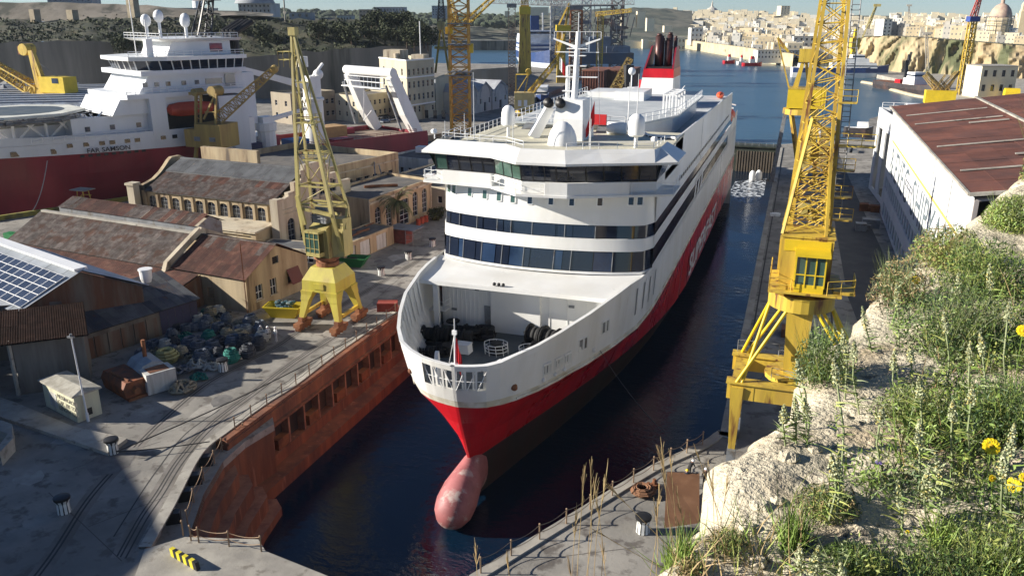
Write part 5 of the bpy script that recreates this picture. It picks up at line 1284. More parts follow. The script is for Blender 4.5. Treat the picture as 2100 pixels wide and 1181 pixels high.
mb=MB(); mb.lattice(rel(t,b,1222,30),rel(t,b,1295,22),2.2,1.6,16,.2,.08,n=4); mb.build('jib',YEL,t)
# thick yellow column crane and its neighbours
b=at(1076,150,0); t=thing('column_crane','broad yellow column crane with bright cab behind the blue and white ferry','crane',b,YAW)
mb=MB(); a=rel(t,b,1063,145);c=rel(t,b,1090,60); mb.loft([[V((x,y,z)) for x,y in ((x0,-4),(x1,-4),(x1,4),(x0,4))] for x0,x1,z in ((a.x,c.x,0),(a.x+1,c.x-1,rel(t,b,1076,30).z),(a.x+2,c.x-3,rel(t,b,1076,-20).z))]); mb.build('column',YEL,t)
a=rel(t,b,1065,30);c=rel(t,b,1088,14); mb=MB(); mb.box(a.x,c.x,-5,5,a.z,c.z); mb.build('cab',YELB,t)
b=at(905,165,0); t=thing('portal_mast_crane','tall dark topped yellow portal crane behind the cream office block','crane',b,YAW)
mb=MB()
for dy in (-4,4): mb.bar(rel(t,b,893,150,dy),rel(t,b,903,62,dy),1.2); mb.bar(rel(t,b,921,150,dy),rel(t,b,907,62,dy),1.2)
a=rel(t,b,893,100);c=rel(t,b,921,96); mb.box(a.x,c.x,-5,5,a.z,c.z); mb.build('portal_leg',YEL,t)
mb=MB(); a=rel(t,b,898,62);c=rel(t,b,912,45); mb.box(a.x,c.x,-3,3,a.z,c.z); mb.build('machinery_house',YELP,t)
mb=MB(); mb.lattice(rel(t,b,905,45),rel(t,b,904,-20),4,1.5,10,.35,.15,n=4); mb.build('jib',BLACK,t)
# crane with boxy cab near the inlet
b=at(1077,272,0); t=thing('inlet_crane','yellow crane with cream cab and long jib beside the inlet left of the ferry','crane',b,YAW)
mb=MB(); z=rel(t,b,1077,232).z
mb.loft([[V((x*k,y*k,z_)) for x,y in ((-2.6,-2.6),(2.6,-2.6),(2.6,2.6),(-2.6,2.6))] for z_,k in ((0,1.15),(z,.9))]); mb.build('pedestal',YEL,t)
mb=MB(); mb.lathe([(3.2,z),(3.2,z+.9),(2.4,z+1)],(0,0,0),16); mb.build('slewing_ring',YEL,t)
a=rel(t,b,1055,222);c=rel(t,b,1096,190); mb=MB(); mb.box(a.x,c.x,-2.8,2.8,a.z,c.z); mb.build('cab',M('cream_yellow',(.65,.5,.2),.5),t)
mb=MB(); 
for x in (1062,1074): e=rel(t,b,x,216); f=rel(t,b,x+7,204); mb.box(e.x,f.x,-2.86,-2.8,e.z,f.z)
mb.build('cab_window',WHITE2,t)
mb=MB(); mb.lattice(rel(t,b,1088,190),rel(t,b,1152,112),1.7,1.3,20,.14,.06,n=4); mb.build('jib',YEL,t)
mb=MB()
for dy in (-1.6,1.6): mb.bar(rel(t,b,1058,190,dy),rel(t,b,1058,153,dy),.35); mb.bar(rel(t,b,1058,153,dy),rel(t,b,1085,153,dy),.3); mb.bar(rel(t,b,1085,150,dy),rel(t,b,1076,190,dy),.3); mb.bar(rel(t,b,1085,150,dy),rel(t,b,1062,186,dy),.2)
a=rel(t,b,1084,148); mb.tube((a.x,-1.6,a.z),(a.x,1.6,a.z),1.0,n=10); mb.build('a_frame',YEL,t)
# tall luffing crane behind
b=at(1150,170,0); t=thing('luffing_crane','yellow luffing crane with bent box jib above the harbour behind the ferry mast','crane',b,YAW)
mb=MB(); mb.bar((0,0,0),rel(t,b,1152,62),5,5,4,4); mb.build('column',YEL,t)
mb=MB(); a=rel(t,b,1140,64);c=rel(t,b,1170,52); mb.box(a.x,c.x,-5,5,a.z,c.z); mb.build('slewing_platform',YELB,t)
mb=MB()
for dy in (-2,2): mb.bar(rel(t,b,1160,52,dy),rel(t,b,1168,8,dy),1.2); mb.bar(rel(t,b,1146,52,dy),rel(t,b,1168,6,dy),.8); mb.bar(rel(t,b,1144,112,dy),rel(t,b,1162,52,dy),1.6)
mb.lattice(rel(t,b,1146,114),rel(t,b,1150,60),4,3,7,.3,.12,n=4); mb.build('jib',YEL,t)
b=at(1268,205,0); t=thing('lying_jib_crane','rusty yellow crawler crane with lattice jib leaning left beside the brown barges','crane',b,YAW)
mb=MB(); mb.lattice(rel(t,b,1256,196),rel(t,b,1292,120),4.4,2.2,9,.28,.14,n=4); mb.build('jib',OCH,t)
mb=MB(); a=rel(t,b,1246,208);c=rel(t,b,1274,195); mb.box(a.x,c.x,-3,3,0,a.z*0+3); mb.build('crane_body',RUST,t)
# ---- oil rig
GRIG=M('rig_grey_steel',(.14,.15,.17),.6,(.2,.12,.09),.4,.05,var=.2)
GRIGW=M('rig_white_steel',(.5,.5,.5),.6)
b=far(1225,150,620); b.z=-2; t=thing('drilling_rig','grey jack up drilling rig with three lattice legs moored behind the ferry mast','oil rig',b,YAW)
for (px0,px1,py0,mt) in ((1128,1150,78,GRIGW),(1190,1208,150,GRIGW),(1252,1276,150,GRIG)):
    a=rel(t,b,px0,py0);c=rel(t,b,px1,py0); zt_=rel(t,b,px0,-30).z; w=c.x-a.x; tower(t,((a.x+c.x)/2,3,0 if py0>100 else 6),w,w,((a.x+c.x)/2,3,zt_),w,w,12,w*.05,w*.03,mt,'leg_bracing','leg_chord')
a=rel(t,b,1172,128);c=rel(t,b,1296,108); mb=MB(); mb.box(a.x,c.x,-18,22,a.z,c.z); mb.build('hull',M('rig_blue_hull',(.05,.08,.13),.6,(.1,.08,.07),.4,.08),t)
mb=MB(); a=rel(t,b,1205,108);c=rel(t,b,1250,76); mb.box(a.x,c.x,-12,16,a.z,c.z); a=rel(t,b,1240,108);c=rel(t,b,1290,95); mb.box(a.x,c.x,-14,10,a.z,c.z); mb.build('accommodation_block',M('rig_blue_grey',(.16,.2,.26),.6,(.1,.11,.14),.4,.1),t)
mb=MB(); random.seed(12)
for i in range(60):
    x=random.uniform(1135,1295); y=random.uniform(30,112); a=rel(t,b,x,y,random.uniform(-15,15)); h=random.uniform(3,14); mb.bar(a,a+V((random.uniform(-3,3),0,h)),.5)
    if i%3==0: mb.box(a.x,a.x+random.uniform(2,8),a.y,a.y+4,a.z,a.z+random.uniform(.6,3))
tag(mb.build('deck_clutter',GRIG,t),kind='stuff')
a=rel(t,b,1165,14);c=rel(t,b,1268,10); mb=MB(); mb.box(a.x,c.x,-4,4,a.z,c.z); mb.build('drill_floor',GRIG,t)
mb=MB()
for x0,x1,y0,y1 in ((1215,1270,140,128),):
    for dy in (-12,12):
        mb.bar(rel(t,b,1250,147,dy),rel(t,b,1250,128,dy),1); mb.bar(rel(t,b,1272,147,dy),rel(t,b,1272,128,dy),1); mb.bar(rel(t,b,1250,147,dy),rel(t,b,1272,128,dy),.6)
mb.build('support_frame',GRIG,t)
# brown barges
BRN=M('brown_barge',(.22,.08,.045),.8,(.13,.05,.035),.5,.1,var=.2,streak=True)
for (x0,x1,y0,y1,lab) in ((1195,1239,192,147,'rust brown barge hull left of the pair behind the ferry decks'),(1241,1294,190,146,'larger rust brown barge hull beside the leaning yellow jib')):
    b=at((x0+x1)/2,y0+6,-2); a=atY(x0,y0,b.y)-b;c=atY(x1,y1,b.y)-b; mb=MB(); mb.loft([[V((x,y,z)) for x,y in ((a.x,-1),(c.x,-1),(c.x,26),(a.x,26))] for z in (-1,c.z)]); mb.box(a.x-.4,c.x+.4,-1.5,26.4,c.z,c.z+.6)
    for k in range(9): x=a.x+(c.x-a.x)*k/8; mb.box(x-.2,x+.2,-1.3,-1,0,c.z)
    o=mb.build('barge',BRN); o.location=b; tag(o,lab,'barge')
# ================================================================ DOCK WALL, QUAY FURNITURE
wall=thing('dock_side_wall','rusty iron faced left wall of the dry dock with upright posts and ledges','dock wall',(-47.3,0,0))
y0=at(470,905).y; y1=250
mb=MB(); mb.box(-.5,.95,y0,y1,-1.7,.05); mb.box(.95,1.15,y0,y1,-.5,-.25); mb.box(.1,1.3,y0,y1,-1.95,-1.702); mb.build('cope_beam',DOCKRED,wall)
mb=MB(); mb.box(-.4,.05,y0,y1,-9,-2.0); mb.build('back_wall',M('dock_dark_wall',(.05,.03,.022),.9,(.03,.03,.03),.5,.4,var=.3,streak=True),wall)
mb=MB(); mb.box(.05,3.0,y0,y1,-9,-6.3); mb.box(.05,1.1,y0,y1,-6.3,-5.1); mb.build('lower_ledge',DOCKRED,wall)
mb=MB(); mb.box(.1,.95,-.14,.14,-6.3,-1.96); src=mb.build('upright_post',TREAD,wall); src.location=(0,y0+1,0)
k=1
while y0+1+k*2.9<y1: inst(src,wall,(0,y0+1+k*2.9,0)); k+=1
mb=MB(); mb.box(.05,2.0,-.9,.9,-6.3,-1.96); src=mb.build('buttress',DOCKRED,wall); src.location=(0,104,0); inst(src,wall,(0,140,0)); inst(src,wall,(0,180,0))
mb=MB(); mb.box(.05,.9,-1.1,1.1,-5.1,-4.0); src=mb.build('timber_block',RUST,wall); src.location=(0,y0+3,0)
k=1
while y0+3+k*5.8<y1: inst(src,wall,(0,y0+3+k*5.8,0)); k+=1
# curved stepped head on the left
hw=thing('dock_head_steps','brown curved stepped wall closing the head of the dock on the left','dock wall',(0,0,0))
inner=[(-47.3,y0)]+[(p.x,p.y) for p in sh[2:]]
cen=V((-33,64,0))
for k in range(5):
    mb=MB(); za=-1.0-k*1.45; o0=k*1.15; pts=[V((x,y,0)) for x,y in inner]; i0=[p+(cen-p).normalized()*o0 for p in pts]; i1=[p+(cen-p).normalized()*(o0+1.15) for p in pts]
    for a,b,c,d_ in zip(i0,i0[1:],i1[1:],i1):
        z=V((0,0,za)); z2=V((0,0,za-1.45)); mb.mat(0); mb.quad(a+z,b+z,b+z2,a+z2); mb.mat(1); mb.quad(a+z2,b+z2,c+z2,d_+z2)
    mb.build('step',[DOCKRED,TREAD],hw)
# caisson gate
gt=thing('dock_gate','dark steel caisson gate with timber uprights closing the far end of the dry dock','dock gate',(-25.5,258,0))
mb=MB(); mb.box(-22,22,-2,2.5,-9,-.3); mb.box(-22,22,-2.6,3.2,-.3,.1); mb.build('gate_body',M('gate_dark',(.04,.045,.035),.8,(.02,.03,.02),.5,.5),gt)
mb=MB(); mb.box(-.2,.2,-2.5,-2.0,-8,-1.5); s=mb.build('timber_upright',M('gate_timber',(.11,.09,.07),.9),gt); s.location=(10,0,0)
for k in range(1,16): inst(s,gt,(10+k*.78,0,0))
mb=MB(); mb.rail([V((-22,-2.2,.1)),V((22,-2.2,.1))],1,.04,2); mb.build('railing',STEEL,gt)
# dolphins (white rounded buffers) at the stern
for i,(x,y) in enumerate(((1543,362),(1556,361))):
    p=at(x,y,-6.5); mb=MB(); mb.lathe([(.8,-1.5),(.9,0),(.8,1),(.4,1.6),(.05,1.75)],(0,0,0),12); o=mb.build('buffer_post',WHITE2,None,True); o.location=p; tag(o,['left','right'][i]+' one of two white rounded posts in the water behind the ferry stern','buffer','white buffer posts at the stern')
# black and white fluted bollards
BW=M('bollard_white',(.7,.7,.66),.7,var=.1)
def bollard(loc,label):
    t=thing('mooring_bollard',label,'bollard',loc,random.random(),'striped mooring bollards along the quays')
    if not BOL:
        mb=MB(); mb.lathe([(.48,0),(.46,.2),(.44,.9),(.62,1.25),(.62,1.4),(.5,1.45),(.02,1.47)],(0,0,0),16); b=mb.build('body',BLACK,t,True)
        mb=MB(); mb.loft([[V((r,-w,z)) for r,w,z in ()]]) if 0 else None
        P=[(.50,.02),(.48,.2),(.455,.9),(.64,1.22)]
        for (r0,z0_),(r1,z1_) in zip(P,P[1:]):
            mb.quad((r0,-.10,z0_),(r0,.10,z0_),(r1,.12,z1_),(r1,-.12,z1_))
        s=mb.build('white_stripe',BW,t); s.rotation_euler=(0,0,0)
        for k in range(1,10): inst(s,t,(0,0,0),(0,0,k*math.pi/5))
        BOL.append(t)
    else:
        for c in kids(BOL[0]): q=c.copy(); C.objects.link(q); q.parent=t
    return t
BOL=[]
for (x,y,l) in ((132,1050,'striped bollard standing alone on the shaded concrete at the lower left'),(232,928,'striped bollard with mooring line on the corner of the raised kerb'),(458,760,'striped bollard in front of the rope heaps'),
   (782,565,'striped bollard nearest the green skip on the left quay'),(838,532,'striped bollard between two others near the ferry house front'),(887,505,'striped bollard farthest along the left quay before the ferry hides it'),
   (1318,1090,'striped bollard on the right quay near the brown steel plate'),(98,460,'small striped bollard near the yellow edged far dock'),(668,600,'striped bollard half hidden behind the dock crane legs')):
    bollard(at(x,y,0),l)
# crane rails
RAILM=M('rail_steel',(.05,.045,.04),.6,var=.2)
def strip(name,pts,w,z,mat,h=.0):
    mb=MB(); P=[V((p[0],p[1],z)) for p in pts]; n=len(P); Lf=[];Rt=[]
    for i in range(n):
        d=(P[min(n-1,i+1)]-P[max(0,i-1)]).normalized(); q=V((-d.y,d.x,0))*w/2; Lf.append(P[i]+q); Rt.append(P[i]-q)
    for i in range(n-1): mb.quad(Rt[i],Rt[i+1],Lf[i+1],Lf[i])
    if h:
        D=V((0,0,h))
        for i in range(n-1): mb.quad(Rt[i]-D,Rt[i+1]-D,Rt[i+1],Rt[i]); mb.quad(Lf[i],Lf[i+1],Lf[i+1]-D,Lf[i]-D)
    return tag(mb.build(name,mat),kind='structure')
def bez(pts,n=8):
    out=[]; 
    for i in range(len(pts)-1):
        p0=pts[max(0,i-1)];p1=pts[i];p2=pts[i+1];p3=pts[min(len(pts)-1,i+2)]
        for k in range(n):
            t=k/n; out.append(tuple(.5*((2*p1[j])+(-p0[j]+p2[j])*t+(2*p0[j]-5*p1[j]+4*p2[j]-p3[j])*t*t+(-p0[j]+3*p1[j]-3*p2[j]+p3[j])*t**3) for j in range(2)))
    out.append(tuple(pts[-1][:2])); return out
GAPM=M('rail_groove',(.05,.048,.045),.9,var=.2)
ARR=[(at(x,y).x,at(x,y).y) for x,y in ((-50,1330),(95,1148),(180,1020),(262,930),(330,862),(430,780),(560,712),(622,672),(760,590),(880,520))]
for off_ in (0,.35): strip('crane_rail_groove',[(p[0]+off_,p[1]) for p in bez(ARR)],.16,.006,GAPM)
ARR2=[(at(x,y).x,at(x,y).y) for x,y in ((233,1100),(290,1010),(325,960),(380,890),(450,840))]
strip('crane_rail_groove',bez(ARR2),.12,.006,GAPM)
B2=[(at(x,y).x,at(x,y).y) for x,y in ((240,1140),(285,1060),(320,1010),(365,940),(430,868),(520,800),(600,740),(690,682),(760,640),(850,590))]
for off_ in (0,.3,.75): strip('crane_rail_groove',[(p[0]+off_,p[1]) for p in bez(B2)],.13,.006,GAPM)
STAIN=M('stained_concrete',(.15,.135,.115),.9,(.22,.2,.18),.5,.3,var=.25,bump=.4,detail=9)
strip('stained_track',[(p[0]+.2,p[1]) for p in bez(ARR)],1.3,.003,STAIN); strip('stained_track',[(p[0]+.35,p[1]) for p in bez(B2)],1.5,.003,STAIN)
JM=M('joint_line',(.09,.08,.07),.9)
random.seed(61)
for (xa,ya),(xb,yb) in (((150,960),(330,905)),((180,1080),(360,1010)),((330,880),(520,800)),((420,790),(560,770)),((560,735),(700,700)),((100,1010),(250,1150)),((620,640),(760,640)),((760,600),(860,560)),((1340,985),(1480,1010)),((1080,1150),(1320,1120)),((1500,860),(1620,700)),((740,640),(900,500))):
    a,b=at(xa,ya),at(xb,yb); strip('slab_joint',[(a.x,a.y),((a.x+b.x)/2+random.uniform(-.15,.15),(a.y+b.y)/2),(b.x,b.y)],.07,.005,JM)
PM=[M('quay_patch_dark',(.12,.115,.11),.9,(.17,.16,.15),.5,.8,var=.2,bump=.3),M('quay_patch_pale',(.36,.34,.3),.9,(.28,.26,.23),.5,.8,var=.15,bump=.3)]
for i in range(34):
    if i<24: c=at(random.choice([180,300,420,520,640,760,800])+random.uniform(-60,60),0,0) if False else V((random.uniform(-63,-49),random.uniform(44,118),0))
    else: c=V((random.uniform(-1,7),random.uniform(58,200),0))
    r=random.uniform(.5,2.0); n=9; P=[(c.x+r*random.uniform(.6,1.1)*math.cos(2*math.pi*k/n),c.y+r*1.5*random.uniform(.6,1.1)*math.sin(2*math.pi*k/n)) for k in range(n)]
    mb=MB(); mb.sheet(P,.0045+.0004*i); tag(mb.build('quay_patch',PM[i%2]),kind='structure')
# dark strip under edges / kerb on the left lip
strip('quay_kerb',bez([(at(x,y).x,at(x,y).y) for x,y in ((297,1124),(345,1042),(405,932),(462,884),(540,828),(600,790),(690,722),(808,641))]),.9,.14,CONC2,.14)
# right side rails, kerb and asphalt road
strip('quay_kerb',bez([(-17.9,44.6),(-13.6,53.2),(-8.6,63.1),(-3.9,71),(-3.3,80),(-3.2,160),(-3.2,255)]),.9,.15,CONC2,.15)
strip('crane_rail_groove',[(RX-4.1,60),(RX-4.1,255)],.2,.006,GAPM); strip('crane_rail_groove',[(RX+5.2,60),(RX+5.2,255)],.2,.006,GAPM)
mb=MB(); mb.sheet([(9.2,118),(13.5,60),(16,60),(16.6,118),(14,190),(12,262),(8.2,262),(8.6,190)],.008); tag(mb.build('asphalt_road',ASPH),kind='structure')
mb=MB(); mb.sheet([(-3,104),(9,104),(9,107),(-3,107)],.004); mb.build('paving_patch',CONC2)['kind']='structure'
# chain rail along the right quay edge
ch=thing('chain_fence','chain and post railing along the right hand edge of the dock head','railing',(0,0,0))
pts=[]
for a,b in zip([(-17.6,45.3),(-13.5,52.9),(-8.5,62.8)],[(-13.5,52.9),(-8.5,62.8),(-3.9,70.6)]):
    a,b=V((*a,.15)),V((*b,.15)); n=round((b-a).length/2.5)
    pts+=[a.lerp(b,i/n) for i in range(n)]
CH=M('chain_rust',(.3,.2,.12),.8,var=.2)
mb=MB(); mb.tube((0,0,0),(0,0,1.25),.06,n=5); mb.ball((0,0,1.28),.09,6,5); s=mb.build('post',CH,ch); s.location=pts[0]
for p in pts[1:]: inst(s,ch,p)
mb=MB()
for a,b in zip(pts,pts[1:]):
    for h in (1.2,.6):
        q=[a.lerp(b,i/6)+V((0,0,h-.9*(i/6)*(1-i/6))) for i in range(7)]; mb.path(q,.035,4)
mb.build('chain',CH,ch)
# chain rail left, posts on the cope
ch=thing('chain_fence','rusty post and wire railing along the left dock edge towards the ferry','railing',(0,0,0))
s=inst(s,ch,(-46.9,y0+2,.05)); PP=[V((-46.95,y0+2+i*2.6,.05)) for i in range(22)]
for p in PP[1:]: inst(s,ch,p)
mb=MB()
for a,b in zip(PP,PP[1:]):
    for h in (1.15,.6): mb.path([a+V((0,0,h)),a.lerp(b,.5)+V((0,0,h-.12)),b+V((0,0,h))],.03,4)
mb.build('wire',BLACK,ch)
ch=thing('chain_fence','yellowed chain railing on the concrete head of the dock at the lower left','railing',(0,0,0))
hpx=[(376,1098),(392,1108),(408,1112),(470,1120),(536,1130)]; PP=[at(x,y,.12) for x,y in hpx]
for p in PP: inst(s,ch,p)
mb=MB()
for a,b in zip(PP[1:],PP[2:]):
    for h in (1.2,.6):
        q=[a.lerp(b,i/6)+V((0,0,h-.8*(i/6)*(1-i/6))) for i in range(7)]; mb.path(q,.035,4)
mb.build('chain',CH,ch)
ch=thing('chain_fence','sagging chain railing on the lower shelf above the curved dock wall','railing',(0,0,0))
PP=[at(x,y,-1.0) for x,y in ((385,1075),(398,1030),(418,985),(440,950),(456,925),(500,893))]
for p in PP: inst(s,ch,p)
mb=MB()
for a,b in zip(PP,PP[1:]):
    for h in (1.2,.6):
        q=[a.lerp(b,i/6)+V((0,0,h-1.0*(i/6)*(1-i/6))) for i in range(7)]; mb.path(q,.035,4)
mb.build('chain',CH,ch)
# black slot blocks on the shelf
mb=MB(); mb.box(-.55,.55,-.35,.35,-1,.05); s2_=mb.build('fender_block',BLACK); 
for i,(x,y) in enumerate(((408,925),(386,962),(365,995),(340,1040))):
    o=s2_ if i==0 else inst(s2_,None); o.location=at(x+6,y+6,0)+V((.35,0,-.1)); o.rotation_euler=(0,0,R(35)); tag(o,'black fender block under the quay lip, number %s counted from the ferry end'%['one','two','three','four'][i],'fender','black blocks under the left quay lip')
# striped barrier
sb_=thing('hazard_barrier','yellow and black striped steel barrier on the dock head at the lower left','barrier',at(382,1152,.12),R(-16))
mb=MB(); HZ=M('hazard_yellow',(.65,.55,.03),.6,var=.1)
for k in range(8): 
    mb.cur=k%2; x=-1.5+k*.375; mb.add([(x,-.2,0),(x+.375,-.2,0),(x+.25,-.2,.6),(x-.12,-.2,.6),(x,.1,0),(x+.375,.1,0),(x+.25,.1,.6),(x-.12,.1,.6)],[(0,1,2,3),(7,6,5,4),(3,2,6,7),(0,3,7,4),(1,5,6,2)])
mb.build('striped_panel',[HZ,BLACK],sb_)
# white hut with stencilled notice
hp_=at(62+65,0,0) if 0 else None
h1,h2,h3=at(95,832),at(160,867),at(199,851)
hd=(h2-h1).normalized(); hl=(h2-h1).length; ha=math.atan2(hd.y,hd.x)
ht=thing('white_hut','small cream hut with stencilled capacity notice by the lamp post at the lower left','hut',h1,ha)
CREAMW=M('cream_hut',(.62,.6,.42),.8,(.5,.48,.36),.4,1,var=.08,streak=True,col3=(.3,.26,.2),sc3=1,mix3=.12)
wdt=2.4
mb=MB(); mb.box(0,hl,0,wdt,0,2.75); mb.build('wall',CREAMW,ht)
mb=MB(); mb.add([(-.25,-.25,2.7),(hl+.25,-.25,2.7),(hl+.25,wdt+.25,2.7),(-.25,wdt+.25,2.7),(-.25,-.25,2.85),(hl+.25,-.25,2.85),(hl+.25,wdt+.25,2.85),(-.25,wdt+.25,2.85),(.4,wdt/2,3.15),(hl-.4,wdt/2,3.15)],[(3,2,1,0),(0,1,5,4),(1,2,6,5),(2,3,7,6),(3,0,4,7),(4,5,9,8),(5,6,9),(6,7,8,9),(7,4,8)]); mb.build('roof',M('hut_roof',(.3,.28,.23),.9,(.42,.4,.34),.5,1,var=.15),ht)
mb=MB(); mb.box(1.2,2.6,-.04,0,.5,2.0); mb.build('shutter',WOODG,ht)
LET=M('stencil_paint',(.12,.11,.1),.8)
text('MESSINGRONE\nCAP. 100 TON\nLENGTH 151M','notice_lettering',LET,ht,(2.85,-.02,1.75),(R(90),0,0),.62,.004,sx=.95)
mb=MB(); mb.box(hl,hl+.04,.9,1.5,.4,1.1); mb.build('hatch',BLACK,ht)
lp_=thing('lamp_post','thin white lamp post rising in front of the cream hut','lamp post',at(181,864,0))
mb=MB(); mb.tube((0,0,0),(0,0,.9),.14,n=8); mb.tube((0,0,.9),(-.25,0,8.6),.09,.06,n=8); mb.build('post',WHITE2,lp_,True)
mb=MB(); mb.box(-.65,.05,-.12,.12,8.55,8.7); mb.tube((-.25,0,8.6),(-.25,0,8.95),.12,n=8); mb.build('lamp_head',STEEL,lp_)
# raised kerb platform and low walls at lower left
mb=MB(); P=[at(x,y) for x,y in ((-60,800),(30,830),(150,880),(262,905),(222,935),(60,880),(-60,840))]; mb.prism([(p.x,p.y) for p in P],0,.35); tag(mb.build('raised_kerb_platform',CONC2),kind='structure')
mb=MB(); P=[at(x,y) for x,y in ((-60,862),(30,895),(32,925),(5,955),(-2,948),(22,915),(-60,885))]; mb.prism([(p.x,p.y) for p in P],0,1.3); tag(mb.build('low_wall',CONC2),'low pale concrete wall at the left edge of the lower quay','wall')
# machines and skips
def skip_(name,label,loc,rz,mat,L=3.4,fill=None,sc=1):
    t=thing(name,label,'skip',loc,rz); mb=MB(); o=[V((x*sc,y*sc,z*sc)) for z,k in ((0,.62),(1.25,1)) for x,y in ((-L/2*k,-.95*k-.1),(L/2*k,-.95*k-.1),(L/2*k,.95*k+.1),(-L/2*k,.95*k+.1))]
    mb.add(o,[(3,2,1,0),(0,1,5,4),(1,2,6,5),(2,3,7,6),(3,0,4,7)]); i_=[V((p.x*.93,p.y*.93,p.z)) for p in o]; mb.add(i_,[(0,4,5,1),(1,5,6,2),(2,6,7,3),(3,7,4,0)])
    for a,b in ((4,5),(5,6),(6,7),(7,4)): mb.bar(o[a],o[b],.12*sc)
    mb.build('body',mat,t)
    mb=MB(); random.seed(4); mb.ball((0,0,.55*sc),1.3*sc,10,6,rz=.62*sc,ry=.8*sc); mb.build('load',fill or DARKIN,t,True)
    return t
BLUN=M('blue_net',(.03,.09,.12),.9,(.25,.26,.22),.35,3,var=.4,bump=1,bsc=20)
s1_=skip_('waste_skip','bright yellow skip heaped with blue netting behind the dock crane',at(585,648,0),R(12),M('skip_yellow',(.62,.47,.02),.55,var=.1,bump=.2),4.0,BLUN,1.2)
mb=MB(); random.seed(8)
for k in range(40):
    a=random.random()*6.28; r=random.random()*1.3; mb.ball((r*math.cos(a),r*.6*math.sin(a),1.35+random.random()*.6),.28+.2*random.random(),6,4,rz=.2)
tag(mb.build('net_heap',BLUN,s1_),kind='stuff')
skip_('waste_skip','dark green skip on the quay right of the dock crane',at(723,545,0),R(8),M('skip_green',(.02,.14,.04),.55,var=.1),4.4,None,1.15)
mb=MB(); mb.box(-1.3,1.3,-.7,.7,0,1.1); 
for k in range(6): mb.box(-1.3+k*.48,-1.22+k*.48,-.76,-.7,.05,1.1)
for y in (-.7,.7): mb.bar((-1.3,y,1.12),(1.3,y,1.12),.12)
t=mb.build('rust_box',M('rusty_red_box',(.25,.045,.03),.8,var=.2)); t.location=at(795,636,0); t.rotation_euler=(0,0,R(20)); tag(t,'rusty red steel box on the quay edge beside the ferry bow','steel box')
# road roller-like rusty tank and white machine housing
tk=thing('rusty_tank','rust orange box tank lying in front of the rope heaps','tank',at(262,800,0),R(-22))
OR2=M('rusty_orange',(.26,.08,.03),.8,(.14,.06,.035),.5,1,var=.2,bump=.4)
mb=MB(); mb.loft([[V((x,y,z)) for y,z in ((-1.3,.3),(1.3,.3),(1.45,1.3),(1.1,1.9),(-1.1,1.9),(-1.45,1.3))] for x in (-2.5,2.5)]); mb.build('body',OR2,tk)
mb=MB(); mb.bar((-1.4,-.9,2.0),(2.2,-.7,2.0),.15); mb.box(-2.6,2.9,-1.2,1.2,0,.3); mb.tube((2.5,-.3,1.0),(3.1,-.3,1.0),.35,n=8); mb.build('skid_frame',RUST,tk)
mh=thing('machine_housing','pale grey curved winch housing with open hatch beside the rusty tank','machine',at(318,790,0),R(-28))
PG=M('pale_grey_housing',(.34,.37,.38),.7,(.26,.28,.29),.4,1,var=.1,streak=True)
mb=MB(); prof_=[(-1.9,.1)]+[(-1.9+0,1.0)]+[(1.9*math.cos(t)*-1,1.0+1.4*math.sin(t)) for t in [math.pi*i/8*.55 for i in range(1,9)]]+[(1.9,2.2),(1.9,.1)]
mb.loft([[V((x,y,z)) for y,z in ((-1.5,.1),(1.5,.1),(1.5,1.9),(1.0,2.5),(0,2.8),(-1.0,2.5),(-1.5,1.9))] for x in (-3.2,.2)]); mb.build('hood',PG,mh)
mb=MB(); mb.mat(0); mb.box(.2,2.3,-1.5,1.5,.1,2.3); mb.mat(1); mb.box(.5,2.0,-1.0,1.0,2.3,2.34); mb.quad((.7,-1.53,.5),(1.1,-1.53,.4),(.75,-1.53,2.1)); mb.box(1.5,2.0,-1.54,-1.5,1.4,1.8); mb.build('control_box',[M('dull_white_box',(.5,.5,.47),.7,(.36,.34,.3),.4,1.2,streak=True),RUST],mh)
mb=MB(); mb.tube((-1.8,0,2.6),(-1.8,0,4.6),.22,n=8); mb.build('exhaust_stack',RUST,mh)
# rope coils
ropes=[M('rope_blue_grey',(.12,.14,.17),.9,var=.3),M('rope_tan',(.30,.26,.18),.9,var=.3),M('rope_teal',(.02,.16,.13),.9,var=.3),M('rope_white',(.42,.42,.38),.9,var=.2),M('rope_yellow',(.42,.38,.16),.9,var=.2),M('rope_dark',(.05,.055,.065),.9,var=.3)]
rn=['blue grey','tan','teal green','off white','straw yellow','dark']
RC={}
def coil(kind,mi):
    if (kind,mi) in RC: return RC[(kind,mi)]
    mb=MB(); random.seed(kind*10+mi)
    if kind<3:      # stacked coil, drum of turns
        nt=5+kind
        for k in range(nt):
            r=.85-.10*abs(k-nt*.35)+random.uniform(-.04,.04); cx,cy=random.uniform(-.06,.06),random.uniform(-.06,.06)
            for rr_ in (r,r*.72):
                P=[V((cx+rr_*math.cos(t),cy+rr_*math.sin(t),.1+k*.19+random.uniform(-.03,.03))) for t in [2*math.pi*i/9 for i in range(10)]]; P[-1]=P[0]; mb.path(P,.105,4)
    else:           # tangled flake
        P=[]; a=0
        for i in range(60):
            a+=random.uniform(.25,.8); r=random.uniform(.35,1.15); P.append(V((r*math.cos(a),r*math.sin(a),.12+.75*random.random()*(1-(r-.35)))))
        mb.path(P,.09,4)
    RC[(kind,mi)]=mb; return mb
meshes={}
def put_coil(x,y,kind,mi,label,s=1,z=0):
    key=(kind,mi)
    if key not in meshes:
        o=coil(kind,mi).build('rope_coil',ropes[mi]); meshes[key]=o
    else: o=inst(meshes[key],None)
    o.location=at(x,y,z); o.scale=(s,s,s*1.05); o.rotation_euler=(0,0,random.uniform(0,6)); tag(o,label,'rope coil','coiled mooring ropes heaped on the quay'); return o
random.seed(21)
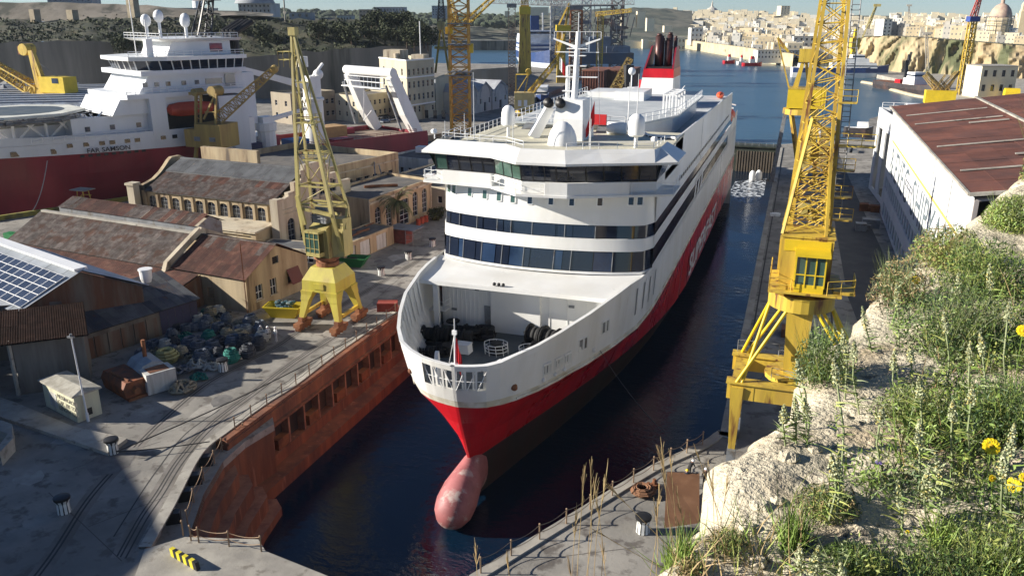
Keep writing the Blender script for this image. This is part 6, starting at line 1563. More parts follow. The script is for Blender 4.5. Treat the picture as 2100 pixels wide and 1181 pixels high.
spec=[(343,742,0,4,1.45,'large straw yellow rope coil on top of the heap behind the white machine housing'),(405,752,3,3,1.2,'off white tangled rope at the front of the heaps left of the bollard'),(435,757,3,3,.95,'smaller off white tangle touching the striped bollard'),(408,778,3,2,.9,'bright teal tangled rope lying in front of the heaps'),
 (375,800,3,1,1.35,'wide tan rope flake nearest the camera in front of the heaps'),(372,765,3,0,1.2,'blue grey rope flake behind the front tan flake')]
for x,y,k,m,s_,l in spec: put_coil(x,y,k,m,l,s_)
places=['near the blue lean-to end','in the middle of the heap','close to the workers in white','beside the yellow rope','at the back by the shed wall','along the front edge of the heap']
grid=[]
for row,(y,xa,xb,n) in enumerate(((648,418,470,4),(664,350,520,8),(680,348,545,9),(697,345,548,9),(713,300,540,10),(729,275,520,9),(742,380,490,4))):
    for i in range(n):
        grid.append((xa+(xb-xa)*(i+.5)/n+random.uniform(-7,7),y+random.uniform(-4,4),row,i,n))
ordn=['first','second','third','fourth','fifth','sixth','seventh','eighth','ninth','tenth']
rown=['rearmost','second','third','fourth','fifth','sixth','foremost']
for x,y,row,i,n in grid:
    m=random.choice([0,0,5,1,3,2,0,5,1]); k=random.choice([0,1,2,2,3])
    put_coil(x,y,k,m,'%s rope coil, %s from the left in the %s row of the heaps'%(rn[m],ordn[i],rown[row]),random.uniform(.85,1.15))
# mooring lines
def line(name,label,a,b,r=.05,sag=.6,mat=BLACK):
    a,b=V(a),V(b); P=[a.lerp(b,i/12)-V((0,0,4*sag*(i/12)*(1-i/12))) for i in range(13)]; mb=MB(); mb.path(P,r,5); return tag(mb.build(name,mat),label,'rope')
line('mooring_line','long dark mooring line running from the corner bollard up towards the ferry bow',at(240,925,.9),at(815,640,2.5),.06,.8)
line('mooring_line','thin mooring line from the corner bollard to the chain posts on the dock edge',at(240,926,.7),at(430,905,.6),.05,.1)
line('mooring_line','slack pale rope hanging from the red and white ship bow to its dock side',at(97,330,9),at(62,438,.4),.09,1.5,ropes[3])
p_=V((XC,Y0,0))+V((hpt(14.1,5.0)[0],hpt(14.1,5.0)[1],5.0)); line('mooring_line','thin dark line from the ferry side down to the dark dock water',p_,at(1440,950,0),.03,1.2)
# steel plate standing on the right quay
mb=MB(); P=[at(1366,998),at(1432,1000)]; a,b=P; up=V((0,0,2.9)); bk=V((0,-1.0,0))
a2,b2=at(1362,1082),at(1434,1072)
mb.add([a+V((0,0,1.4)),b+V((0,0,1.4)),b2,a2,a+V((.0,.08,1.36)),b+V((0,.08,1.36)),b2+V((0,.1,0)),a2+V((0,.1,0))],[(0,3,2,1),(4,5,6,7),(0,1,5,4),(1,2,6,5),(2,3,7,6),(3,0,4,7)]); mb.bar(a+V((.2,.5,0)),a+V((.2,0,1.35)),.12); mb.bar(b+V((-.2,.5,0)),b+V((-.2,0,1.35)),.12)
tag(mb.build('steel_plate',M('brown_steel_plate',(.16,.075,.035),.8,(.2,.1,.05),.4,.8)),'brown rusty steel plate leaning on the right quay below the workers','steel plate')
# rust coloured rope coil + fairlead on right quay edge
o=inst(meshes[(0,4)],None); o.location=at(1318,1012,.1); o.scale=(1.1,1.1,.7); o.data=o.data.copy(); o.data.materials[0]=M('rope_rust',(.25,.12,.06),.9,var=.3); tag(o,'rust brown rope coil on the right quay edge beside the chain fence','rope coil')
mb=MB(); mb.box(-.7,.7,-.3,.3,0,.35); mb.tube((-.4,0,.3),(-.4,0,.8),.15,n=8); mb.tube((.4,0,.3),(.4,0,.8),.15,n=8); o=mb.build('fairlead_bracket',RUST); o.location=at(1335,1003,0); o.rotation_euler=(0,0,R(62)); tag(o,'rusty double roller fairlead beside the brown rope coil','fairlead')
# right quay clutter
random.seed(31)
mb=MB(); mb.box(-1,1,-1,1,0,.6); bb=None
for i,(x,y,s_,c,l) in enumerate(((1592,442,.8,WHITE2,'small white bundle on the right quay near the dock edge'),(1742,312,1.5,STEEL,'dark crate at the far end of the right quay by the warehouse'),(1775,430,1.6,RUST,'brown crate pile against the warehouse wall'),(1772,470,1.8,STEEL,'dark covered pile against the foot of the warehouse wall'),(1625,690,1.2,RUST,'rust coloured chest on the quay behind the portal crane column'))):
    mb=MB(); n=5
    for k in range(n): x_=random.uniform(-1,1)*s_; y_=random.uniform(-1,1)*s_; mb.box(x_-.5*s_,x_+.5*s_,y_-.5*s_,y_+.5*s_,0,s_*random.uniform(.4,1))
    o=mb.build('stored_crate',c); o.location=at(x,y,0); tag(o,l,'crate')

FO=bpy.data.materials.new('pale_water_patch'); FO.use_nodes=True; t_=FO.node_tree; b_=t_.nodes['Principled BSDF']; b_.inputs['Base Color'].default_value=(.7,.75,.8,1); b_.inputs['Roughness'].default_value=.5  # pale noise-broken sheet lying on the dock water behind the stern
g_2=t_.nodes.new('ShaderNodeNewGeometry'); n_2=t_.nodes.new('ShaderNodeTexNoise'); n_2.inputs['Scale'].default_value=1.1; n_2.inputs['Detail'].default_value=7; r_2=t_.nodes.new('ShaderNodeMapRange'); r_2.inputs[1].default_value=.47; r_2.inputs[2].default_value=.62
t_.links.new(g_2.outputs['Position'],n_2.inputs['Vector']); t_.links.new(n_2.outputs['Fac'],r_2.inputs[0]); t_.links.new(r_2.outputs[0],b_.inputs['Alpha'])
P=[at(x,y,-7.58) for x,y in ((1508,372),(1572,366),(1566,400),(1545,420),(1510,412),(1495,395))]; mb=MB(); mb.sheet([(p.x,p.y) for p in P],-7.58); tag(mb.build('pale_water_patch',FO),kind='stuff'); 
# ================================================================ RED AND WHITE OFFSHORE SHIP
fdir=V((-.4325,-.9016,0)); A0=V((-99.2,211,0)); ctr_=A0+V((-.9016,.4325,0))*11
fs=thing('offshore_vessel','red and white offshore support ship with helideck, lying in the left dock','ship',(ctr_.x,ctr_.y,0),math.atan2(fdir.y,fdir.x))
# local: +x forward, +y towards the viewer, side at y=+11
HW=M('ship_white_side',(.66,.68,.7),.45,(.58,.6,.62),.4,.1,var=.06,streak=True)
def fhb(x,z):     # half breadth
    L_=108+ (z-2)*.9
    if x>L_: return .05
    k=max(0,(x-62)/(L_-62)); b=11*(1-k**2.4)
    f=1-.35*max(0,k)*max(0,(9-z)/12)
    return max(.05,b*f)
XSF=[-4,0,20,40,54,54.01,62,70,78,86,92,97,101,105,108,111,114,117,120]
for s in (1,-1):
    mb=MB(); zs=[-6,-2,2,5.5,9.2,11.5,13.2]; G=[]
    for x in XSF:
        tops=5.6 if x<=54 else 13.2+max(0,(x-80)/40)*1.5
        zz=[min(z,tops) if x<=54 else z if z<13 else tops for z in zs]
        if x>54.005: zz[4]=9.2+max(0,(x-60)/50)*1.0
        G.append([V((min(x,107.5+(z-2)*.9+.3),s*fhb(min(x,200),z),z)) for z in zz])
    for i in range(len(XSF)-1):
        for k in range(6):
            q=[G[i][k],G[i+1][k],G[i+1][k+1],G[i][k+1]]
            if s>0: q.reverse()
            mb.mat(0 if k<4 else 1); mb.quad(*q)
    mb.mat(0); mb.quad(V((-4,0,-6)),V((-4,s*11,-6)),V((-4,s*11,5.6)),V((-4,0,5.6)))
    mb.build('hull',[REDD,HW],fs,smooth=False)
TANDECK=M('tan_deck',(.3,.23,.17),.85,(.22,.16,.12),.4,.2,var=.15)
mb=MB(); mb.box(-3.6,54,-10.6,10.6,4.6,4.8); mb.build('work_deck',TANDECK,fs)
mb=MB(); P=[(x,min(fhb(x,13),10.6)) for x in (54,62,70,78,86,92,97,101,105,109,112)]; mb.sheet([(x,-y) for x,y in P]+[(x,y) for x,y in P[::-1]],12.2); mb.build('fore_deck',M('pinkish_deck',(.36,.28,.25),.8,var=.1),fs)
text('FAR SAMSON','ship_name',M('name_black',(.02,.02,.03),.5),fs,(86.3,fhb(84,10)+.35,9.9),(R(90),0,R(180-7)),1.3,.03,sx=1.1,offset=.02)
mb=MB()
for x,w in ((92,.5),(98.5,.9),(105,1.6)): mb.box(x-w,x+w,fhb(x,10.6)-.05,fhb(x,10.6)+.1,10.2,11.2)
for x in (57,60,65,68,70.5,76,78,81,83,86,89): y=fhb(x,11.6); mb.box(x-.55,x+.55,y-.1,y+.06,11.2,12.0)
mb.build('hull_ports',GLASS,fs)
mb=MB()
for i in range(9): x=75+i*1.5; y=fhb(x,9.2); mb.box(x-.4,x+.4,y,y+.12,9.0,9.5)
mb.build('draught_marks',BLACK,fs)
def blk(name,x0,x1,y0,y1,z0,z1,m=HW,rake=0,tr=0):
    mb=MB(); mb.add([(x0,y0,z0),(x1,y0,z0),(x1,y1,z0),(x0,y1,z0),(x0,y0+tr,z1),(x1-rake,y0+tr,z1),(x1-rake,y1-tr,z1),(x0,y1-tr,z1)],[(3,2,1,0),(4,5,6,7),(0,1,5,4),(1,2,6,5),(2,3,7,6),(3,0,4,7)]); return mb.build(name,m,fs)
blk('deckhouse',52,88,-9,8.6,12.2,16.8); blk('deckhouse',60,80,-9.5,9.5,16.8,20,rake=2)
blk('side_wall',50,57,-11,11,4.8,19.5); blk('boat_deck_wall',69,72.5,8.6,10.9,12.2,20); blk('deckhouse',50,77,-10.9,10.9,20,21.0)
blk('bridge_base',50,74,-9.5,9.8,21,24.6,rake=2.5); blk('bridge_deck',49.5,73.5,-10.5,10.9,24.6,25.6)
mb=MB(); BX=[(50,-9.8),(50,10.2),(66,10.2),(72.4,6.5),(73.2,0),(72.4,-6.5),(66,-9.8)]
mb.loft([[V((x,y,25.6)) for x,y in BX],[V((x+ (.7 if x>60 else 0),y*1.08,27.6)) for x,y in BX]]); mb.build('bridge_glazing',GLASS,fs)
mb=MB(); 
for i in range(len(BX)):
    a,b=V((*BX[i],25.6)),V((*BX[(i+1)%7],25.6)); a2=V((a.x+(.7 if a.x>60 else 0),a.y*1.08,27.6)); b2=V((b.x+(.7 if b.x>60 else 0),b.y*1.08,27.6)); n=max(2,int((b-a).length/1.9))
    for k in range(n): mb.bar(a.lerp(b,k/n),a2.lerp(b2,k/n),.22)
mb.build('bridge_mullions',WHITE,fs)
mb=MB(); mb.loft([[V((x+(2 if x>60 else -.5),y*1.16,z)) for x,y in BX] for z in (27.6,28.4)]); mb.build('bridge_roof',WHITE,fs)
blk('top_house',51,66,-6,7.5,28.4,31.4,rake=1.5); 
mb=MB(); mb.loft([[V((x,y,z)) for x,y in ((49+0,-8-k),(67+k,-8-k),(67+k,8.5+k),(49,8.5+k))] for z,k in ((31.4,0),(32,1.2))]); mb.build('monkey_island',WHITE,fs)
mb=MB(); mb.rail([V(p) for p in ((50,9.6,32),(68,9.6,32),(68,-9,32))],1.1,.06,1.8); mb.rail([V(p) for p in ((50,11.4,28.4),(66,11.6,28.4),(74,7,28.4))],1.1,.06,1.8); mb.rail([V(p) for p in ((50,10.9,21),(77,10.9,21))],1.0,.06,1.8);mb.rail([V(p) for p in ((72,10.6,12.6),(96,9.4,12.8))],1.0,.06,2); mb.build('railing',WHITE2,fs)
for x,y,h in ((66,-1,3.2),(63.5,0,4.1),(58,1,3.0),(56.5,-2,3.4)):
    mb=MB(); mb.tube((x,y,32),(x,y,32+h),.35,n=8); mb.ball((x,y,32+h+.5),1.1,12,8,rz=1.4); mb.build('radome',WHITE2,fs,True)
mb=MB(); 
mb.lattice((54,0,32),(50,0,46),3.2,1.2,7,.18,.1,n=4)
for z,w in ((37,3),(40,4.5),(43.5,3.5)): mb.box(50.5,53,-w,w,z,z+.25); mb.bar((52,-w,z),(52,-w,z+2.4),.2); mb.bar((52,w,z),(52,w,z+3),.2)
mb.build('radar_mast',BLACK,fs)
mb=MB()
for y in (-3,-1,1,3): mb.tube((47,y,28),(47,y,33),.7,n=8); mb.tube((47,y,33),(42.5,y,35.4),.7,n=8)
mb.build('exhaust_pipe',BLACK,fs)
blk('funnel_casing',45,50,-6,6,12,24)
mb=MB(); mb.tube((71.5,5,28.4),(71.5,5,52),.1,n=5); mb.tube((70,8,28.4),(70,8,36),.15,n=5); mb.box(69.3,70.7,7.3,8.7,28.4,32); mb.build('whip_antenna',WHITE2,fs)
# lifeboat niche and boat
blk('boat_niche',57.5,69,8.9,9.3,12.4,20,DARKIN)
mb=MB(); mb.loft([[V((63.2+dx,10.0+w*math.cos(t),17.2+h*math.sin(t))) for t in [2*math.pi*i/10 for i in range(10)]] for dx,w,h in ((-5.4,.2,.4),(-4.7,1.0,1.2),(-2,1.3,1.55),(2.5,1.3,1.55),(4.7,1.0,1.2),(5.4,.2,.4))]); mb.build('lifeboat',M('lifeboat_red',(.45,.06,.03),.5),fs,True)
# windows on houses
mb=MB()
for x in (61,64,67.5,70,72.5): mb.box(x-.5,x+.5,9.72,9.9,22.3,23.2)
for x in (74.5,80,85): mb.box(x-.5,x+.5,8.55,8.7,14.0,15.0)
mb.box(52,54.4,10.0,10.1,21.6,24.2); mb.box(55,59,9.7,9.9,22.2,23.4); mb.box(53,56,7.4,7.6,29,30.8)
mb.build('house_windows',GLASSB,fs)
# helideck
mb=MB(); cx=95.5; Rr=13.2
def octo(r,z): return [V((cx+r*math.cos(t),r*math.sin(t)*.98-0.5,z)) for t in [math.pi/8+math.pi/4*i for i in range(8)]]
mb.mat(0); mb.loft([octo(Rr,17.9),octo(Rr,18.4)]); mb.build('helideck',[M('helideck_white',(.62,.62,.55),.7),],fs)
mb=MB(); mb.lathe([(9.2,18.41),(9.2,18.44),(.01,18.45)],(cx,-.5,0),28); mb.build('helideck_circle',DECKDARK,fs)
mb=MB()
P8=octo(Rr+1.2,17.7); mb.path(P8+[P8[0]],.12,4); P9=octo(Rr-.5,17.0); mb.path(P9+[P9[0]],.35,4)
mb.build('safety_net_frame',STEEL,fs)
mb=MB()
for x in (86,92,98,104):
    for y in (-6,6):
        mb.tube((x,y,12.5),(x,y,17.8),.3,n=6); mb.tube((x,y,12.7),(x+5,y*1.2,17.7),.22,n=6); mb.tube((x,y,12.7),(x-5,y*1.2,17.7),.22,n=6)
    mb.bar((x,-10,17.5),(x,10,17.5),.4)
mb.build('helideck_strut',WHITE2,fs)
blk('forecastle_house',76,100,-5,4.5,12.2,15.5)
mb=MB(); mb.quad((79.5,9.6,16.8),(84,6,16.8),(84,-8,16.8),(79.5,-9,16.8)); mb.bar((80,8,12.4),(84,8,17.5),.2); mb.bar((81,8,12.4),(85,8,17.5),.2)
for i in range(9): mb.bar((80+i*.45,7.6,12.6+i*.6),(80+i*.45,8.6,12.6+i*.6),.1)
mb.build('stairway',WHITE2,fs)
# crane pedestal, deck gear, A frame
mb=MB(); mb.lathe([(2.9,4.8),(2.6,8),(2.5,16),(2.9,16.2),(2.9,16.7),(2.3,17),(2.3,19),(.1,19)],(28,4,0),18); mb.build('crane_pedestal',WHITE,fs,True)
mb=MB(); mb.bar((28,4,19.3),(50,0,26),2.2,1.8,1.2,1.0); mb.box(26.6,29.6,2,6,18.8,22.2); mb.bar((28,4,21.5),(24,3.5,25),.6); mb.ball((26,4.2,22.5),1.3,10,8); mb.tube((30,4,24.5),(30,4,27),1.2,n=10); mb.build('crane_boom',WHITE,fs)
mb=MB(); mb.lathe([(2.2,4.8),(2.2,10),(2.6,10.2),(2.6,12)],(43,6,0),14); mb.bar((43,6,12.4),(32,7,14.6),1.0,1.2,.6,.6); mb.box(41.5,44.5,4.5,7.5,11.5,13.5); mb.build('deck_crane',WHITE,fs)
for s in (1,-1):
    mb=MB(); y=s*9.6
    mb.bar((-1.5,y,5),(2.2,y,11.5),2.4,2.6,2.6,3.4); mb.bar((2.2,y,11.5),(6.8,y,21.4),2.6,3.4,2.0,2.8); mb.build('a_frame_leg',WHITE,fs)
mb=MB(); mb.tube((7,-10.8,22.2),(7,10.8,22.2),1.25,n=14); mb.build('a_frame_crossbeam',WHITE,fs,True)
mb=MB(); mb.rail([V(p) for p in ((9,-9,18.3),(9,9,18.3))],2.6,.12,1.8,2); mb.box(8.4,10.2,-9,9,18.0,18.25); mb.path([(9,0,18),(9,-1,9),(9,3,12)],.15); mb.build('a_frame_walkway',WHITE2,fs)
mb=MB(); mb.bar((5,10.6,7),(9,9.8,19),.5); mb.bar((5,-10.6,7),(9,-9.8,19),.5); mb.build('hydraulic_ram',STEEL,fs)
for (x0,x1,y0,y1,h,m) in ((40,47,-4,5,4,WHITE),(46,50,2,9,3,BLUEW),(33,38,4,9,2.6,M('tarpaulin_blue',(.03,.12,.3),.6)),(36,40,-6,0,3,REDD),(14,24,-8,-2,3.2,M('tan_crate',(.35,.22,.1),.8)),(20,26,6,9.5,1.6,REDD),(8,12,-9,-7,1.5,REDD),(47,53,-2,8,9,WHITE)):
    blk('deck_cargo',x0,x1,y0,y1,4.8,4.8+h,m)
mb=MB(); 
for s in (1,-1): mb.box(-3.8,53,s*10.9-.15,s*10.9+.15,5.5,6.1); 
mb.rail([V((0,10.9,6.1)),V((36,10.9,6.1))],.8,.06,2.2); mb.build('bulwark_rail',REDD,fs)
# yellow edge kerb and gangway tower along that dock
mb=MB(); a,b=V((-140.3,116.6,0)),V((-98,207,0)); d=(b-a).normalized(); n=V((d.y,-d.x,0)); 
mb.bar(a-d*12+n*.6+V((0,0,.45)),b+n*.6+V((0,0,.45)),.7,.9); o=mb.build('yellow_kerb_beam',M('kerb_yellow',(.3,.27,.05),.8,(.12,.11,.05),.4,.5)); tag(o,'long weathered yellow kerb beam along the left dock edge','kerb beam')
mb=MB(); g0=at(176,432,0); t=thing('gangway_tower','small yellow gangway tower with canopy beside the red hull','gangway',g0)
for x,y in ((-1,-1),(1,-1),(-1,1),(1,1)): mb.bar((x,y,0),(x*.7,y*.7,4.0),.16)
for z in (1,2,3): mb.bar((-1,-1,z),(1,-1,z),.12); mb.bar((-1,1,z),(1,1,z),.12); mb.bar((-1,-1,z-.8),(1,-1,z+.6),.1)
mb.build('tower_frame',YEL,t); mb=MB(); mb.box(-1.9,1.9,-1.4,1.4,4.2,4.35); mb.build('canopy',CONC2,t)
mb=MB(); mb.box(-.9,.9,-.7,.7,0,1.7); g_=mb.build('green_bin',M('bin_green',(.02,.2,.06),.5)); g_.location=at(25,497,0); tag(g_,'leftmost green bin on the far left quay','bin')
for x,y,l in ((34,499,'middle green bin of three on the far left quay'),(44,502,'rightmost green bin of three on the far left quay')): o=inst(g_,None,at(x,y,0)); tag(o,l,'bin')
for o in (g_,): o['group']='green bins on the far left quay'
# ================================================================ MIDDLE DISTANCE, LEFT
CREAM=M('cream_render',(.52,.46,.33),.85,(.44,.39,.28),.4,.3,var=.08,streak=True)
CREAMS=M('pale_shed_wall',(.5,.5,.46),.85,(.4,.4,.38),.4,.2,var=.08)
LIME=M('far_limestone',(.34,.29,.22),.9,(.25,.21,.15),.45,.08,var=.15,bump=.3,streak=True)
LIMED=M('old_fort_stone',(.24,.21,.17),.9,(.15,.13,.10),.45,.07,var=.25,bump=.4,streak=True,col3=(.06,.06,.045),sc3=.06,mix3=.35)
SCRUB=M('scrub_hillside',(.028,.036,.014),.95,(.07,.062,.034),.45,.12,var=.4,bump=1,bsc=.6,col3=(.02,.028,.012),sc3=.05,mix3=.4)
# cream office block
oA,oB,oC=at(783,236),at(838,250),at(930,236)
def quadbld(name,label,a,b,c,h,wm,rm,rows,cols,par=.8,group=None,win=(1.1,1.9),z0=1.5):
    """a-b: left face, b-c: right face seen from the viewpoint"""
    a,b,c=[V((p.x,p.y,0)) for p in (a,b,c)]; d=a+(c-b)
    poly=[(a.x,a.y),(b.x,b.y),(c.x,c.y),(d.x,d.y)]; hol={}
    for e,(p,q) in enumerate(((a,b),(b,c))):
        L=(q-p).length; n=cols[e]; hs_=[]
        for r in range(rows):
            for k in range(n):
                s=L*(k+.5)/n; z=z0+r*(h-z0)/rows+.3; hs_.append((s-win[0]/2,s+win[0]/2,z,z+win[1]))
        hol[e]=hs_
    t=flatb(name,label,'building',poly,0,h,wm,rm,par,hol,group)
    for e in (0,1):
        if hol[e]: glaze(t,poly[e],poly[e+1],hol[e],nx=1,nz=2)
    return t,poly
def hgt(px,py,P): return atY(px,py,P.y).z
h=hgt(838,132,oB)
ob,poly=quadbld('office_block','tall cream office block with three rows of windows behind the white A frame','a' and oA,oB,at(893,240),h,CREAM,ROOFGR,4,(3,6),1.4,z0=2.5,win=(1.3,2.3))
mb=MB(); c=ctr(poly,h)
p=poly; 
for z in (h-4.8,h+1.2,h*.28): 
    for i in range(2): a=V((*p[i],z)); b=V((*p[i+1],z)); mb.bar(a,b,.5,.45)
mb.build('string_course',WHITE2,ob)
mb=MB(); mb.box(c.x-8,c.x-1,c.y-3,c.y+4,h,h+4.2); mb.box(c.x+3,c.x+8,c.y-2,c.y+3,h,h+2.6); mb.tube((c.x-2,c.y-4,h),(c.x-2,c.y-4,h+3),1.0,n=10); mb.build('roof_housing',STONEP,ob)
mb=MB(); mb.tube((c.x+6,c.y,h),(c.x+6,c.y,hgt(853,45,oB)),.22,n=6); mb.build('roof_flagpole',WHITE2,ob)
mb=MB(); a=at(838,240);b=at(885,238); mb.box(a.x+1,b.x+2,a.y-5,a.y+3,0,4.6); mb.box(a.x+.5,b.x+2.6,a.y-5.6,a.y+3,4.6,5.2); mb.build('entrance_porch',CREAM,ob)
mb=MB()
for k in range(5): x=a.x+3+k*3.4; mb.box(x-.7,x+.7,a.y-5.06,a.y-5.0,.4,3.4)
mb.build('porch_window',GLASS,ob)
t,_=quadbld('office_wing','plain cream side wing attached right of the tall office block',at(893,238)+V((.3,.1,0)),at(925,228),at(945,215),hgt(925,158,at(925,228)),CREAM,ROOFGR,2,(0,0))
t,_=quadbld('admin_annex','lower cream building with arcade seen between the legs of the white A frame',at(690,246),at(735,252),at(805,240),hgt(735,200,at(735,252)),CREAM,ROOFGR,2,(3,7),.5,win=(1.2,1.7))
t,_=quadbld('quay_office','long ochre flat roofed building behind the deck crane of the red ship',at(560,250),at(600,256),at(690,246),hgt(600,196,at(600,256)),LIME,ROOFGR,2,(2,8),.5,win=(1.4,1.8))
# saw tooth sheds
def gabshed(label,x0,x1,yb,ye,ya,depth,wm,rm,group,arch=True):
    a,b=at(x0,yb),at(x1,yb-(x1-x0)*.22); d=(b-a); L=d.length; d/=L; n=V((-d.y,d.x,0)); t=thing('gabled_shed',label,'shed',(0,0,0),0,group)
    he=atY((x0+x1)/2,ye,a.y).z; ha=atY((x0+x1)/2,ya,a.y).z
    mb=MB(); hl=[(L*.42,L*.58,.1,he*.45)]+([(L*.15,L*.25,he*.4,he*.65),(L*.75,L*.85,he*.4,he*.65)]); wallh(mb,(a.x,a.y),(b.x,b.y),0,he,hl,.5); m_=a+d*L/2; z=lambda p,h_:V((p.x,p.y,h_))
    mb.quad(z(a,he),z(b,he),z(m_,ha)); bb=b+n*depth; aa=a+n*depth; wallh(mb,(b.x,b.y),(bb.x,bb.y),0,he); wallh(mb,(aa.x,aa.y),(a.x,a.y),0,he); mb.build('wall',wm,t)
    mb=MB(); mb.quad(*[z(a+d*s+n*.5,.1+q) for s,q in ((L*.42,0),(L*.58,0),(L*.58,he*.45),(L*.42,he*.45))]); 
    for s in (.15,.75): mb.quad(*[z(a+d*L*s_+n*.5,q) for s_,q in ((s,he*.4),(s+.1,he*.4),(s+.1,he*.65),(s,he*.65))])
    mb.build('opening_glazing',GLASSB,t)
    mb=MB(); e=-n*.4
    for p,q in ((a,m_),(m_,b)):
        hp,hq=(he,ha) if p is a else (ha,he); mb.quad(z(p+e,hp+.1),z(q+e,hq+.1),z(q+n*depth,hq+.1),z(p+n*depth,hp+.1)); mb.quad(z(p+e,hp-.3),z(q+e,hq-.3),z(q+e,hq+.1),z(p+e,hp+.1))
    if arch: mb.path([z(a+d*L*(.5+.36*math.sin(u))-n*.1,he*.62+ (ha-he*.75)*math.cos(u)) for u in [-1.45+i*.29 for i in range(11)]],.25,4)
    mb.build('roof',rm,t); return t
SHR=M('pale_shed_roof',(.42,.44,.46),.7,(.3,.3,.32),.4,.2,var=.1)
gabshed('leftmost pale gabled shed right of the orange tower crane',963,980,236,192,176,30,CREAMS,SHR,'row of pale gabled sheds')
gabshed('middle pale gabled shed with arched trim behind the lamp mast',980,1010,232,190,170,30,CREAMS,SHR,'row of pale gabled sheds')
gabshed('right pale gabled shed with arched trim beside the inlet crane',1010,1043,226,187,168,30,CREAMS,SHR,'row of pale gabled sheds')
# stone parapet building behind sheds
t,_=quadbld('long_store','long crenellated limestone store behind the pale gabled sheds',at(930,195),at(940,197),at(1060,186),hgt(940,150,at(940,197)),LIME,ROOFGR,1,(0,14),.6,win=(1.5,2))
# parked cars row by the office
def carmesh(mats):
    t=bpy.data.objects.new('parked_car',None); C.objects.link(t)
    mb=MB(); mb.add([(-2.1,-.85,.3),(2.1,-.85,.3),(2.1,.85,.3),(-2.1,.85,.3),(-2.1,-.85,.8),(2.0,-.85,.75),(2.0,.85,.75),(-2.1,.85,.8)],[(3,2,1,0),(4,5,6,7),(0,1,5,4),(1,2,6,5),(2,3,7,6),(3,0,4,7)]); mb.build('body',mats[0],t)
    mb=MB(); mb.loft([[V((x,y,z)) for x,y in ((x0,-w),(x1,-w),(x1,w),(x0,w))] for x0,x1,w,z in ((-1.8,1.1,.8,.8),(-1.4,.5,.66,1.4))]); mb.build('cabin',GLASS,t)
    mb=MB(); mb.tube((1.3,-.88,.32),(1.3,-.7,.32),.32,n=10); w=mb.build('wheel',BLACK,t)
    for p in ((-2.6,0,0),(0,1.58,0),(-2.6,1.58,0)): inst(w,t,p)
    return t
cars=[carmesh([WHITE2]),carmesh([STEEL]),carmesh([BLUEW]),carmesh([M('silver_paint',(.4,.42,.44),.3,metal=.4)])]
used=set(); crn=['white','grey','navy','silver']
for i,(x,y,k) in enumerate(((745,246,1),(753,246,0),(762,246,2),(771,244,3),(781,244,0),(792,243,1),(802,248,0),(812,246,2),(842,246,3),(851,243,0),(860,243,1),(790,252,3),(725,248,1))):
    lab='%s car, number %s from the left in the row parked by the cream office'%(crn[k],i+1) if False else '%s parked car by the cream offices, %s'%(crn[k],['beside the far A frame leg','second along the row from the A frame leg','third along the row from the A frame leg','fourth along the row','fifth along the row','sixth along the row','nearest the near A frame leg','between the near A frame leg and the office','in front of the porch, left','in front of the porch, middle','in front of the porch, right','standing out in front of the row','far left end of the row'][i])
    if k in used: o=copy_tree(cars[k],at(x,y,0),R(70+random.uniform(-6,6)),lab)
    else: o=cars[k]; used.add(k); o.location=at(x,y,0); o.rotation_euler=(0,0,R(72)); o['label']=lab
    o['category']='car'; o['group']='cars parked in front of the cream offices'
# roofs of the long sheds behind the ship, upper left
SR=M('pale_corrugated_roof',(.36,.40,.45),.6,(.2,.22,.25),.5,.4,var=.15)
for (x0,x1,yb,yt,lab) in ((-40,300,226,160,'wide ribbed grey white roof sheds spread behind the red and white ship'),):
    t=thing('ribbed_roof_sheds',lab,'shed',(0,0,0)); a,b=at(-160,232,6),at(300,222,6); c,d=at(300,163,6),at(-160,168,6)
    mb=MB(); n=16; random.seed(2)
    for k in range(n):
        u0,u1=k/n,(k+1)/n; p0,p1=a.lerp(d,u0),b.lerp(c,u0); q0,q1=a.lerp(d,u1),b.lerp(c,u1); m0,m1=p0.lerp(q0,.6)+V((0,0,2.4)),p1.lerp(q1,.6)+V((0,0,2.4)); 
        mb.mat(0); mb.quad(p0,p1,m1,m0); mb.mat(1); mb.quad(m0,m1,q1,q0)
        mb.mat(2); mb.bar(m0+V((0,0,.2)),m1+V((0,0,.2)),.8,.3)
        if k%3==1:
            s=random.uniform(.25,.9); e=p0.lerp(p1,s); mb.mat(1); mb.add([e+V((0,0,1)),e+V((9,-.6,1)),e+V((4.5,4,4.2)),e+V((4.5,7,1))],[(0,1,2),(1,3,2),(3,0,2)])
    mb.build('roof',[SR,STEEL,WHITE2],t)
    mb=MB(); wallh(mb,(a.x,a.y),(b.x,b.y),0,6); wallh(mb,(b.x,b.y),(c.x,c.y),0,6); mb.build('wall',LIMED,t)
# ---- fortification wall and scrub slope, upper left
def strip3(rows,mat,name,kind=None,label=None,cat=None,jit=0,sub=1,parent=None):
    mb=MB(); G=[]
    for r in rows:
        out=[]
        for p,q in zip(r,r[1:]):
            for k in range(sub): out.append(p.lerp(q,k/sub))
        out.append(r[-1]); G.append(out)
    if sub>1:
        H=[]
        for r0,r1 in zip(G,G[1:]):
            for k in range(sub): H.append([a.lerp(b,k/sub) for a,b in zip(r0,r1)])
        H.append(G[-1]); G=H
        for r in G:
            for p in r:
                if jit: p.z+=random.uniform(-jit,jit); p.x+=random.uniform(-jit,jit)*.6
    n=len(G[0]); mb.v=[tuple(p) for r in G for p in r]
    for k in range(len(G)-1):
        for i in range(n-1): mb.f.append([k*n+i,k*n+i+1,(k+1)*n+i+1,(k+1)*n+i]); mb.m.append(0)
    o=mb.build(name,mat,parent,smooth=True); 
    return tag(o,label,cat,None,kind)
XS=[-200,-60,0,90,180,260,330,400,460,520,600,680,740,800,860,885]
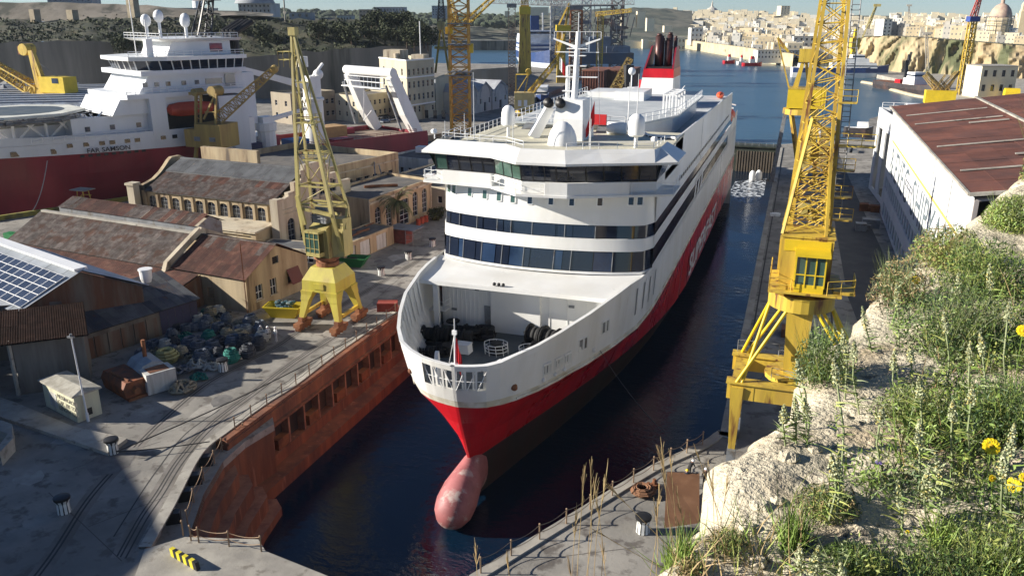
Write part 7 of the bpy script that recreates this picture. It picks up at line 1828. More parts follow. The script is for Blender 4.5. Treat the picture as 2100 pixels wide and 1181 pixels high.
def prof_(xs,ys,Ds): return [far(x,y,D) for x,y,D in zip(xs,ys,Ds)]
DW=[370]*5+[375,380,385,390,392,395,400,410,420,435,440]
wt=[92,90,88,86,84,92,102,112,120,118,108,104,98,96,94,92]   # top of the wall in the photo
row0=[V((p.x,p.y,-1)) for p in prof_(XS,wt,DW)]
strip3([row0,prof_(XS,wt,DW)],LIMED,'fortification_wall',label='long weathered fortification wall below the scrub slope at the upper left',cat='fort wall',sub=3,jit=.5)
st=[44,42,44,46,40,40,38,34,32,34,38,40,42,46,60,90]
random.seed(14)
DT=[d+70 for d in DW]
mid_=[(a+b)/2+3 for a,b in zip(wt,st)]
DW2=[d+2 for d in DW]
strip3([prof_(XS,[w+6 for w in wt],[d+2.5 for d in DW]),prof_(XS,mid_,[d+32 for d in DW]),prof_(XS,st,DT),[V((p.x,p.y,p.z-1)) for p in prof_(XS,st,[d+60 for d in DT])]],SCRUB,'scrub_hillside',kind='structure',sub=5,jit=1.3)
# upper terrace walls and buildings on the left rim
UP=[-200,0,120,190,260,300,420,500,560]
strip3([prof_(UP,[46,44,44,42,40,38,34,32,34],[455]*9),prof_(UP,[5,5,6,7,10,11,22,24,28],[470]*9)],LIMED,'bastion_wall',label='high grey bastion wall with buttresses along the top left rim',cat='fort wall',sub=3,jit=.3)
PIER=M('pale_stone_pier',(.42,.35,.24),.9,(.33,.27,.18),.4,.4,var=.1)  # lighter stone than the fort walls around it
for i,(x0,x1,y0,y1,l) in enumerate(((67,77,45,20,'left small stone pier on the scrub rim at the upper left'),(143,155,44,21,'middle squat stone pier on the scrub rim'),(266,280,38,-4,'tall pale stone pier on the rim left of the ship mast'))):
    a=far(x0,y0,448);b=far(x1,y1,448); mb=MB(); m_=(a+b)/2; mb.box(-(x1-x0)*.16,(x1-x0)*.16,-2,2,0,b.z-a.z+2); o=mb.build('stone_pier',PIER); o.location=(m_.x,m_.y,a.z-2); tag(o,l,'pier')
random.seed(6)
# flat land behind plus low buildings near the rim
def fbox(name,label,x0,x1,yb,yt,D,dep,m,cat='building',group=None,win=0,roof=None,kind=None):
    a,b=far(x0,yb,D),far(x1,yb,D); zt_=far((x0+x1)/2,yt,D).z; d=(b-a); L=d.length; t=thing(name,label,cat,a,math.atan2(d.y,d.x),group)
    mb=MB(); h=zt_-a.z
    if win:
        rows,cols=win; hl=[(L*(k+.3)/cols,L*(k+.7)/cols,h*(r+.3)/rows,h*(r+.75)/rows) for r in range(rows) for k in range(cols)]
        wallh(mb,(0,0),(L,0),-3,h,hl,.5); wallh(mb,(L,0),(L,dep),-3,h); wallh(mb,(0,dep),(0,0),-3,h); mb.quad((0,0,h),(L,0,h),(L,dep,h),(0,dep,h))
        mb.build('wall',m,t); mb=MB()
        for q in hl: mb.quad((q[0],.5,q[2]),(q[1],.5,q[2]),(q[1],.5,q[3]),(q[0],.5,q[3]))
        mb.build('window_row',GLASS,t)
    else: mb.box(0,L,0,dep,-3,h); mb.build('wall',m,t)
    mb=MB(); mb.box(-.2,L+.2,-.3,dep+.3,h,h+.35)
    if roof: mb.box(L*.2,L*.5,dep*.2,dep*.6,h+.3,h+2.4)
    mb.build('roof',CONC2 if not roof else m,t); return t
GB=M('grey_far_block',(.3,.32,.34),.85,(.24,.25,.26),.4,.1)
for args in (
 ('container_block','long pale blue low building on the rim left of the tall stone pier',211,272,37,27,462,8,M('pale_blue_block',(.3,.38,.45),.7),'building',None,(1,8)),
 ('terrace_house','grey terrace house at the top left above the fort wall',100,190,20,-8,520,12,GB,'building',None,(2,8)),
 ('rim_house','pale two storey house with open frame behind the dock crane tip',595,637,50,27,470,12,GB,'building',None,(2,3)),
 ('red_canopy_house','white low house beside a red fence on the upper rim',692,722,48,33,480,10,WOODG,'building',None,(1,5)),
 ('rim_shed','low grey shed between the rim house and the white house',660,690,50,38,482,8,GB,'building',None,(1,3)),
 ('ochre_house','small ochre house above the dark trees left of the office flagpole',737,765,36,21,560,12,LIME,'building',None,(2,4)),
 ('ridge_fort','wide grey stone building on the ridge above the dark trees',768,830,38,16,720,18,GB,'building',None,(2,10)),
 ('distant_block','square grey distant block on the skyline left of the orange tower',886,915,33,13,1000,25,GB,'building',None,(4,5)),
 ('long_roofed_hall','long grey roofed hall on the left skyline behind the ship mast',300,420,30,18,640,30,GB,'building',None,(1,14)),
 ('domed_hall_base','pale grey hall with curved roof on the skyline beside the tower crane',490,555,28,8,700,30,GB,'building',None,(2,8)),
 ('fence_wall','long red and pink fence panel wall on the rim below the white house',646,712,60,50,468,2,M('dusty_pink_fence',(.32,.12,.12),.8),'fence',None,0)):
    fbox(*args)
mb=MB(); a=far(523,8,700); mb.ball((0,0,0),16,16,8,rz=7,z0=0); o=mb.build('curved_roof',GB,None,True); o.location=a; tag(o,'shallow curved roof dome on the pale hall at the left skyline','roof')
mb=MB(); mb.lathe([(4.5,0),(4.5,8),(.1,9.4)],(0,0,0),14); o=mb.build('storage_tank',WHITE2); o.location=far(407,14,690)-V((0,0,4)); tag(o,'white storage tank on the left skyline by the ship mast','tank')

a=far(587,62,452); mb=MB(); mb.tube((0,0,-2),(0,0,26),.45,.3,n=8); mb.box(-.8,.8,-.3,.3,8,9.2); o=mb.build('signal_mast',CONC2); o.location=a; tag(o,'tall pale pole rising out of the picture just above the left dock crane tip','mast')
# ================================================================ RIGHT HAND SIDE: warehouse
WHW=M('whitewashed_wall',(.74,.75,.74),.75,(.64,.66,.67),.4,.12,var=.06,streak=True,bump=.2)
WX=17.5
wh_=thing('warehouse','huge white walled warehouse with faded shipyard lettering and rust red roof at the right','warehouse',(WX,0,0))
mb=MB(); whl=[]
for k in range(26): s=3+k*3.1; whl.append((s,s+2.3,5.2,7.6))
for k in range(20): s=5+k*3.9; whl.append((s,s+2.6,.4,3.0))
wallh(mb,(0,176),(0,91),0,20,whl,.25)
mb.build('wall',WHW,wh_)
mb=MB()
for h in whl: mb.quad((.2,176-h[0],h[2]),(.2,176-h[1],h[2]),(.2,176-h[1],h[3]),(.2,176-h[0],h[3]))
mb.build('window_row',M('dusty_pane',(.1,.13,.14),.5,(.2,.22,.22),.5,.8,var=.3),wh_)
mb=MB()
for z in (14.5,): mb.box(-.06,0,95,170,z,z+.35)
mb.build('painted_band',M('ochre_band',(.6,.42,.12),.8),wh_)
text('& EVEC  SHIPYARD','painted_lettering',M('faded_letter',(.10,.13,.15),.9,(.4,.43,.45),.25,1.2,var=.2),wh_,(-.02,168.5,8.9),(R(90),0,R(-90)),7.4,.01,sx=1.22)
# roof
rA,rB=V((-.6,90.4,20.2)),V((-.6,176.6,20.2)); up=V((26,0,3.6))
RR=M('red_rust_roof',(.135,.05,.034),.85,(.09,.038,.03),.45,.25,var=.2,rnd=.16,bump=.3)
panels(wh_,rA+V((-17.0*0,0,0)),rB-rA,up,14,8,[RR,RR],ribs=9,jit=.05)
panels(wh_,rA+up,rB-rA,V((26,0,-3.6)),14,6,[RR,M('grey_roof_patch',(.24,.22,.2),.8)],ribs=9)
mb=MB(); mb.quad(rA-V((0,0,.15)),rB-V((0,0,.15)),rB+up-V((0,0,.15)),rA+up-V((0,0,.15))); mb.quad(rA+up-V((0,0,.15)),rB+up-V((0,0,.15)),rB+V((52,0,-.15)),rA+V((52,0,-.15))); mb.build('roof_lining',DARKIN,wh_)
mb=MB(); mb.bar(rA+up*.55+V((0,0,.3)),rB+up*.55+V((0,0,.3)),.5,.25)
for k in (2,5,9,11): a=rA.lerp(rB,k/14); mb.bar(a+V((1,0,.35)),a+up*.5+V((0,0,.3)),.35,.12)
for k in (3,8): a=rA.lerp(rB,k/14+.02); mb.bar(a+up*.3+V((0,0,.3)),a+up*.5+V((0,0,.3)),.6,.12)
mb.bar(rA,rB,.25,.3); mb.bar(rA,rA+up,.3,.35); mb.build('roof_flashing',CONC2,wh_)
mb=MB()
for y in (90.8,104,118):
    a,b=V((0.2,y,19.6)),V((26,y,23.2)); c,d_=V((.2,y,17.2)),V((26,y,20.6)); mb.bar(a,b,.25); mb.bar(c+V((2,0,0)),d_,.22); mb.bar((.2,y,0),(.2,y,19.6),.4); mb.bar((2.2,y,0),(2.2,y,17.4),.3)
    n=11
    for i in range(n):
        p,q=a.lerp(b,i/n),a.lerp(b,(i+1)/n); r,s=(c+V((2,0,0))).lerp(d_,i/n),(c+V((2,0,0))).lerp(d_,(i+1)/n); mb.bar(r,p.lerp(q,.5),.12); mb.bar(p.lerp(q,.5),s,.12)
    for i in range(8): z=17.2-i*1.9; mb.bar((.2,y,z),(2.2,y,z-1.9),.12); mb.bar((.2,y,z),(2.2,y,z),.1)
mb.build('roof_truss',M('truss_grey',(.3,.27,.26),.7),wh_)
mb=MB(); mb.box(30,31,92,176,0,20); mb.box(1,30,170,171,0,20); mb.build('inner_wall',LIMED,wh_)
eb=flatb('end_tower_block','narrow white end block with open bays at the far end of the warehouse','building',[(WX+1,178),(WX+12,178),(WX+12,200),(WX-.5,200)],0,17,WHW,ROOFGR,.8,{3:[(3,8,1,14),(12,18,1,14)]})
mb=MB(); mb.rail([V((WX,199,17.8)),V((WX+11,199,17.8)),V((WX+11,180,17.8))],1.1,.06,2); mb.box(WX+4,WX+7,190,194,17,19.4); mb.build('roof_rail',WHITE2,eb)
o=thing('grey_roofed_sheds','long low grey ribbed roofs behind the rust red warehouse roof','shed',(0,0,0))
panels(o,(36,210,7.0),(110,6,0),(0,50,2.0),18,2,[GREYR2],ribs=8,jit=.1); panels(o,(36,312,7.0),(110,6,0),(0,-52,2.0),18,2,[GREYR2],ribs=8,jit=.1); mb=MB(); mb.box(36.5,145,212,310,0,6.9); mb.build('wall',WHW,o)
# ---------------- boats and ships
def boat(name,label,cat,loc,rz,L,B,Hh,hm,dm,parts,group=None,stripe=None,bowk=.3):
    t=thing(name,label,cat,loc,rz,group); st=[]
    for x,k,dz in ((-L/2,.8,0),(-L*.42,1,0),(0,1,0),(L*.25,.95,Hh*.05),(L*.38,.66,Hh*.15),(L*.46,.3,Hh*.26),(L*.5,.03,Hh*.34)):
        b=B/2*k; st.append([V((x-(.0 if x<L*.45 else 0),s*b*(f),z)) for s,f,z in ((-1,.75,-1),(1,.75,-1),(1,.97,Hh*.5),(1,1,Hh+dz),(-1,1,Hh+dz),(-1,.97,Hh*.5))])
    mb=MB(); n=6
    for a,b in zip(st,st[1:]):
        for i in range(6):
            j=(i+1)%6; mb.mat(1 if (i in(2,4) and stripe) else 2 if i==3 else 0); mb.quad(a[i],a[j],b[j],b[i])
    mb.mat(0); mb.quad(*st[0][::-1]); mb.build('hull',[hm,stripe or hm,dm],t)
    for nm,x0,x1,w,z0,z1,m in parts:
        mb=MB(); mb.add([(x0,-w/2,z0),(x1,-w/2,z0),(x1,w/2,z0),(x0,w/2,z0),(x0,-w/2*.94,z1),(x1-(z1-z0)*.2,-w/2*.94,z1),(x1-(z1-z0)*.2,w/2*.94,z1),(x0,w/2*.94,z1)],[(3,2,1,0),(4,5,6,7),(0,1,5,4),(1,2,6,5),(2,3,7,6),(3,0,4,7)]); mb.build(nm,m,t)
    return t
NAVY=M('navy_hull',(.02,.05,.16),.4,var=.1); DKH=M('dark_hull',(.035,.03,.032),.6,(.09,.05,.04),.3,.3,var=.2)
a,b=at(1620,158,-2),at(1822,160,-2); m_=(a+b)/2; d=b-a
boat('survey_ship','long white ship with navy blue stripe moored below the cliffs on the right','ship',(m_.x,m_.y,-2),math.atan2(d.y,d.x),d.length*.98,11,6.2,WHITE,WHITE,[('deckhouse',-6,22,9.5,6,9.2,WHITE),('window_band',-5.9,21.9,9.6,7.2,8.0,GLASS),('deckhouse',2,17,8.5,9.2,12,WHITE),('bridge',6,14,7.5,12,14.4,WHITE),('bridge_window',6.1,14.0,7.6,13,13.8,GLASS),('mast',9,10,1,14.4,19,WHITE2),('stern_house',-26,-16,8,6,8.6,WHITE)],stripe=NAVY)
a,b=at(1800,180,-2),at(1925,198,-2); m_=(a+b)/2; d=b-a
boat('harbour_ship','dark hulled workboat with rounded white wheelhouse and black funnels by the yellow boom','ship',(m_.x,m_.y,-2),math.atan2(d.y,d.x),d.length,9,4.2,DKH,RUST,[('deckhouse',1,11,7.5,4,7.4,WHITE),('bridge',3,10,6.5,7.4,10.5,WHITE),('bridge_window',3,10,6.6,8.6,9.4,GLASS),('funnel',-3,-1,2,4,16,BLACK),('funnel',-3,-1,.8,16,19,BLACK),('cargo_box',-8,-3,5,4,6,RED)])
for k,(x0,x1,y,l,hm) in enumerate(((1484,1506,131,'small red harbour tug, leftmost of the group by the far quay',RED),(1512,1528,133,'low white and red boat between the red tugs',WHITE),(1524,1560,136,'largest red harbour tug by the far white building',RED))):
    a,b=at(x0,y,-2),at(x1,y,-2); d=b-a; m_=(a+b)/2; L=d.length*1.1
    boat('harbour_tug',l,'tug',(m_.x,m_.y,-2),math.atan2(d.y,d.x),L,6,2.6,hm,STEEL,[('wheelhouse',-L*.15,L*.15,4,2.5,5.5,WHITE),('wheelhouse',-L*.08,L*.1,3,5.5,7.5,RED),('mast',0,.5,.5,7.5,11,WHITE2)],'red tugs by the far quay')
p=at(1758,285,0); boat('cradled_boat','small dark hulled boat with white cabin standing ashore beyond the right quay','boat',(p.x,p.y,1.5),R(-8),8.5,3,2.0,DKH,WHITE,[('cabin',-.5,3.0,2,2,3.8,WHITE)])
p=at(1060,150,-2)
FB=M('blue_shade_white',(.55,.6,.68),.5)  # white paint with the ferry's bluish shade put into the colour
p=at(1062,146,-2); boat('distant_ferry','white ferry with navy bands moored bow on behind the slender tower crane','ferry',p+V((0,55,0)),YAW+R(-84),110,28,11,FB,WHITE,[('superstructure',-50,24,27,11,19,FB),('window_band',-49.9,24.3,27.2,13,14.6,NAVY),('window_band',-49.9,23.9,27.2,16,17.4,NAVY),('superstructure',-50,20,26,19,24,FB),('bridge',10,21,29,24,27.5,FB),('bridge_window',10.2,20.9,29.2,25,26.6,GLASS),('funnel',-40,-30,7,24,38,NAVY),('mast',14,15,1,27,40,WHITE2)],stripe=NAVY)
boat('excursion_boat','small white and navy excursion boat with canopy by the inlet crane','boat',at(1112,205,-2)+V((0,0,0)),YAW+R(-95),20,6,2.6,NAVY,WHITE,[('cabin',-6,5,5,2.5,4.6,WHITE),('window_band',-5.9,4.9,5.1,3.2,4.0,GLASS),('canopy',-7,6,5.6,6.2,6.5,WHITE2),('post',-6,-5.6,5,4.6,6.2,WHITE2),('post',5,5.4,5,4.6,6.2,WHITE2)])
boat('red_workboat','red and black workboat with white upper deck beside the ferry funnel','boat',far(1322,178,300)-V((0,0,0)) if 0 else V((*far(1320,178,330).xy,-2)),YAW+R(-60),26,9,7,RED,STEEL,[('deckhouse',-6,6,7,7,12,WHITE),('funnel',-1,2,3,12,15,RED),('mast',-9,-8.4,4,7,20,BLACK)])
# floating boom
mb=MB(); P=bez([(at(x,y,-1.9).x,at(x,y,-1.9).y) for x,y in ((1768,170),(1800,176),(1830,186),(1870,197),(1898,202))],5); mb.path([V((x,y,-1.8)) for x,y in P],1.1,7); tag(mb.build('floating_boom',M('boom_cream',(.5,.42,.28),.7)),'long cream floating boom curving across the harbour at the right','boom')
# ---------------- cranes on the right
def crn(label,px,pb,pt,w,mat,top=None,extra=None):
    b=at(px,pb,0); t=thing('tower_crane',label,'crane',b,YAW); zt_=atY(px,pt,b.y).z; tower(t,(0,0,0),w,w,(0,0,zt_),w*.85,w*.85,max(8,int(zt_/w/1.3)),w*.09,w*.05,mat); return t,b,zt_
t,b,z=crn('tall yellow lattice tower with red top by the cliff on the right',1970,195,45,3.0,YEL)
mb=MB(); mb.lattice((0,0,z+2),(2.0,0,z+14),2.2,.9,6,.2,.1,n=4); mb.build('red_top',M('crane_red',(.4,.06,.04),.5),t); mb=MB(); mb.box(-2.4,2.4,-2,2,z,z+2.4); mb.build('blue_collar',M('crane_blue',(.04,.07,.25),.5),t)
for (x0,yb,x1,y1,D,l,m) in ((1768,75,1797,12,640,'pale yellow inclined jib crane on the skyline right of the lattice tower',YELP),(1868,45,1864,12,900,'small white topped crane on the skyline right of centre',CONC2),(1905,145,1900,70,560,'slim grey mast pole rising in front of the cliff',CONC2)):
    a,b=far(x0,yb,D),far(x1,y1,D); t=thing('skyline_crane',l,'crane',a); mb=MB(); mb.lattice((0,0,-6),b-a,2.0,1.0,14,.18,.1,n=4); mb.build('jib',m,t); mb=MB(); mb.box((b-a).x-2,(b-a).x+3,-1,1,(b-a).z-.8,(b-a).z+1); mb.build('jib_head',m,t)
b=at(1925,212,0); t=thing('yellow_quay_machine','low yellow box crane with tangled lattice jibs on the quay below the cliff','crane',b)
mb=MB(); mb.box(-6,6,-3,3,0,5.5); mb.build('machinery_house',YELB,t)
mb=MB(); random.seed(3)
for k in range(9): mb.lattice((random.uniform(-5,5),0,5.5),(random.uniform(-8,8),random.uniform(-3,3),random.uniform(9,14)),1,.6,5,.12,.07,n=4)
mb.build('lattice_jibs',OCH,t)
for (x,yb,yt,l,w) in ((1745,150,60,'slim yellow twin column crane behind the lattice jib of the portal crane',2.6),(1752,140,80,'broad bright yellow crane column by the navy striped ship',3.4)):
    b=at(x,yb,0); t=thing('column_crane',l,'crane',b,YAW); z=atY(x,yt,b.y).z; mb=MB(); mb.loft([[V((sx*w*k,sy*w*k,q)) for sx,sy in ((-1,-1),(1,-1),(1,1),(-1,1))] for q,k in ((0,.9),(z*.5,.6),(z,.35))]); mb.build('column',YELB,t); mb=MB(); mb.box(-w,w,-w,w,z*.55,z*.8); mb.build('cab',YEL,t)
mb=MB(); mb.tube((-3,0,2.6),(3,0,2.6),2.6,n=14); o=mb.build('yellow_tank',YELB); o.location=at(2072,205,0); tag(o,'round yellow tank at the right edge below the cliff','tank')
# ---------------- cliff and town on the right
CLIFF=M('cliff_limestone',(.46,.37,.22),.9,(.33,.25,.14),.45,.06,var=.2,bump=.8,bsc=.4,streak=True,col3=(.10,.11,.05),sc3=.045,mix3=.42)
GROUNDF=M('far_ground',(.22,.2,.15),.95,(.07,.085,.045),.5,.02,var=.2)
HWL=[M('town_wall_'+n,c,.85,var=.06) for n,c in (('cream',(.72,.63,.45)),('white',(.78,.75,.66)),('honey',(.62,.51,.33)),('grey',(.48,.45,.39)))]
from mathutils import noise
CX_=[1715,1745,1780,1820,1860,1900,1950,2000,2050,2110,2200]
def cliffrow(ys,Ds): return [far(x,y,D) for x,y,D in zip(CX_,ys,Ds)]
D0=[640,620,600,585,570,560,545,535,525,515,500]
yb_=[150,152,154,156,158,162,166,168,172,176,182]; yt_=[96,84,76,74,76,78,82,86,90,94,98]
rows=[]
for k in range(9):
    u=k/8; rows.append([far(x,yb+(yt-yb)*u,d+ (14*u**1.5)) for x,yb,yt,d in zip(CX_,yb_,yt_,D0)])
o=strip3(rows,CLIFF,'limestone_cliff',kind='structure',sub=9)
me=o.data; me.polygons.foreach_set('use_smooth',[False]*len(me.polygons))
for v in me.vertices:
    p=v.co; n1=noise.noise(V((p.x*.045,p.y*.045,p.z*.012))); n2=1-2*abs(noise.noise(V((p.x*.12,p.y*.12,p.z*.04)))); n3=noise.noise(V((p.x*.4,p.y*.4,p.z*.12))); k=1+ (n1*9-n2*5+n3*2.2)/560; z=p.z; v.co=(p.x*k,p.y*k,z)
strip3([rows[-1],[far(x,y-8,d+160) for x,y,d in zip(CX_,yt_,D0)]],GROUNDF,'cliff_top_ground',kind='structure')
mb=MB(); P=[at(x,y,0) for x,y in ((1700,150),(1760,146),(1850,165),(1905,190),(1960,210),(2200,230))]; mb.prism([(p.x,p.y) for p in P]+[(420,420),(420,760),(120,760)],-3,0.2); tag(mb.build('far_quay_ground',CONC2),kind='structure')
# town hillside terrain
TX=list(range(1360,2241,40))
def shore(x): return 96+(x-1400)*.17 if x<1640 else 137+(x-1640)*.02
def crest(x): return 24+max(0,min(1,(x-1400)/300))*9
def terr(x,u):
    ys,yc=shore(x),crest(x); y=ys+(yc-ys)*u; D_s=39*1790/(ys-30); D=D_s+(2100-D_s)*u**1.35; 
    return far(x,y,D)
rows=[[V((p.x,p.y,-3)) for p in [terr(x,0) for x in TX]]]+[[terr(x,u/10) for x in TX] for u in range(11)]
strip3(rows,GROUNDF,'town_hillside',kind='structure',sub=2,jit=.6)
# sea wall
mb=MB(); P=[far(x,shore(x)-1,39*1790/(shore(x)-30)-6) for x in range(1405,1641,20)]
for a,b in zip(P,P[1:]):
    mb.quad(V((a.x,a.y,-3)),V((b.x,b.y,-3)),V((b.x,b.y,8)),V((a.x,a.y,8))); mb.quad(V((a.x,a.y,8)),V((b.x,b.y,8)),V((b.x*1.02,b.y*1.02,8)),V((a.x*1.02,a.y*1.02,8)))
tag(mb.build('sea_wall',M('sea_wall_stone',(.5,.42,.27),.9,(.4,.33,.2),.4,.1)),'long honey coloured sea wall below the hillside town across the harbour','sea wall')
# houses: six mesh variants shared by all
def housemesh(k,m):
    random.seed(50+k); w,d,h=random.uniform(7,13),random.uniform(8,12),random.uniform(8,15); mb=MB(); mb.mat(0); mb.box(-w/2,w/2,-d/2,d/2,-4,h)
    if k%2: mb.box(-w/2+.5,-w/2+w*.45,-d/4,d/3,h,h+2.8)
    mb.mat(1); nf=int(h/3.6); nc=int(w/3)
    for r in range(nf):
        for c in range(nc):
            if random.random()<.15: continue
            x=-w/2+w*(c+.5)/nc; z=1+r*h/nf; mb.quad((x-.5,-d/2-.05,z),(x+.5,-d/2-.05,z),(x+.5,-d/2-.05,z+1.5),(x-.5,-d/2-.05,z+1.5))
            if c==0:
                for y in (-d/4,d/4): mb.quad((-w/2-.05,y+.5,z),(-w/2-.05,y-.5,z),(-w/2-.05,y-.5,z+1.5),(-w/2-.05,y+.5,z+1.5))
    return mb.build('town_house',[m,STEEL])
HM=[housemesh(k,HWL[k%4]) for k in range(12)]
hcol=['cream','white','honey','grey']
usedh=set()
def put_house(k,p,s,lab,grp,rz):
    if k in usedh: o=inst(HM[k],None)
    else: o=HM[k]; usedh.add(k)
    o.location=p; o.scale=(s,s,s); o.rotation_euler=(0,0,rz); tag(o,lab,'house',grp); return o
random.seed(77)
cells=[]
rowsn=['lowest','second','third','fourth','fifth','sixth','seventh','eighth','ninth','highest']
ordw=lambda i: ['first','second','third','fourth','fifth','sixth','seventh','eighth','ninth','tenth','eleventh','twelfth','thirteenth','fourteenth','fifteenth','sixteenth','seventeenth','eighteenth','nineteenth','twentieth','twenty first','twenty second','twenty third','twenty fourth','twenty fifth','twenty sixth','twenty seventh','twenty eighth','twenty ninth','thirtieth','thirty first','thirty second','thirty third','thirty fourth','thirty fifth','thirty sixth','thirty seventh'][i]
for r,u in enumerate((.10,.18,.25,.32,.39,.46,.54,.63)):
    x=1412+random.uniform(0,20)+(18*r if r>3 else 0); i=0
    while x<1790+r*8 and i<34:
        if not(r<2 and 1490<x<1500):
            k=random.randrange(12); p=terr(x,min(.95,u+random.uniform(-.03,.03))); 
            put_house(k,p,random.uniform(.8,1.25),'%s house, %s from the left in the %s row of the hillside town'%(hcol[k%4],ordw(i),rowsn[r]),'flat roofed houses of the hillside town',YAW*0+random.uniform(-.35,.25)); i+=1
        x+=random.uniform(9,17)
mb=MB(); random.seed(5); mb2=MB()
for n_ in range(900):
    x=random.uniform(1375,2230); u=random.uniform(.5,.97); p=terr(x,u); w,d,h=random.uniform(8,18),random.uniform(8,14),random.uniform(5,13); q=mb if n_%4 else mb2; q.box(p.x-w/2,p.x+w/2,p.y-d/2,p.y+d/2,p.z-5,p.z+h)
o=thing('upper_town','dense mass of tiny pale houses covering the skyline ridge above the hillside town','town',(0,0,0)); tag(mb.build('house_mass',HWL[0],o),kind='stuff'); tag(mb2.build('house_mass',HWL[1],o),kind='stuff')
mb=MB(); random.seed(71)
for n_ in range(420):
    x=random.uniform(1440,1640) if n_%3 else random.uniform(1640,2100); 
    p=terr(x,random.uniform(.04,.09) if n_%3 else random.uniform(.2,.7)); r=random.uniform(2,4)
    for q in range(10):
        c=p+V((random.gauss(0,1)*r*.6,random.gauss(0,1)*r*.6,2.5+random.gauss(0,1)*r*.35)); e=V((random.gauss(0,1),random.gauss(0,1),random.gauss(0,1))).normalized()*r*.5; f=e.cross(V((random.gauss(0,1),random.gauss(0,1),1))).normalized()*r*.4; mb.quad(c-e,c+f,c+e,c-f)
tag(mb.build('town_trees',M('far_tree_leaves',(.03,.045,.02),.9)),'dark row of small trees along the promenade and gardens of the hillside town','trees',None,'stuff')
# houses on the cliff top
random.seed(15)
for r,(dy,dd) in enumerate(((-1,12),(-7,45),(-13,85))):
    x=1768+r*6; i=0
    while x<2110:
        k=random.randrange(12); yy=lin(list(zip(CX_,yt_)),x)+dy; dd0=lin(list(zip(CX_,D0)),x)+30+dd
        put_house(k,far(x,yy,dd0)-V((0,0,1)),random.uniform(.55,.8),'%s town house, %s from the left in the %s row above the cliff'%(hcol[k%4],ordw(i),['front','middle','rear'][r]),'houses along the cliff top',YAW*0+random.uniform(-.3,.1)); i+=1; x+=random.uniform(13,24)
fbox('cliff_foot_building','white three storey building with arched gate at the foot of the cliff',2005,2078,196,137,392,14,HWL[0],'building',None,(2,4))
fbox('tall_cliff_house','tallest white house block on the cliff edge right of the lattice tower',1809,1826,76,40,612,14,HWL[1],'house',None,(5,2))
fbox('quay_terrace','long white two storey terrace on the far quay behind the red tugs',1553,1650,122,104,690,12,HWL[1],'building',None,(2,14))
fbox('white_slab_block','wide white slab block above the far quay terrace',1626,1680,98,76,800,16,HWL[1],'building',None,(2,5))
fbox('skyline_tower_block','square pale tower block on the skyline left of the lattice jib',1601,1619,30,13,1900,30,HWL[0],'building',None,(4,3))
fbox('pale_water_tower','white silo block on the town shore left of the sea wall houses',1416,1440,88,58,1000,16,HWL[1],'building',None,(3,3))
fbox('sea_gate_building','cream castle like building on the point behind the ferry funnel',1375,1404,105,78,960,18,HWL[0],'building',None,(2,4))
# church dome
p=far(2047,62,600); t=thing('domed_church','big round church dome wrapped in scaffolding on the right skyline','church',(p.x,p.y,p.z-6))
mb=MB(); mb.lathe([(7.5,0),(7.5,10),(7.9,10.2),(7.9,13.5),(7.2,14)],(0,0,0),16); mb.build('drum',HWL[2],t)
mb=MB(); mb.lathe([(7.1,14),(6.9,16.5),(5.8,19.5),(3.8,22),(1.2,23.4),(1.2,26),(.05,27)],(0,0,0),18); mb.build('dome',M('dome_rose',(.42,.28,.22),.8,(.5,.38,.28),.5,.3),t,True)
mb=MB()
for k in range(12):
    a=k*math.pi/6; x,y=8.6*math.cos(a),8.6*math.sin(a); mb.bar((x,y,0),(x,y,15),.25)
for z in (3,6,9,12,15):
    P=[V((8.6*math.cos(k*math.pi/6),8.6*math.sin(k*math.pi/6),z)) for k in range(13)]; mb.path(P,.15,4)
mb.build('scaffolding',STEEL,t)
p=far(2096,60,620); mb=MB(); mb.loft([[V((s*k,u*k,z)) for s,u in ((-3,-3),(3,-3),(3,3),(-3,3))] for z,k in ((0,1),(16,1),(17,.85),(21,.8),(24,.2))]); o=mb.build('bell_tower',HWL[2]); o.location=(p.x,p.y,p.z-4); tag(o,'square church bell tower at the top right corner','tower')
p=far(1460,20,2000); mb=MB(); mb.lathe([(16,0),(15,9),(10,14),(4,17),(2,20),(2,24),(.1,32)],(0,0,0),12); o=mb.build('distant_dome',HWL[3]); o.location=(p.x,p.y,p.z-12); tag(o,'distant pointed church dome on the centre skyline','dome')
# centre: green slope with bastions
CXs=[480,560,640,720,800,880,960,1040,1100,1180,1260,1300,1340,1380,1420]
ycr=[24,24,26,27,29,33,34,36,28,22,18,16,16,20,24]; ybs=[70]*6+[84,88,92,92,94,95,95,96,97]
rows=[[V((*far(x,y,39*1790/(max(y,80)-30)).xy,-3)) for x,y in zip(CXs,ybs)]]
for k in range(6): u=k/5; rows.append([far(x,yb+(yc-yb)*u,1150+u*450) for x,yb,yc in zip(CXs,ybs,ycr)])
DIST=M('distant_green',(.07,.085,.06),.95,(.16,.15,.11),.5,.012,var=.25,col3=(.04,.055,.04),sc3=.03,mix3=.4)
strip3(rows,DIST,'distant_hill',kind='structure',sub=3,jit=1.5)
random.seed(41); mb=MB()
for n_ in range(500):
    x=random.uniform(490,1100); i_=lin(list(zip(CXs,ycr)),x); y=i_+random.uniform(-2,16); p=far(x,y,1500-(y-i_)*20); r=random.uniform(4,9); mb.ball((p.x,p.y,p.z),r,6,4,rz=r*.7)
tag(mb.build('distant_wood',M('distant_trees',(.04,.055,.03),.95,(.06,.08,.04),.5,.1,var=.3)),'low dark wood along the left skyline ridge','trees',None,'stuff')
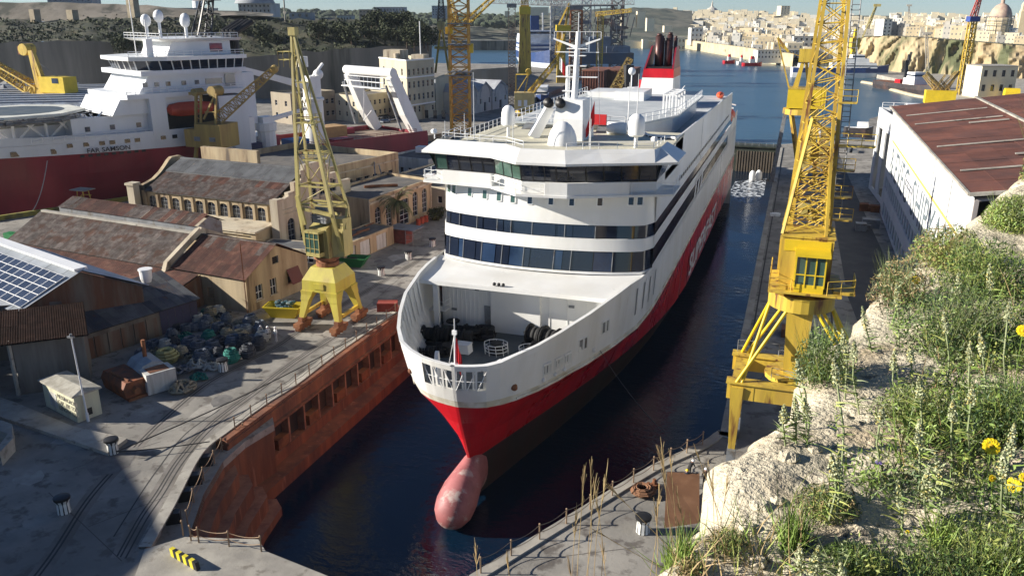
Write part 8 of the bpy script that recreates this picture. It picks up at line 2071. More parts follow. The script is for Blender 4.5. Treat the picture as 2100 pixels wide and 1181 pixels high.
for i,(x0,x1,yb,yt,D,l) in enumerate(((900,1170,98,84,980,'long grey curtain wall across the far creek left of the rig'),(1275,1302,50,30,1180,'leftmost sunlit bastion face of the far fort'),(1306,1322,54,24,1180,'narrow sunlit bastion face of the far fort'),(1326,1342,60,38,1150,'rightmost sunlit bastion face of the far fort'),(1275,1410,96,86,1040,'low cream shore wall under the far fort'),(1318,1330,95,82,1030,'small pale boathouse at the water edge under the fort'),(1353,1366,86,72,1040,'small square pale block beside the water under the fort'),(1085,1125,28,16,1300,'arched pale building on the centre skyline'),(1128,1160,30,14,1300,'second pale building on the centre skyline'),(1362,1378,62,54,1100,'tiny cream bastion turret'),(960,975,36,26,1400,'small grey tower left on the ridge behind the cranes'),(1035,1045,36,24,1400,'small pointed tower on the ridge between the cranes'))):
    fbox('far_fort_wall' if i not in(7,8,10,11,5) else 'distant_building',l,x0,x1,yb,yt,D,12,HWL[0] if i else LIMED,'fort wall' if i not in(7,8,10,11,5) else 'building',None,0)
# ---------------- trees
LEAFD=M('dark_tree_leaves',(.03,.042,.015),.85,(.05,.06,.02),.5,.8,var=.4); BARK=M('bark',(.09,.06,.04),.95,var=.2)
def treemesh(k,n=900,r=4.2):
    random.seed(k+90); mb=MB(); cl=[(random.uniform(-r*.6,r*.6),random.uniform(-r*.6,r*.6),random.uniform(2.5,7),random.uniform(1.3,2.4)) for _ in range(9)]
    for _ in range(n):
        c=random.choice(cl); u=V((random.gauss(0,1),random.gauss(0,1),random.gauss(0,.8))).normalized()*c[3]*random.uniform(.6,1.05); p=V(c[:3])+u; s=random.uniform(.25,.5)
        a=V((random.gauss(0,1),random.gauss(0,1),random.gauss(0,1))).normalized()*s; b=a.cross(V((random.gauss(0,1),random.gauss(0,1),random.gauss(0,1)))).normalized()*s*.8; mb.quad(p-a,p+b,p+a,p-b)
    t=bpy.data.objects.new('dark_tree',None); C.objects.link(t); mb.build('crown',LEAFD,t); mb=MB(); mb.tube((0,0,-1),(.2,0,4),.3,.18,n=7)
    for c in cl[:4]: mb.tube((.2,0,3),c[:3],.14,.05,n=5)
    mb.build('trunk',BARK,t); return t
TM=[treemesh(k) for k in range(3)]
tu=set(); random.seed(3)
tp=[(748,72),(762,60),(772,52),(785,58),(797,66),(806,54),(818,62),(828,56),(840,68),(850,78),(860,72),(870,88),(878,94),(760,84),(790,86),(815,84),(835,92),(700,84),(722,92),(655,86),(545,90),(570,94),(500,80),(450,78),(270,108),(255,112),(850,96)]
for i,(x,y) in enumerate(tp):
    k=i%3; p=far(x,y+6,440+(70-y)*.9 if y<100 else 372); lab='dark evergreen tree, %s of those on the slope counted from the office flagpole leftwards'%ordw(i) if x>600 else 'dark bush like tree on the fort slope, %s counted leftwards from the crane tip'%ordw(i-19)
    if k in tu: o=copy_tree(TM[k],p,random.random()*6,lab,random.uniform(.9,1.5))
    else: o=TM[k]; tu.add(k); o.location=p; o['label']=lab; o.scale=(1.2,)*3
    o['category']='tree'; o['group']='dark trees on the upper left slope'
# loose scrub on the slope
random.seed(23); mb=MB()
for n_ in range(520):
    x=random.uniform(-20,885); a=lin(list(zip(XS,wt)),x); b=lin(list(zip(XS,st)),x); u=random.random(); D=lin(list(zip(XS,DW)),x)+3+60*u; p=far(x,a+(b-a)*u+2,D)
    r=random.uniform(.8,2.2)
    for q in range(14):
        c=p+V((random.gauss(0,1)*r*.6,random.gauss(0,1)*r*.6,abs(random.gauss(0,1))*r*.5)); e=V((random.gauss(0,1),random.gauss(0,1),random.gauss(0,1))).normalized()*r*.35; f=e.cross(V((random.gauss(0,1),random.gauss(0,1),1))).normalized()*r*.3; mb.quad(c-e,c+f,c+e,c-f)
tag(mb.build('slope_scrub',LEAFD),'dark low scrub bushes dotted over the upper left slope','bushes',None,'stuff')
# palm
pt=thing('palm_tree','date palm with full crown in front of the arched ochre building','palm tree',at(818,486,0))
mb=MB(); prevr=.3; P=[V((0,0,0)),V((.05,0,2)),V((-.05,.1,4)),V((0,0,6.4))]
for a,b in zip(P,P[1:]): mb.tube(a,b,.3,.26,n=9)
mb.build('trunk',BARK,pt,True)
PALM=M('palm_leaves',(.09,.11,.035),.7,(.15,.14,.06),.4,2,var=.3)
random.seed(8)
for k in range(34):
    a=k*2.399; el=R(random.uniform(-25,75)) ; L=random.uniform(3.2,4.1); mb=MB(); prev=V((0,0,6.4)); d=V((math.cos(a)*math.cos(el),math.sin(a)*math.cos(el),math.sin(el)))
    for s in range(7):
        nx=prev+d*L/7; side=d.cross(V((0,0,1))).normalized(); w=.62*math.sin((s+1.2)/8*math.pi)
        for q in range(3):
            p=prev.lerp(nx,q/3); 
            for sg in (-1,1): mb.quad(p,p+d*.1,p+side*sg*w+d*.25-V((0,0,.22)),p+side*sg*w+d*.2-V((0,0,.25)))
        mb.tube(prev,nx,.03,n=3,cap=False); prev=nx; d=(d-V((0,0,.26))).normalized()
    mb.build('frond',PALM,pt)
# ================================================================ PEOPLE
def person(label,loc,rz,helmet,top,legs,pose='stand',h=1.75,grp=None):
    t=thing('person',label,'person',loc,rz,grp); s=h/1.75
    J={'pel':(0,0,.95),'che':(0,.02,1.25),'nek':(0,0,1.47),'hd':(0,-.02,1.6),'ls':(-.19,0,1.42),'rs':(.19,0,1.42)}
    st=.18 if pose=='walk' else 0
    J.update({'lh':(-.1,0,.92),'rh':(.1,0,.92),'lk':(-.12,-st*.8,.5),'rk':(.12,st*.5-.03,.5),'lf':(-.13,-st*1.4+.02,.07),'rf':(.13,st*1.5,.07),'lt':(-.14,-st*1.4-.15,.04),'rt':(.14,st*1.5-.15,.04),
      'le':(-.27,st*.6,1.15),'re':(.27,-st*.6,1.15),'lw':(-.25,st*.6-.12,.92),'rw':(.25,-st*.9-.12,.92),'lz':(-.25,st*.6-.16,.84),'rz':(.25,-st*.9-.16,.84)})
    if pose=='bend': 
        J.update({'che':(0,-.22,1.15),'nek':(0,-.38,1.28),'hd':(0,-.5,1.34),'ls':(-.19,-.33,1.26),'rs':(.19,-.33,1.26),'le':(-.24,-.45,1.0),'re':(.24,-.45,1.0),'lw':(-.18,-.6,.85),'rw':(.18,-.6,.85),'lz':(-.16,-.66,.8),'rz':(.16,-.66,.8)})
    E_=[('pel','che'),('che','nek'),('nek','hd'),('nek','ls'),('nek','rs'),('ls','le'),('le','lw'),('lw','lz'),('rs','re'),('re','rw'),('rw','rz'),('pel','lh'),('lh','lk'),('lk','lf'),('lf','lt'),('pel','rh'),('rh','rk'),('rk','rf'),('rf','rt')]
    rad={'pel':.16,'che':.17,'nek':.07,'hd':.085,'ls':.075,'rs':.075,'le':.05,'re':.05,'lw':.04,'rw':.04,'lz':.04,'rz':.04,'lh':.1,'rh':.1,'lk':.07,'rk':.07,'lf':.055,'rf':.055,'lt':.045,'rt':.045}
    keys=list(J); me=bpy.data.meshes.new('body'); me.from_pydata([tuple(c*s for c in J[k]) for k in keys],[(keys.index(a),keys.index(b)) for a,b in E_],[])
    o=bpy.data.objects.new('body',me); C.objects.link(o); sk=o.modifiers.new('s','SKIN'); me.skin_vertices or 0
    for i,k in enumerate(keys): me.skin_vertices[0].data[i].radius=(rad[k]*s,)*2
    me.skin_vertices[0].data[0].use_root=True; o.modifiers.new('b','SUBSURF').levels=1
    m2=bpy.data.meshes.new_from_object(o.evaluated_get(bpy.context.evaluated_depsgraph_get())); bpy.data.objects.remove(o)
    m2.materials.clear(); m2.materials.append(top); m2.materials.append(legs); m2.materials.append(SKIN)
    for p in m2.polygons:
        z=p.center.z/s; x=abs(p.center.x)/s
        p.material_index=2 if (z>1.49 and pose!='bend') or (z>1.32 and pose=='bend') or (z<.9 and z>.76 and x>.2) else 1 if z<.96 else 0
        p.use_smooth=True
    b=bpy.data.objects.new('body',m2); C.objects.link(b); b.parent=t
    hd=V(J['hd'])*s; mb=MB(); mb.ball(hd+V((0,0,.05)),.105*s,10,8,rz=.13*s); 
    mb.ball(hd+V((0,-.105*s,.04)),.022*s,5,4); mb.ball(hd+V((-.1*s,0,.04)),.025*s,5,4); mb.ball(hd+V((.1*s,0,.04)),.025*s,5,4); mb.build('head',SKIN,t,True)
    mb=MB(); mb.ball(hd+V((0,0,.08)),.14*s,12,8,rz=.13*s,z0=0); mb.lathe([(.15*s,0),(.165*s,.0),(.15*s,.02)],hd+V((0,-.01,.08)),12); mb.build('helmet',helmet,t,True)
    for sg,k in ((-1,'lz'),(1,'rz')):
        w=V(J[k])*s; mb=MB()
        for f in range(4): mb.tube(w+V((.0,(-.03+.02*f),-.02))*1.0,w+V((.005*sg,-.035+.02*f,-.10-.01*(f%2))),.009,n=4)
        mb.tube(w+V((0,-.03,0)),w+V((-.01*sg,-.065,-.05)),.01,n=4); mb.build('fingers',SKIN,t)
    return t
SKIN=M('skin',(.35,.2,.14),.6,var=.05); OVW=M('white_overall',(.6,.6,.57),.9,var=.1); OVB=M('navy_overall',(.02,.025,.045),.9,var=.1); OVK=M('black_clothes',(.018,.017,.018),.9,var=.1); BRN2=M('brown_jacket',(.06,.035,.025),.9)
g='workers on the quays'
person('person in navy overalls and yellow helmet walking on the right quay',at(1407,1000,0),R(200),M('helmet_yellow',(.75,.55,.02),.4),OVB,OVB,'walk',1.7,g)
person('person in black with white helmet farther back on the right quay',at(1412,978,0),R(150),WHITE2,OVK,OVK,'bend',1.7,g)
person('person in brown jacket and white helmet standing with one arm down on the right quay',at(1445,999,0),R(190),WHITE2,BRN2,OVK,'stand',1.78,g)
person('person in white overalls at the left of the rope workers, bending forward',at(532,690,0),R(60),WHITE2,OVW,OVW,'bend',1.8,g)
person('person in white top and dark trousers, middle one of the rope workers',at(551,698,0),R(40),WHITE2,OVW,OVK,'stand',1.8,g)
person('person in full white overalls standing rightmost of the rope workers',at(567,700,0),R(-20),WHITE2,OVW,OVW,'stand',1.85,g)
# small quay things by the arched building
mb=MB(); mb.tube((0,0,0),(0,0,1.2),.42,n=12); 
for z in (.4,.8): mb.tube((0,0,z-.03),(0,0,z+.03),.45,n=12)
b0=mb.build('drum',M('drum_red',(.4,.06,.03),.6,(.2,.05,.03),.4,2),None,True); b0.location=at(858,462,0); tag(b0,'left red drum at the foot of the arched ochre building','drum','red drums by the arched building')
for x,y,l in ((866,458,'middle red drum by the arched ochre building'),(874,455,'right red drum by the arched ochre building')): tag(inst(b0,None,at(x,y,0)),l,'drum')
o=copy_tree(TM[1],at(893,452,0)-V((0,0,1.2)),1.0,'low green shrub on the quay between the arched building and the ferry',.45); o['category']='shrub'
mb=MB()
for k in range(7): mb.box(-.6,.6,-.5+.17*k-.06,-.5+.17*k+.06,.12,.16)
for x in (-.55,0,.55): mb.box(x-.05,x+.05,-.56,.58,0,.12)
pl=mb.build('wooden_pallet',M('pallet_wood',(.3,.22,.13),.9,var=.2)); 
for i,(x,y,l) in enumerate(((640,545,'wooden pallet on the quay behind the dock crane'),(700,575,'wooden pallet between dock crane and green skip'),(498,700,'wooden pallet at the right end of the rope heaps'))):
    o=pl if i==0 else inst(pl,None); o.location=at(x,y,0); o.rotation_euler=(0,0,i*.8); tag(o,l,'pallet')
# ================================================================ FOREGROUND LEDGE
ROCK=M('limestone_ledge',(.62,.55,.41),.9,(.42,.34,.23),.4,3,var=.16,bump=1.0,bsc=34,col3=(.22,.19,.15),sc3=22,mix3=.26,detail=9)
ROCK.node_tree.nodes['Bump'].inputs['Distance'].default_value=.03
ROCK.node_tree.nodes['Principled BSDF'].inputs['Specular IOR Level'].default_value=.2
EDGE=[(-1.35,-.6),(-.95,.4),(-.62,1.15),(-.30,1.75),(-.22,2.0),(-.10,2.32),(-.16,2.5),(0,2.85),(.10,3.2),(.2,3.75),(.5,4.55),(.8,5.3),(1.1,6.0),(1.75,7.6),(2.6,9.4),(3.8,11.5)]
def resamp(P,n):
    L=[0]
    for a,b in zip(P,P[1:]): L.append(L[-1]+math.dist(a,b))
    out=[]
    for i in range(n):
        s=L[-1]*i/(n-1); k=max(j for j in range(len(L)-1) if L[j]<=s+1e-9); t=(s-L[k])/(L[k+1]-L[k]); out.append((P[k][0]+(P[k+1][0]-P[k][0])*t,P[k][1]+(P[k+1][1]-P[k][1])*t))
    return out
NE=420; ED=resamp(EDGE,NE)
def rockz(x,y,t):
    n=noise.noise; e_=max(.12,min(1,t/.45)); z=35.585+e_*(.022*n(V((x*.9,y*.9,3)))+.022*n(V((x*2.3,y*2.3,5)))+.026*n(V((x*6,y*6,9)))+.02*abs(n(V((x*14,y*14,2))))-.030*max(0,n(V((x*19,y*19,6)))-.12)-.012*max(0,n(V((x*38,y*38,6)))))
    z+=.10*max(0,min(1,(t-.6)/1.4))+.05*max(0,y-4)
    st=n(V((x*.6+4,y*1.3,1))); z+=e_*.05*(1 if st>.08 else 0 if st<-.02 else (st+.02)/.1)
    return z-max(0,.10-t)**2*8
mb=MB(); TT=[-1]+[0,.02,.05,.09]+[.12+.026*i for i in range(70)]+[1.97+.06*i for i in range(16)]+[2.95+.25*i for i in range(26)]
vv=[]
for i,(ex,ey) in enumerate(ED):
    a=ED[max(0,i-6)];b=ED[min(NE-1,i+6)]; d=V((b[0]-a[0],b[1]-a[1],0)).normalized(); inn=V((d.y*.6+.4,-d.x*.6-.1,0)).normalized()
    jag=.07*noise.noise(V((ex*5,ey*5,0)))+.035*noise.noise(V((ex*17,ey*17,4)))
    for t in TT:
        if t<0: p=V((ex,ey,0))-inn*.1; vv.append((p.x+.3*noise.noise(V((ex*2,ey*2,8))),p.y,30.0))
        else:
            p=V((ex,ey,0))+inn*(t+jag*max(0,1-t/.6)); vv.append((p.x,p.y,rockz(p.x,p.y,t)))
nt_=len(TT); mb.v=vv
for i in range(NE-1):
    for k in range(nt_-1): mb.f.append([i*nt_+k,i*nt_+k+1,(i+1)*nt_+k+1,(i+1)*nt_+k][::-1]); mb.m.append(0)
tag(mb.build('rock_ledge',ROCK,None,True),'rough pale limestone parapet ledge covered in wild plants at the lower right','rock ledge')
mb=MB(); mb.prism([(ED[0][0]-.0,ED[0][1]-8),(ED[0][0],ED[0][1])]+[(p[0]+.35,p[1]) for p in ED[::22]]+[(14,14),(14,-9)],0.01,34.6); tag(mb.build('bastion_below_ledge',LIMED),'tall stone bastion carrying the plant covered ledge','fort wall')
def edge_t(x,y):
    best=9;
    for i in range(0,NE,6):
        dx,dy=x-ED[i][0],y-ED[i][1]; d=dx*dx+dy*dy
        if d<best: best=d; bi=i
    return math.sqrt(best) if best<9 else 3,
from bisect import bisect
EY=[p[1] for p in ED]
def ledge_t(x,y):      # horizontal distance inside the edge
    i=min(NE-1,max(1,bisect(EY,y))); return (x-ED[i][0])*.8
def ground(x,y): return rockz(x,y,max(0,ledge_t(x,y)))
def leafmat(n,c,c2): m=M(n,c,.6,c2,.5,6,var=.35); m.node_tree.nodes['Principled BSDF'].inputs['Subsurface Weight'].default_value=0; return m
GR=[leafmat('green_leaves',(.21,.30,.06),(.12,.19,.035)),leafmat('olive_leaves',(.33,.35,.09),(.21,.25,.07)),leafmat('dry_stems',(.38,.28,.13),(.26,.18,.09)),leafmat('deep_green_leaves',(.06,.11,.03),(.04,.08,.02)),leafmat('pale_sage_leaves',(.27,.30,.16),(.18,.22,.10))]
class Bl:
    def __init__(s): s.v=[];s.f=[];s.m=[]
    def blade(s,p,d,L,w,bend,m,seg=3):
        side=d.cross(V((random.uniform(-1,1),random.uniform(-1,1),.2))).normalized()*w; n=len(s.v); q=V(p)
        for k in range(seg):
            ww=side*(1-k/seg); s.v+=[tuple(q-ww),tuple(q+ww)]; q=q+d*(L/seg); d=(d+bend/seg).normalized()
        s.v.append(tuple(q))
        for k in range(seg-1): a=n+2*k; s.f.append([a,a+1,a+3,a+2]); s.m.append(m)
        a=n+2*(seg-1); s.f.append([a,a+1,a+2]); s.m.append(m)
    def leaf(s,p,a,b,m): n=len(s.v); s.v+=[tuple(p-a),tuple(p+b),tuple(p+a),tuple(p-b)]; s.f.append([n,n+1,n+2,n+3]); s.m.append(m)
    def build(s,name,mats=None,parent=None):
        mb=MB(); mb.v,mb.f,mb.m=s.v,s.f,s.m; return mb.build(name,mats or GR,parent)
def rv(s=1): return V((random.gauss(0,s),random.gauss(0,s),random.gauss(0,s)))
# undergrowth
random.seed(101); B=Bl(); cnt=0
while cnt<9500:
    x=random.uniform(-.9,5.2); y=random.uniform(.7,10.5)
    t=ledge_t(x,y)
    if t<.12 or x>y*.95+1.6: continue
    dens=noise.noise(V((x*1.1,y*1.1,12)))+.5*noise.noise(V((x*3,y*3,2)))+min(1,(t-.52)*1.5)+(0.1 if y>5.2 else 0)
    if y<1.9 and x<.9: dens-=.25
    if dens+.18<random.uniform(0,.35): continue
    cnt+=1; z=ground(x,y); g=V((x,y,z-.01)); hgt_=random.uniform(.05,.17)*(1+min(1.3,max(0,dens))); mm=random.choice([0,0,1,1,3,3,4,0]); nb=random.randint(4,8)
    for _ in range(nb):
        d=(V((0,0,1))+rv(.45)*V((1,1,.2)).x).normalized(); d.z=abs(d.z); L=hgt_*random.uniform(.6,1.3)
        B.blade(g+V((random.uniform(-.04,.04),random.uniform(-.04,.04),0)),d,L,random.uniform(.0018,.004),rv(.35),mm if random.random()<.93 else 2,3)
        q=g+d*L*.3
        for j in range(8):
            q=g+d*L*random.uniform(.25,1.0)+rv(.012); s_=random.uniform(.005,.012); a=rv(1).normalized()*s_; b=a.cross(rv(1)).normalized()*s_*.35; B.leaf(q,a,b,mm)
tag(B.build('undergrowth'),'tangled green undergrowth of fine leaves covering the ledge','wild plants',None,'stuff')
# dark bushy clumps
LS=.0105
def clump(label,x,y,r,h,n,mats_,spread=.5):
    z=ground(x,y); B=Bl(); 
    for _ in range(n):
        u=rv(1).normalized()*random.random()**.4; p=V((x+u.x*r,y+u.y*r,z+abs(u.z)*h)); s_=random.uniform(.35,1)*LS*(.6+.22*max(0,y-2)); a=(rv(1)+V((0,0,.6))).normalized()*s_*1.5; b=a.cross(rv(1)).normalized()*s_*.3; B.leaf(p,a,b,random.choice(mats_))
    for _ in range(n//14):
        d=(V((random.uniform(-spread,spread),random.uniform(-spread,spread),1))).normalized(); B.blade(V((x+random.uniform(-r,r)*.4,y+random.uniform(-r,r)*.4,z)),d,h*random.uniform(.8,1.25),.0016,rv(.2),random.choice([0,1,4,mats_[0]]),3)
    return tag(B.build('leafy_clump'),label,'plant','leafy clumps on the ledge')
random.seed(55)
for px,py,r,h,n,ms,l in ((1690,745,.13,.24,3000,[0,3,3,4],'dark green leafy clump on the ledge edge beside the yellow crane'),(1845,610,.16,.26,2600,[4,2,3,2],'greyish twiggy clump at the edge under the white warehouse wall'),(2075,475,.2,.22,4500,[0,1,1,0,4],'bright yellow green bush at the right edge under the warehouse roof'),(2150,400,.22,.6,5500,[1,2,1,3],'tall olive bush cutting across the rust red roof at the right edge'),
  (1700,1010,.10,.07,2600,[3,3,2,1],'low dark clump rooted in the rock crevice'),(1930,1150,.20,.09,5000,[3,3,0],'low dark green mat near the purple flowers'),(1420,1125,.045,.035,900,[2,3,2],'brown dry clump at the lower tip of the ledge'),(1960,700,.28,.3,5500,[3,0,3,4],'deep green clump in the middle of the ledge'),(2060,860,.2,.22,5000,[3,0,3],'shaded green clump behind the large daisy'),(1940,540,.22,.24,3600,[1,0,2],'yellowish clump beneath the warehouse truss'),(1760,1140,.11,.06,3000,[3,0],'small dark clump left of the purple flowers'),(1500,1085,.07,.06,1200,[1,2,3],'short mixed clump beside the bare rock'),
  (2050,1120,.22,.12,5000,[0,3,1],'green mat in the bottom right corner'),(1880,830,.16,.14,3000,[0,4,1],'loose sage green clump between the spikes'),(2010,600,.25,.3,4500,[0,1,3],'green clump between the middle and the bright bush')):
    p=at(px,py,35.65); clump(l,p.x,p.y,r,h,n,ms)
# flower spikes
def spike(label,px,py,bx,by,hl=.11,r=.0138,m=4):
    b=at(bx,by,35.62); b.z=ground(b.x,b.y); top=atY(px,py,b.y+random.uniform(-.02,.05)); t=thing('flower_spike',label,'wild flower',b,0,'pale green flower spikes')
    top=top-b; B=Bl(); mb=MB(); mid_=top*.5+V((random.uniform(-.02,.02),0,0)); mb.path([V((0,0,0)),mid_,top],.0032,4); mb.build('stem',GR[4],t)
    d=(top-mid_).normalized(); L=top.length
    for k in range(260):
        u=random.random(); c=top-d*hl*u; rr=r*math.sin(max(.12,min(1,u*1.25))*math.pi*.55)*random.uniform(.5,1.1); a=random.random()*6.28; e=V((math.cos(a),math.sin(a),random.uniform(-.3,.5))); p=c+e*rr; s_=.0042; q=rv(1).normalized()*s_; B.leaf(p,q,q.cross(rv(1)).normalized()*s_*.7,0 if random.random()<.8 else 1)
    B.build('flower_head',[FLP,FLY],t); B=Bl()
    for k in range(int(26+L*40)):
        c=top*random.uniform(.05,.72); a=random.random()*6.28; B.blade(c,V((math.cos(a),math.sin(a),.35)).normalized(),random.uniform(.03,.075),.003,V((0,0,-.4)),random.choice([0,4,1]),2)
    B.build('leaves',GR,t); return t
FLP=M('spike_pale',(.46,.48,.30),.8,(.34,.38,.2),.4,20,var=.15); FLY=M('spike_yellow',(.5,.42,.14),.8)
SP=[(1768,628,1790,720,'edge spike standing clear against the blue asphalt road'),(1633,735,1655,860,'spike rising in front of the yellow crane beam'),(1728,672,1735,800,'spike just left of the dark green clump'),(1752,700,1765,830,'spike right of the dark green clump'),(1608,830,1612,905,'small spike at the outermost rock tip'),(1630,812,1634,900,'second small spike at the rock tip'),(1648,815,1655,905,'third small spike at the rock tip'),
 (1710,735,1725,1010,'tall spike in front of the bare pale rock'),(1838,580,1845,700,'upright spike under the yellow daisy'),(1835,715,1850,830,'short spike on the bare rock step'),(1865,705,1870,830,'twin spike on the bare rock step'),(1935,640,1945,800,'tall blurred spike in the green centre'),(1990,700,1995,860,'spike in the centre right of the ledge'),(2010,680,2015,860,'broad pale spike near the right'),
 (1885,860,1890,1010,'spike left of the large yellow daisy'),(1918,930,1925,1050,'short cream spike below the centre'),(1840,985,1852,1080,'leaning spike beside the pale rock shelf'),(1705,930,1700,1060,'left one of two cream spikes over the rock shelf'),(1718,935,1716,1060,'right one of two cream spikes over the rock shelf'),(1905,955,1908,1090,'yellowish spike in the lower centre'),(2080,870,2075,1080,'thick tall spike at the right edge'),(2058,925,2056,1090,'spike beside the pair of yellow daisies'),
 (1678,1120,1680,1200,'cream spike at the bottom left of the green mat'),(1640,1115,1645,1200,'second cream spike at the bottom left'),(1725,1155,1728,1240,'spike tip poking up at the bottom edge'),(1955,820,1960,960,'slim spike in the middle of the mat'),(1885,770,1890,930,'slim spike above the rock shelf'),(2030,540,2035,720,'tall spike against the bright bush'),(1965,560,1972,700,'spike under the warehouse truss'),(1995,790,1998,960,'spike between centre and right edge'),(1810,835,1815,960,'spike over the pale rock hollow'),(2070,620,2068,820,'spike near the right edge above the daisies')]
random.seed(202)
for s_ in SP: spike('pale green '+s_[4],*s_[:4],hl=random.uniform(.06,.10)*(1+.12*(max(0,900-s_[1])/300)))
# daisies
YP=M('daisy_yellow',(.85,.62,.01),.6,var=.05); YC=M('daisy_centre',(.6,.36,.01),.8)
def daisy(label,px,py,wpx,D,tilt=.5,rz=0):
    c=far(px,py,D); r=wpx/2*D/FPX*1.02; t=thing('yellow_daisy',label,'flower',c,0,'yellow daisies')
    Mx=Matrix.Rotation(rz,4,'Z')@Matrix.Rotation(tilt,4,'X'); n=13
    for k in range(n):
        a=2*math.pi*k/n; mb=MB(); mb.T=Mx@Matrix.Rotation(a,4,'Z'); w=r*.27
        mb.add([(r*.2,-w*.5,0),(r*.6,-w,.08*r),(r,-w*.6,0),(r*1.03,0,-.02*r),(r,w*.6,0),(r*.6,w,.08*r),(r*.2,w*.5,0),(r*.6,0,.02*r)],[(0,1,7),(1,2,3,7),(3,4,5,7),(5,6,7),(6,0,7)])
        mb.build('petal',YP,t)
    mb=MB(); mb.T=Mx; mb.ball((0,0,.02*r),r*.3,10,6,rz=r*.16); mb.build('centre',YC,t,True)
    gz=ground(c.x,c.y)-c.z; mb=MB(); mb.path([V((0,0,0)),V((.01,.02,gz*.5)),V((.02,.0,gz))],.0022,5); mb.build('stem',GR[0],t)
daisy('largest yellow daisy facing the camera at the right',2033,915,38,2.25,.9,.1)
daisy('yellow daisy of the pair at the right edge, fully open',2077,994,36,2.1,.75,-.3)
daisy('small half closed yellow daisy left of the fully open one',2036,980,18,2.15,1.3,.3)
daisy('yellow daisy cut by the right frame edge',2098,678,26,2.9,.9,0)
daisy('distant yellow daisy against the asphalt by the warehouse wall',1878,574,19,3.9,1.0,.2)
daisy('tiny yellow flower on the pale rock step',1897,709,12,3.6,.9,0)
daisy('tiny yellow flower on the lower green mat',1861,1090,9,2.0,.9,0)
daisy('yellow daisy clipped at the right edge near the open pair',2099,978,20,2.1,.9,0)
PU=M('purple_petal',(.16,.10,.42),.7,(.28,.2,.55),.5,30,var=.2)
def purple(label,px,py,wpx,D):
    c=far(px,py,D); r=wpx/2*D/FPX; t=thing('purple_flower',label,'flower',c,0,'purple flowers'); B=Bl()
    for _ in range(70): u=rv(1).normalized(); u.z=abs(u.z); a=u*r*.45; B.leaf(u*r*.6,a,a.cross(rv(1)).normalized()*r*.16,0)
    B.build('flower_head',[PU],t); gz=ground(c.x,c.y)-c.z; mb=MB(); mb.path([V((0,0,0)),V((.01,0,gz))],.002,4); mb.build('stem',GR[0],t)
for l,x,y,w,D in (('purple flower head, right one of the pair at the bottom',1899,1140,27,1.95),('purple flower head, left one of the pair at the bottom',1851,1136,21,1.97),('small purple flower over the dark rock crevice',1802,950,17,2.3),('blue purple flower in the shadow left of the daisy',1935,905,20,2.6),('purple flower at the bottom left of the green mat',1668,1160,16,1.9)): purple(l,x,y,w,D)
# dry grass stalks at the lower centre
def tuft(label,stalks):
    t=None
    b0=at(stalks[0][0],stalks[0][1],35.6); t=thing('dry_grass',label,'grass tuft',b0,0,'dry grass stalks on the ledge tip')
    for (bx,by,tx,ty,w) in stalks:
        b=at(bx,by,35.55)-b0; e=atY(tx,ty,(b+b0).y+random.uniform(-.1,.1))-b0; B=Bl(); m_=b.lerp(e,.5)+V((random.uniform(-.015,.015),0,0)); L=(e-b).length
        mb=MB(); mb.path([b,m_,e],.0008,4); d=(e-m_).normalized()
        for k in range(14): q=e-d*L*.28*random.random(); mb.tube(q,q+(d+rv(.12)).normalized()*.035,.001,.0004,n=3)
        mb.build('stalk',GR[2],t)
random.seed(66)
tuft('cluster of dry reed stalks in front of the dark dock water',[(1180,1240,1200,955,1),(1195,1240,1212,960,1),(1215,1230,1245,965,1),(1170,1230,1182,1055,1),(1205,1240,1220,995,1),(1160,1240,1168,1160,1),(1230,1230,1222,1010,1)])
tuft('tall forked grass stalk leaning left over the brown steel plate',[(1385,1180,1357,915,1),(1390,1170,1358,940,1),(1392,1160,1375,940,1),(1410,1150,1352,930,1)])
tuft('thin grass stalks crossing the striped bollard',[(1420,1180,1250,998,1),(1400,1190,1225,1090,1),(1330,1200,1352,1010,1),(1345,1190,1345,1040,1)])
tuft('grass stalks standing on the bare rock tip by the brown plate',[(1460,1160,1492,990,1),(1470,1170,1462,975,1),(1500,1180,1430,930,1),(1480,1150,1452,960,1),(1430,1170,1388,1010,1)])
tuft('thin stalks at the very bottom centre',[(985,1260,975,1120,1),(1040,1260,1042,1150,1),(1240,1240,1236,1130,1)])
random.seed(9); B=Bl()
for _ in range(170):
    px=random.uniform(1320,1640); py=random.uniform(1060,1200); b=at(px,py,35.6)
    if ledge_t(b.x,b.y)<.02: continue
    b.z=ground(b.x,b.y); B.blade(b,(V((0,0,1))+rv(.35)).normalized(),random.uniform(.06,.22),.0022,rv(.5),random.choice([0,1,2,2]),4)
for _ in range(500):
    px=random.choice([1385,1400,1620,1640,1930])+random.gauss(0,14); py=random.gauss(1110,12); b=at(px,py,35.6); b.z=ground(b.x,b.y); B.blade(b,(V((0,0,1))+rv(.3)).normalized(),random.uniform(.05,.16),.0024,rv(.5),0,4)
tag(B.build('grass_blades'),'loose green and straw grass blades on the lower ledge','grass',None,'stuff')
# scattered loose stones
random.seed(4)
for i in range(36):
    px=random.uniform(1450,1800); py=random.uniform(830,1150); b=at(px,py,35.6)
    if ledge_t(b.x,b.y)<.05: continue
    b.z=ground(b.x,b.y); mb=MB(); r=random.uniform(.015,.04); mb.ball((0,0,0),r,7,5,rz=r*.6); 
    for j,v in enumerate(mb.v): k=1+.35*noise.noise(V(v)*40+V((i,0,0))); mb.v[j]=(v[0]*k,v[1]*k,v[2]*k)
    o=mb.build('loose_stone',ROCK); o.location=b; tag(o,'loose limestone chip on the ledge, %s of the scattered chips from the tip'%ordw(i),'stone','loose chips on the ledge')
# ================================================================ BASTION that shades the lower left quay (stands left of the view)

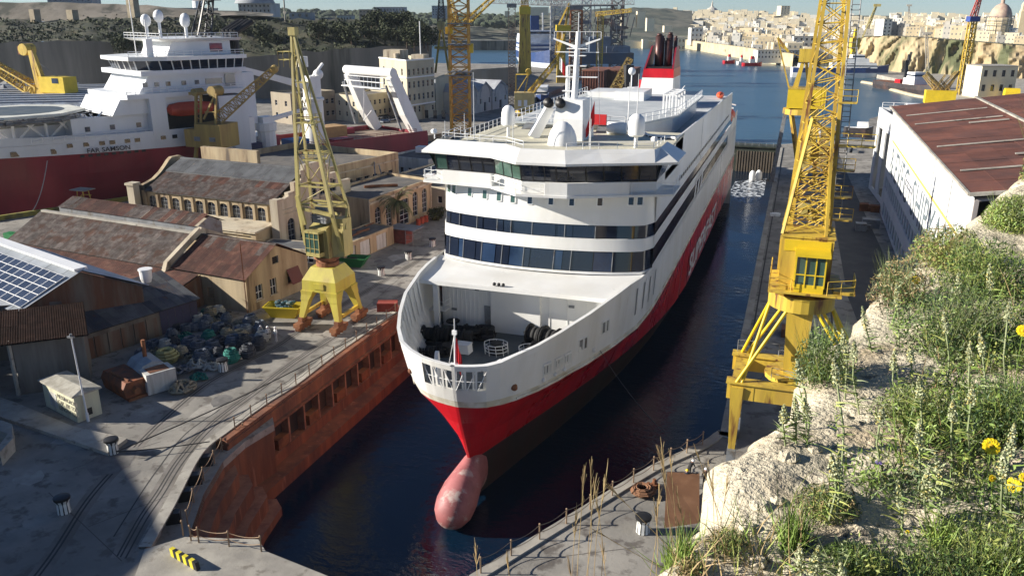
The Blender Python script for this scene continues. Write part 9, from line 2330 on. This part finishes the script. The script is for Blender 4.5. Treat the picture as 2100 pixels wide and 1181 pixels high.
fb=thing('bastion','high stone bastion standing out of view at the left, shading the lower quay','bastion',(0,0,0))
mb=MB(); mb.prism([(-118,44),(-90,25),(-90,-60),(-180,-60),(-180,44)],0,20); mb.build('rampart',LIMED,fb)
# haze
mb=MB(); mb.box(-2400,2400,-200,2900,-16,72); hz=mb.build('haze',[]); hm=bpy.data.materials.new('haze_air'); hm.use_nodes=True; hn=hm.node_tree; hn.nodes.clear()
pv=hn.nodes.new('ShaderNodeVolumePrincipled'); pv.inputs['Color'].default_value=(.78,.86,.95,1); pv.inputs['Density'].default_value=.00005; pv.inputs['Anisotropy'].default_value=.2
ho=hn.nodes.new('ShaderNodeOutputMaterial'); hn.links.new(pv.outputs[0],ho.inputs['Volume']); hz.data.materials.append(hm); hz['kind']='stuff'
# ================================================================ tidy: pieces that do not touch become parts of their own
def split_loose(o):
    me=o.data; n=len(me.vertices); par=list(range(n))
    def fd(i):
        while par[i]!=i: par[i]=par[par[i]]; i=par[i]
        return i
    for p in me.polygons:
        v=p.vertices; a=fd(v[0])
        for k in v[1:]:
            b=fd(k)
            if b!=a: par[b]=a
    comp={}
    for i in range(n): comp.setdefault(fd(i),[]).append(i)
    if len(comp)<2 or len(comp)>400: return
    B=[]
    for r,vs in comp.items():
        c=[me.vertices[i].co for i in vs]; B.append([r,[min(p[k] for p in c)-.06 for k in range(3)],[max(p[k] for p in c)+.06 for k in range(3)]])
    g=list(range(len(B)))
    def f2(i):
        while g[i]!=i: g[i]=g[g[i]]; i=g[i]
        return i
    for i in range(len(B)):
        for j in range(i):
            if all(B[i][1][k]<=B[j][2][k] and B[j][1][k]<=B[i][2][k] for k in range(3)): g[f2(i)]=f2(j)
    cl={}
    for i in range(len(B)): cl.setdefault(f2(i),[]).append(B[i][0])
    if len(cl)<2 or len(cl)>60: return
    polys={}
    for p in me.polygons: polys.setdefault(fd(p.vertices[0]),[]).append(p)
    new=[]
    for roots in cl.values():
        vm={}; vv=[]; ff=[]; mi=[]; sm=[]
        for r in roots:
            for p in polys.get(r,()):
                f=[]
                for k in p.vertices:
                    if k not in vm: vm[k]=len(vv); vv.append(me.vertices[k].co[:])
                    f.append(vm[k])
                ff.append(f); mi.append(p.material_index); sm.append(p.use_smooth)
        m2=bpy.data.meshes.new(me.name); m2.from_pydata(vv,[],ff)
        for m in me.materials: m2.materials.append(m)
        m2.polygons.foreach_set('material_index',mi); m2.polygons.foreach_set('use_smooth',sm); m2.update(); new.append(m2)
    o.data=new[0]
    for m2 in new[1:]:
        c=o.copy(); c.data=m2; C.objects.link(c)
for o in [o for o in bpy.data.objects if o.type=='MESH' and o.parent and not o.get('kind') and o.data.users==1 and len(o.data.polygons)<6000 and not o.children]: split_loose(o)
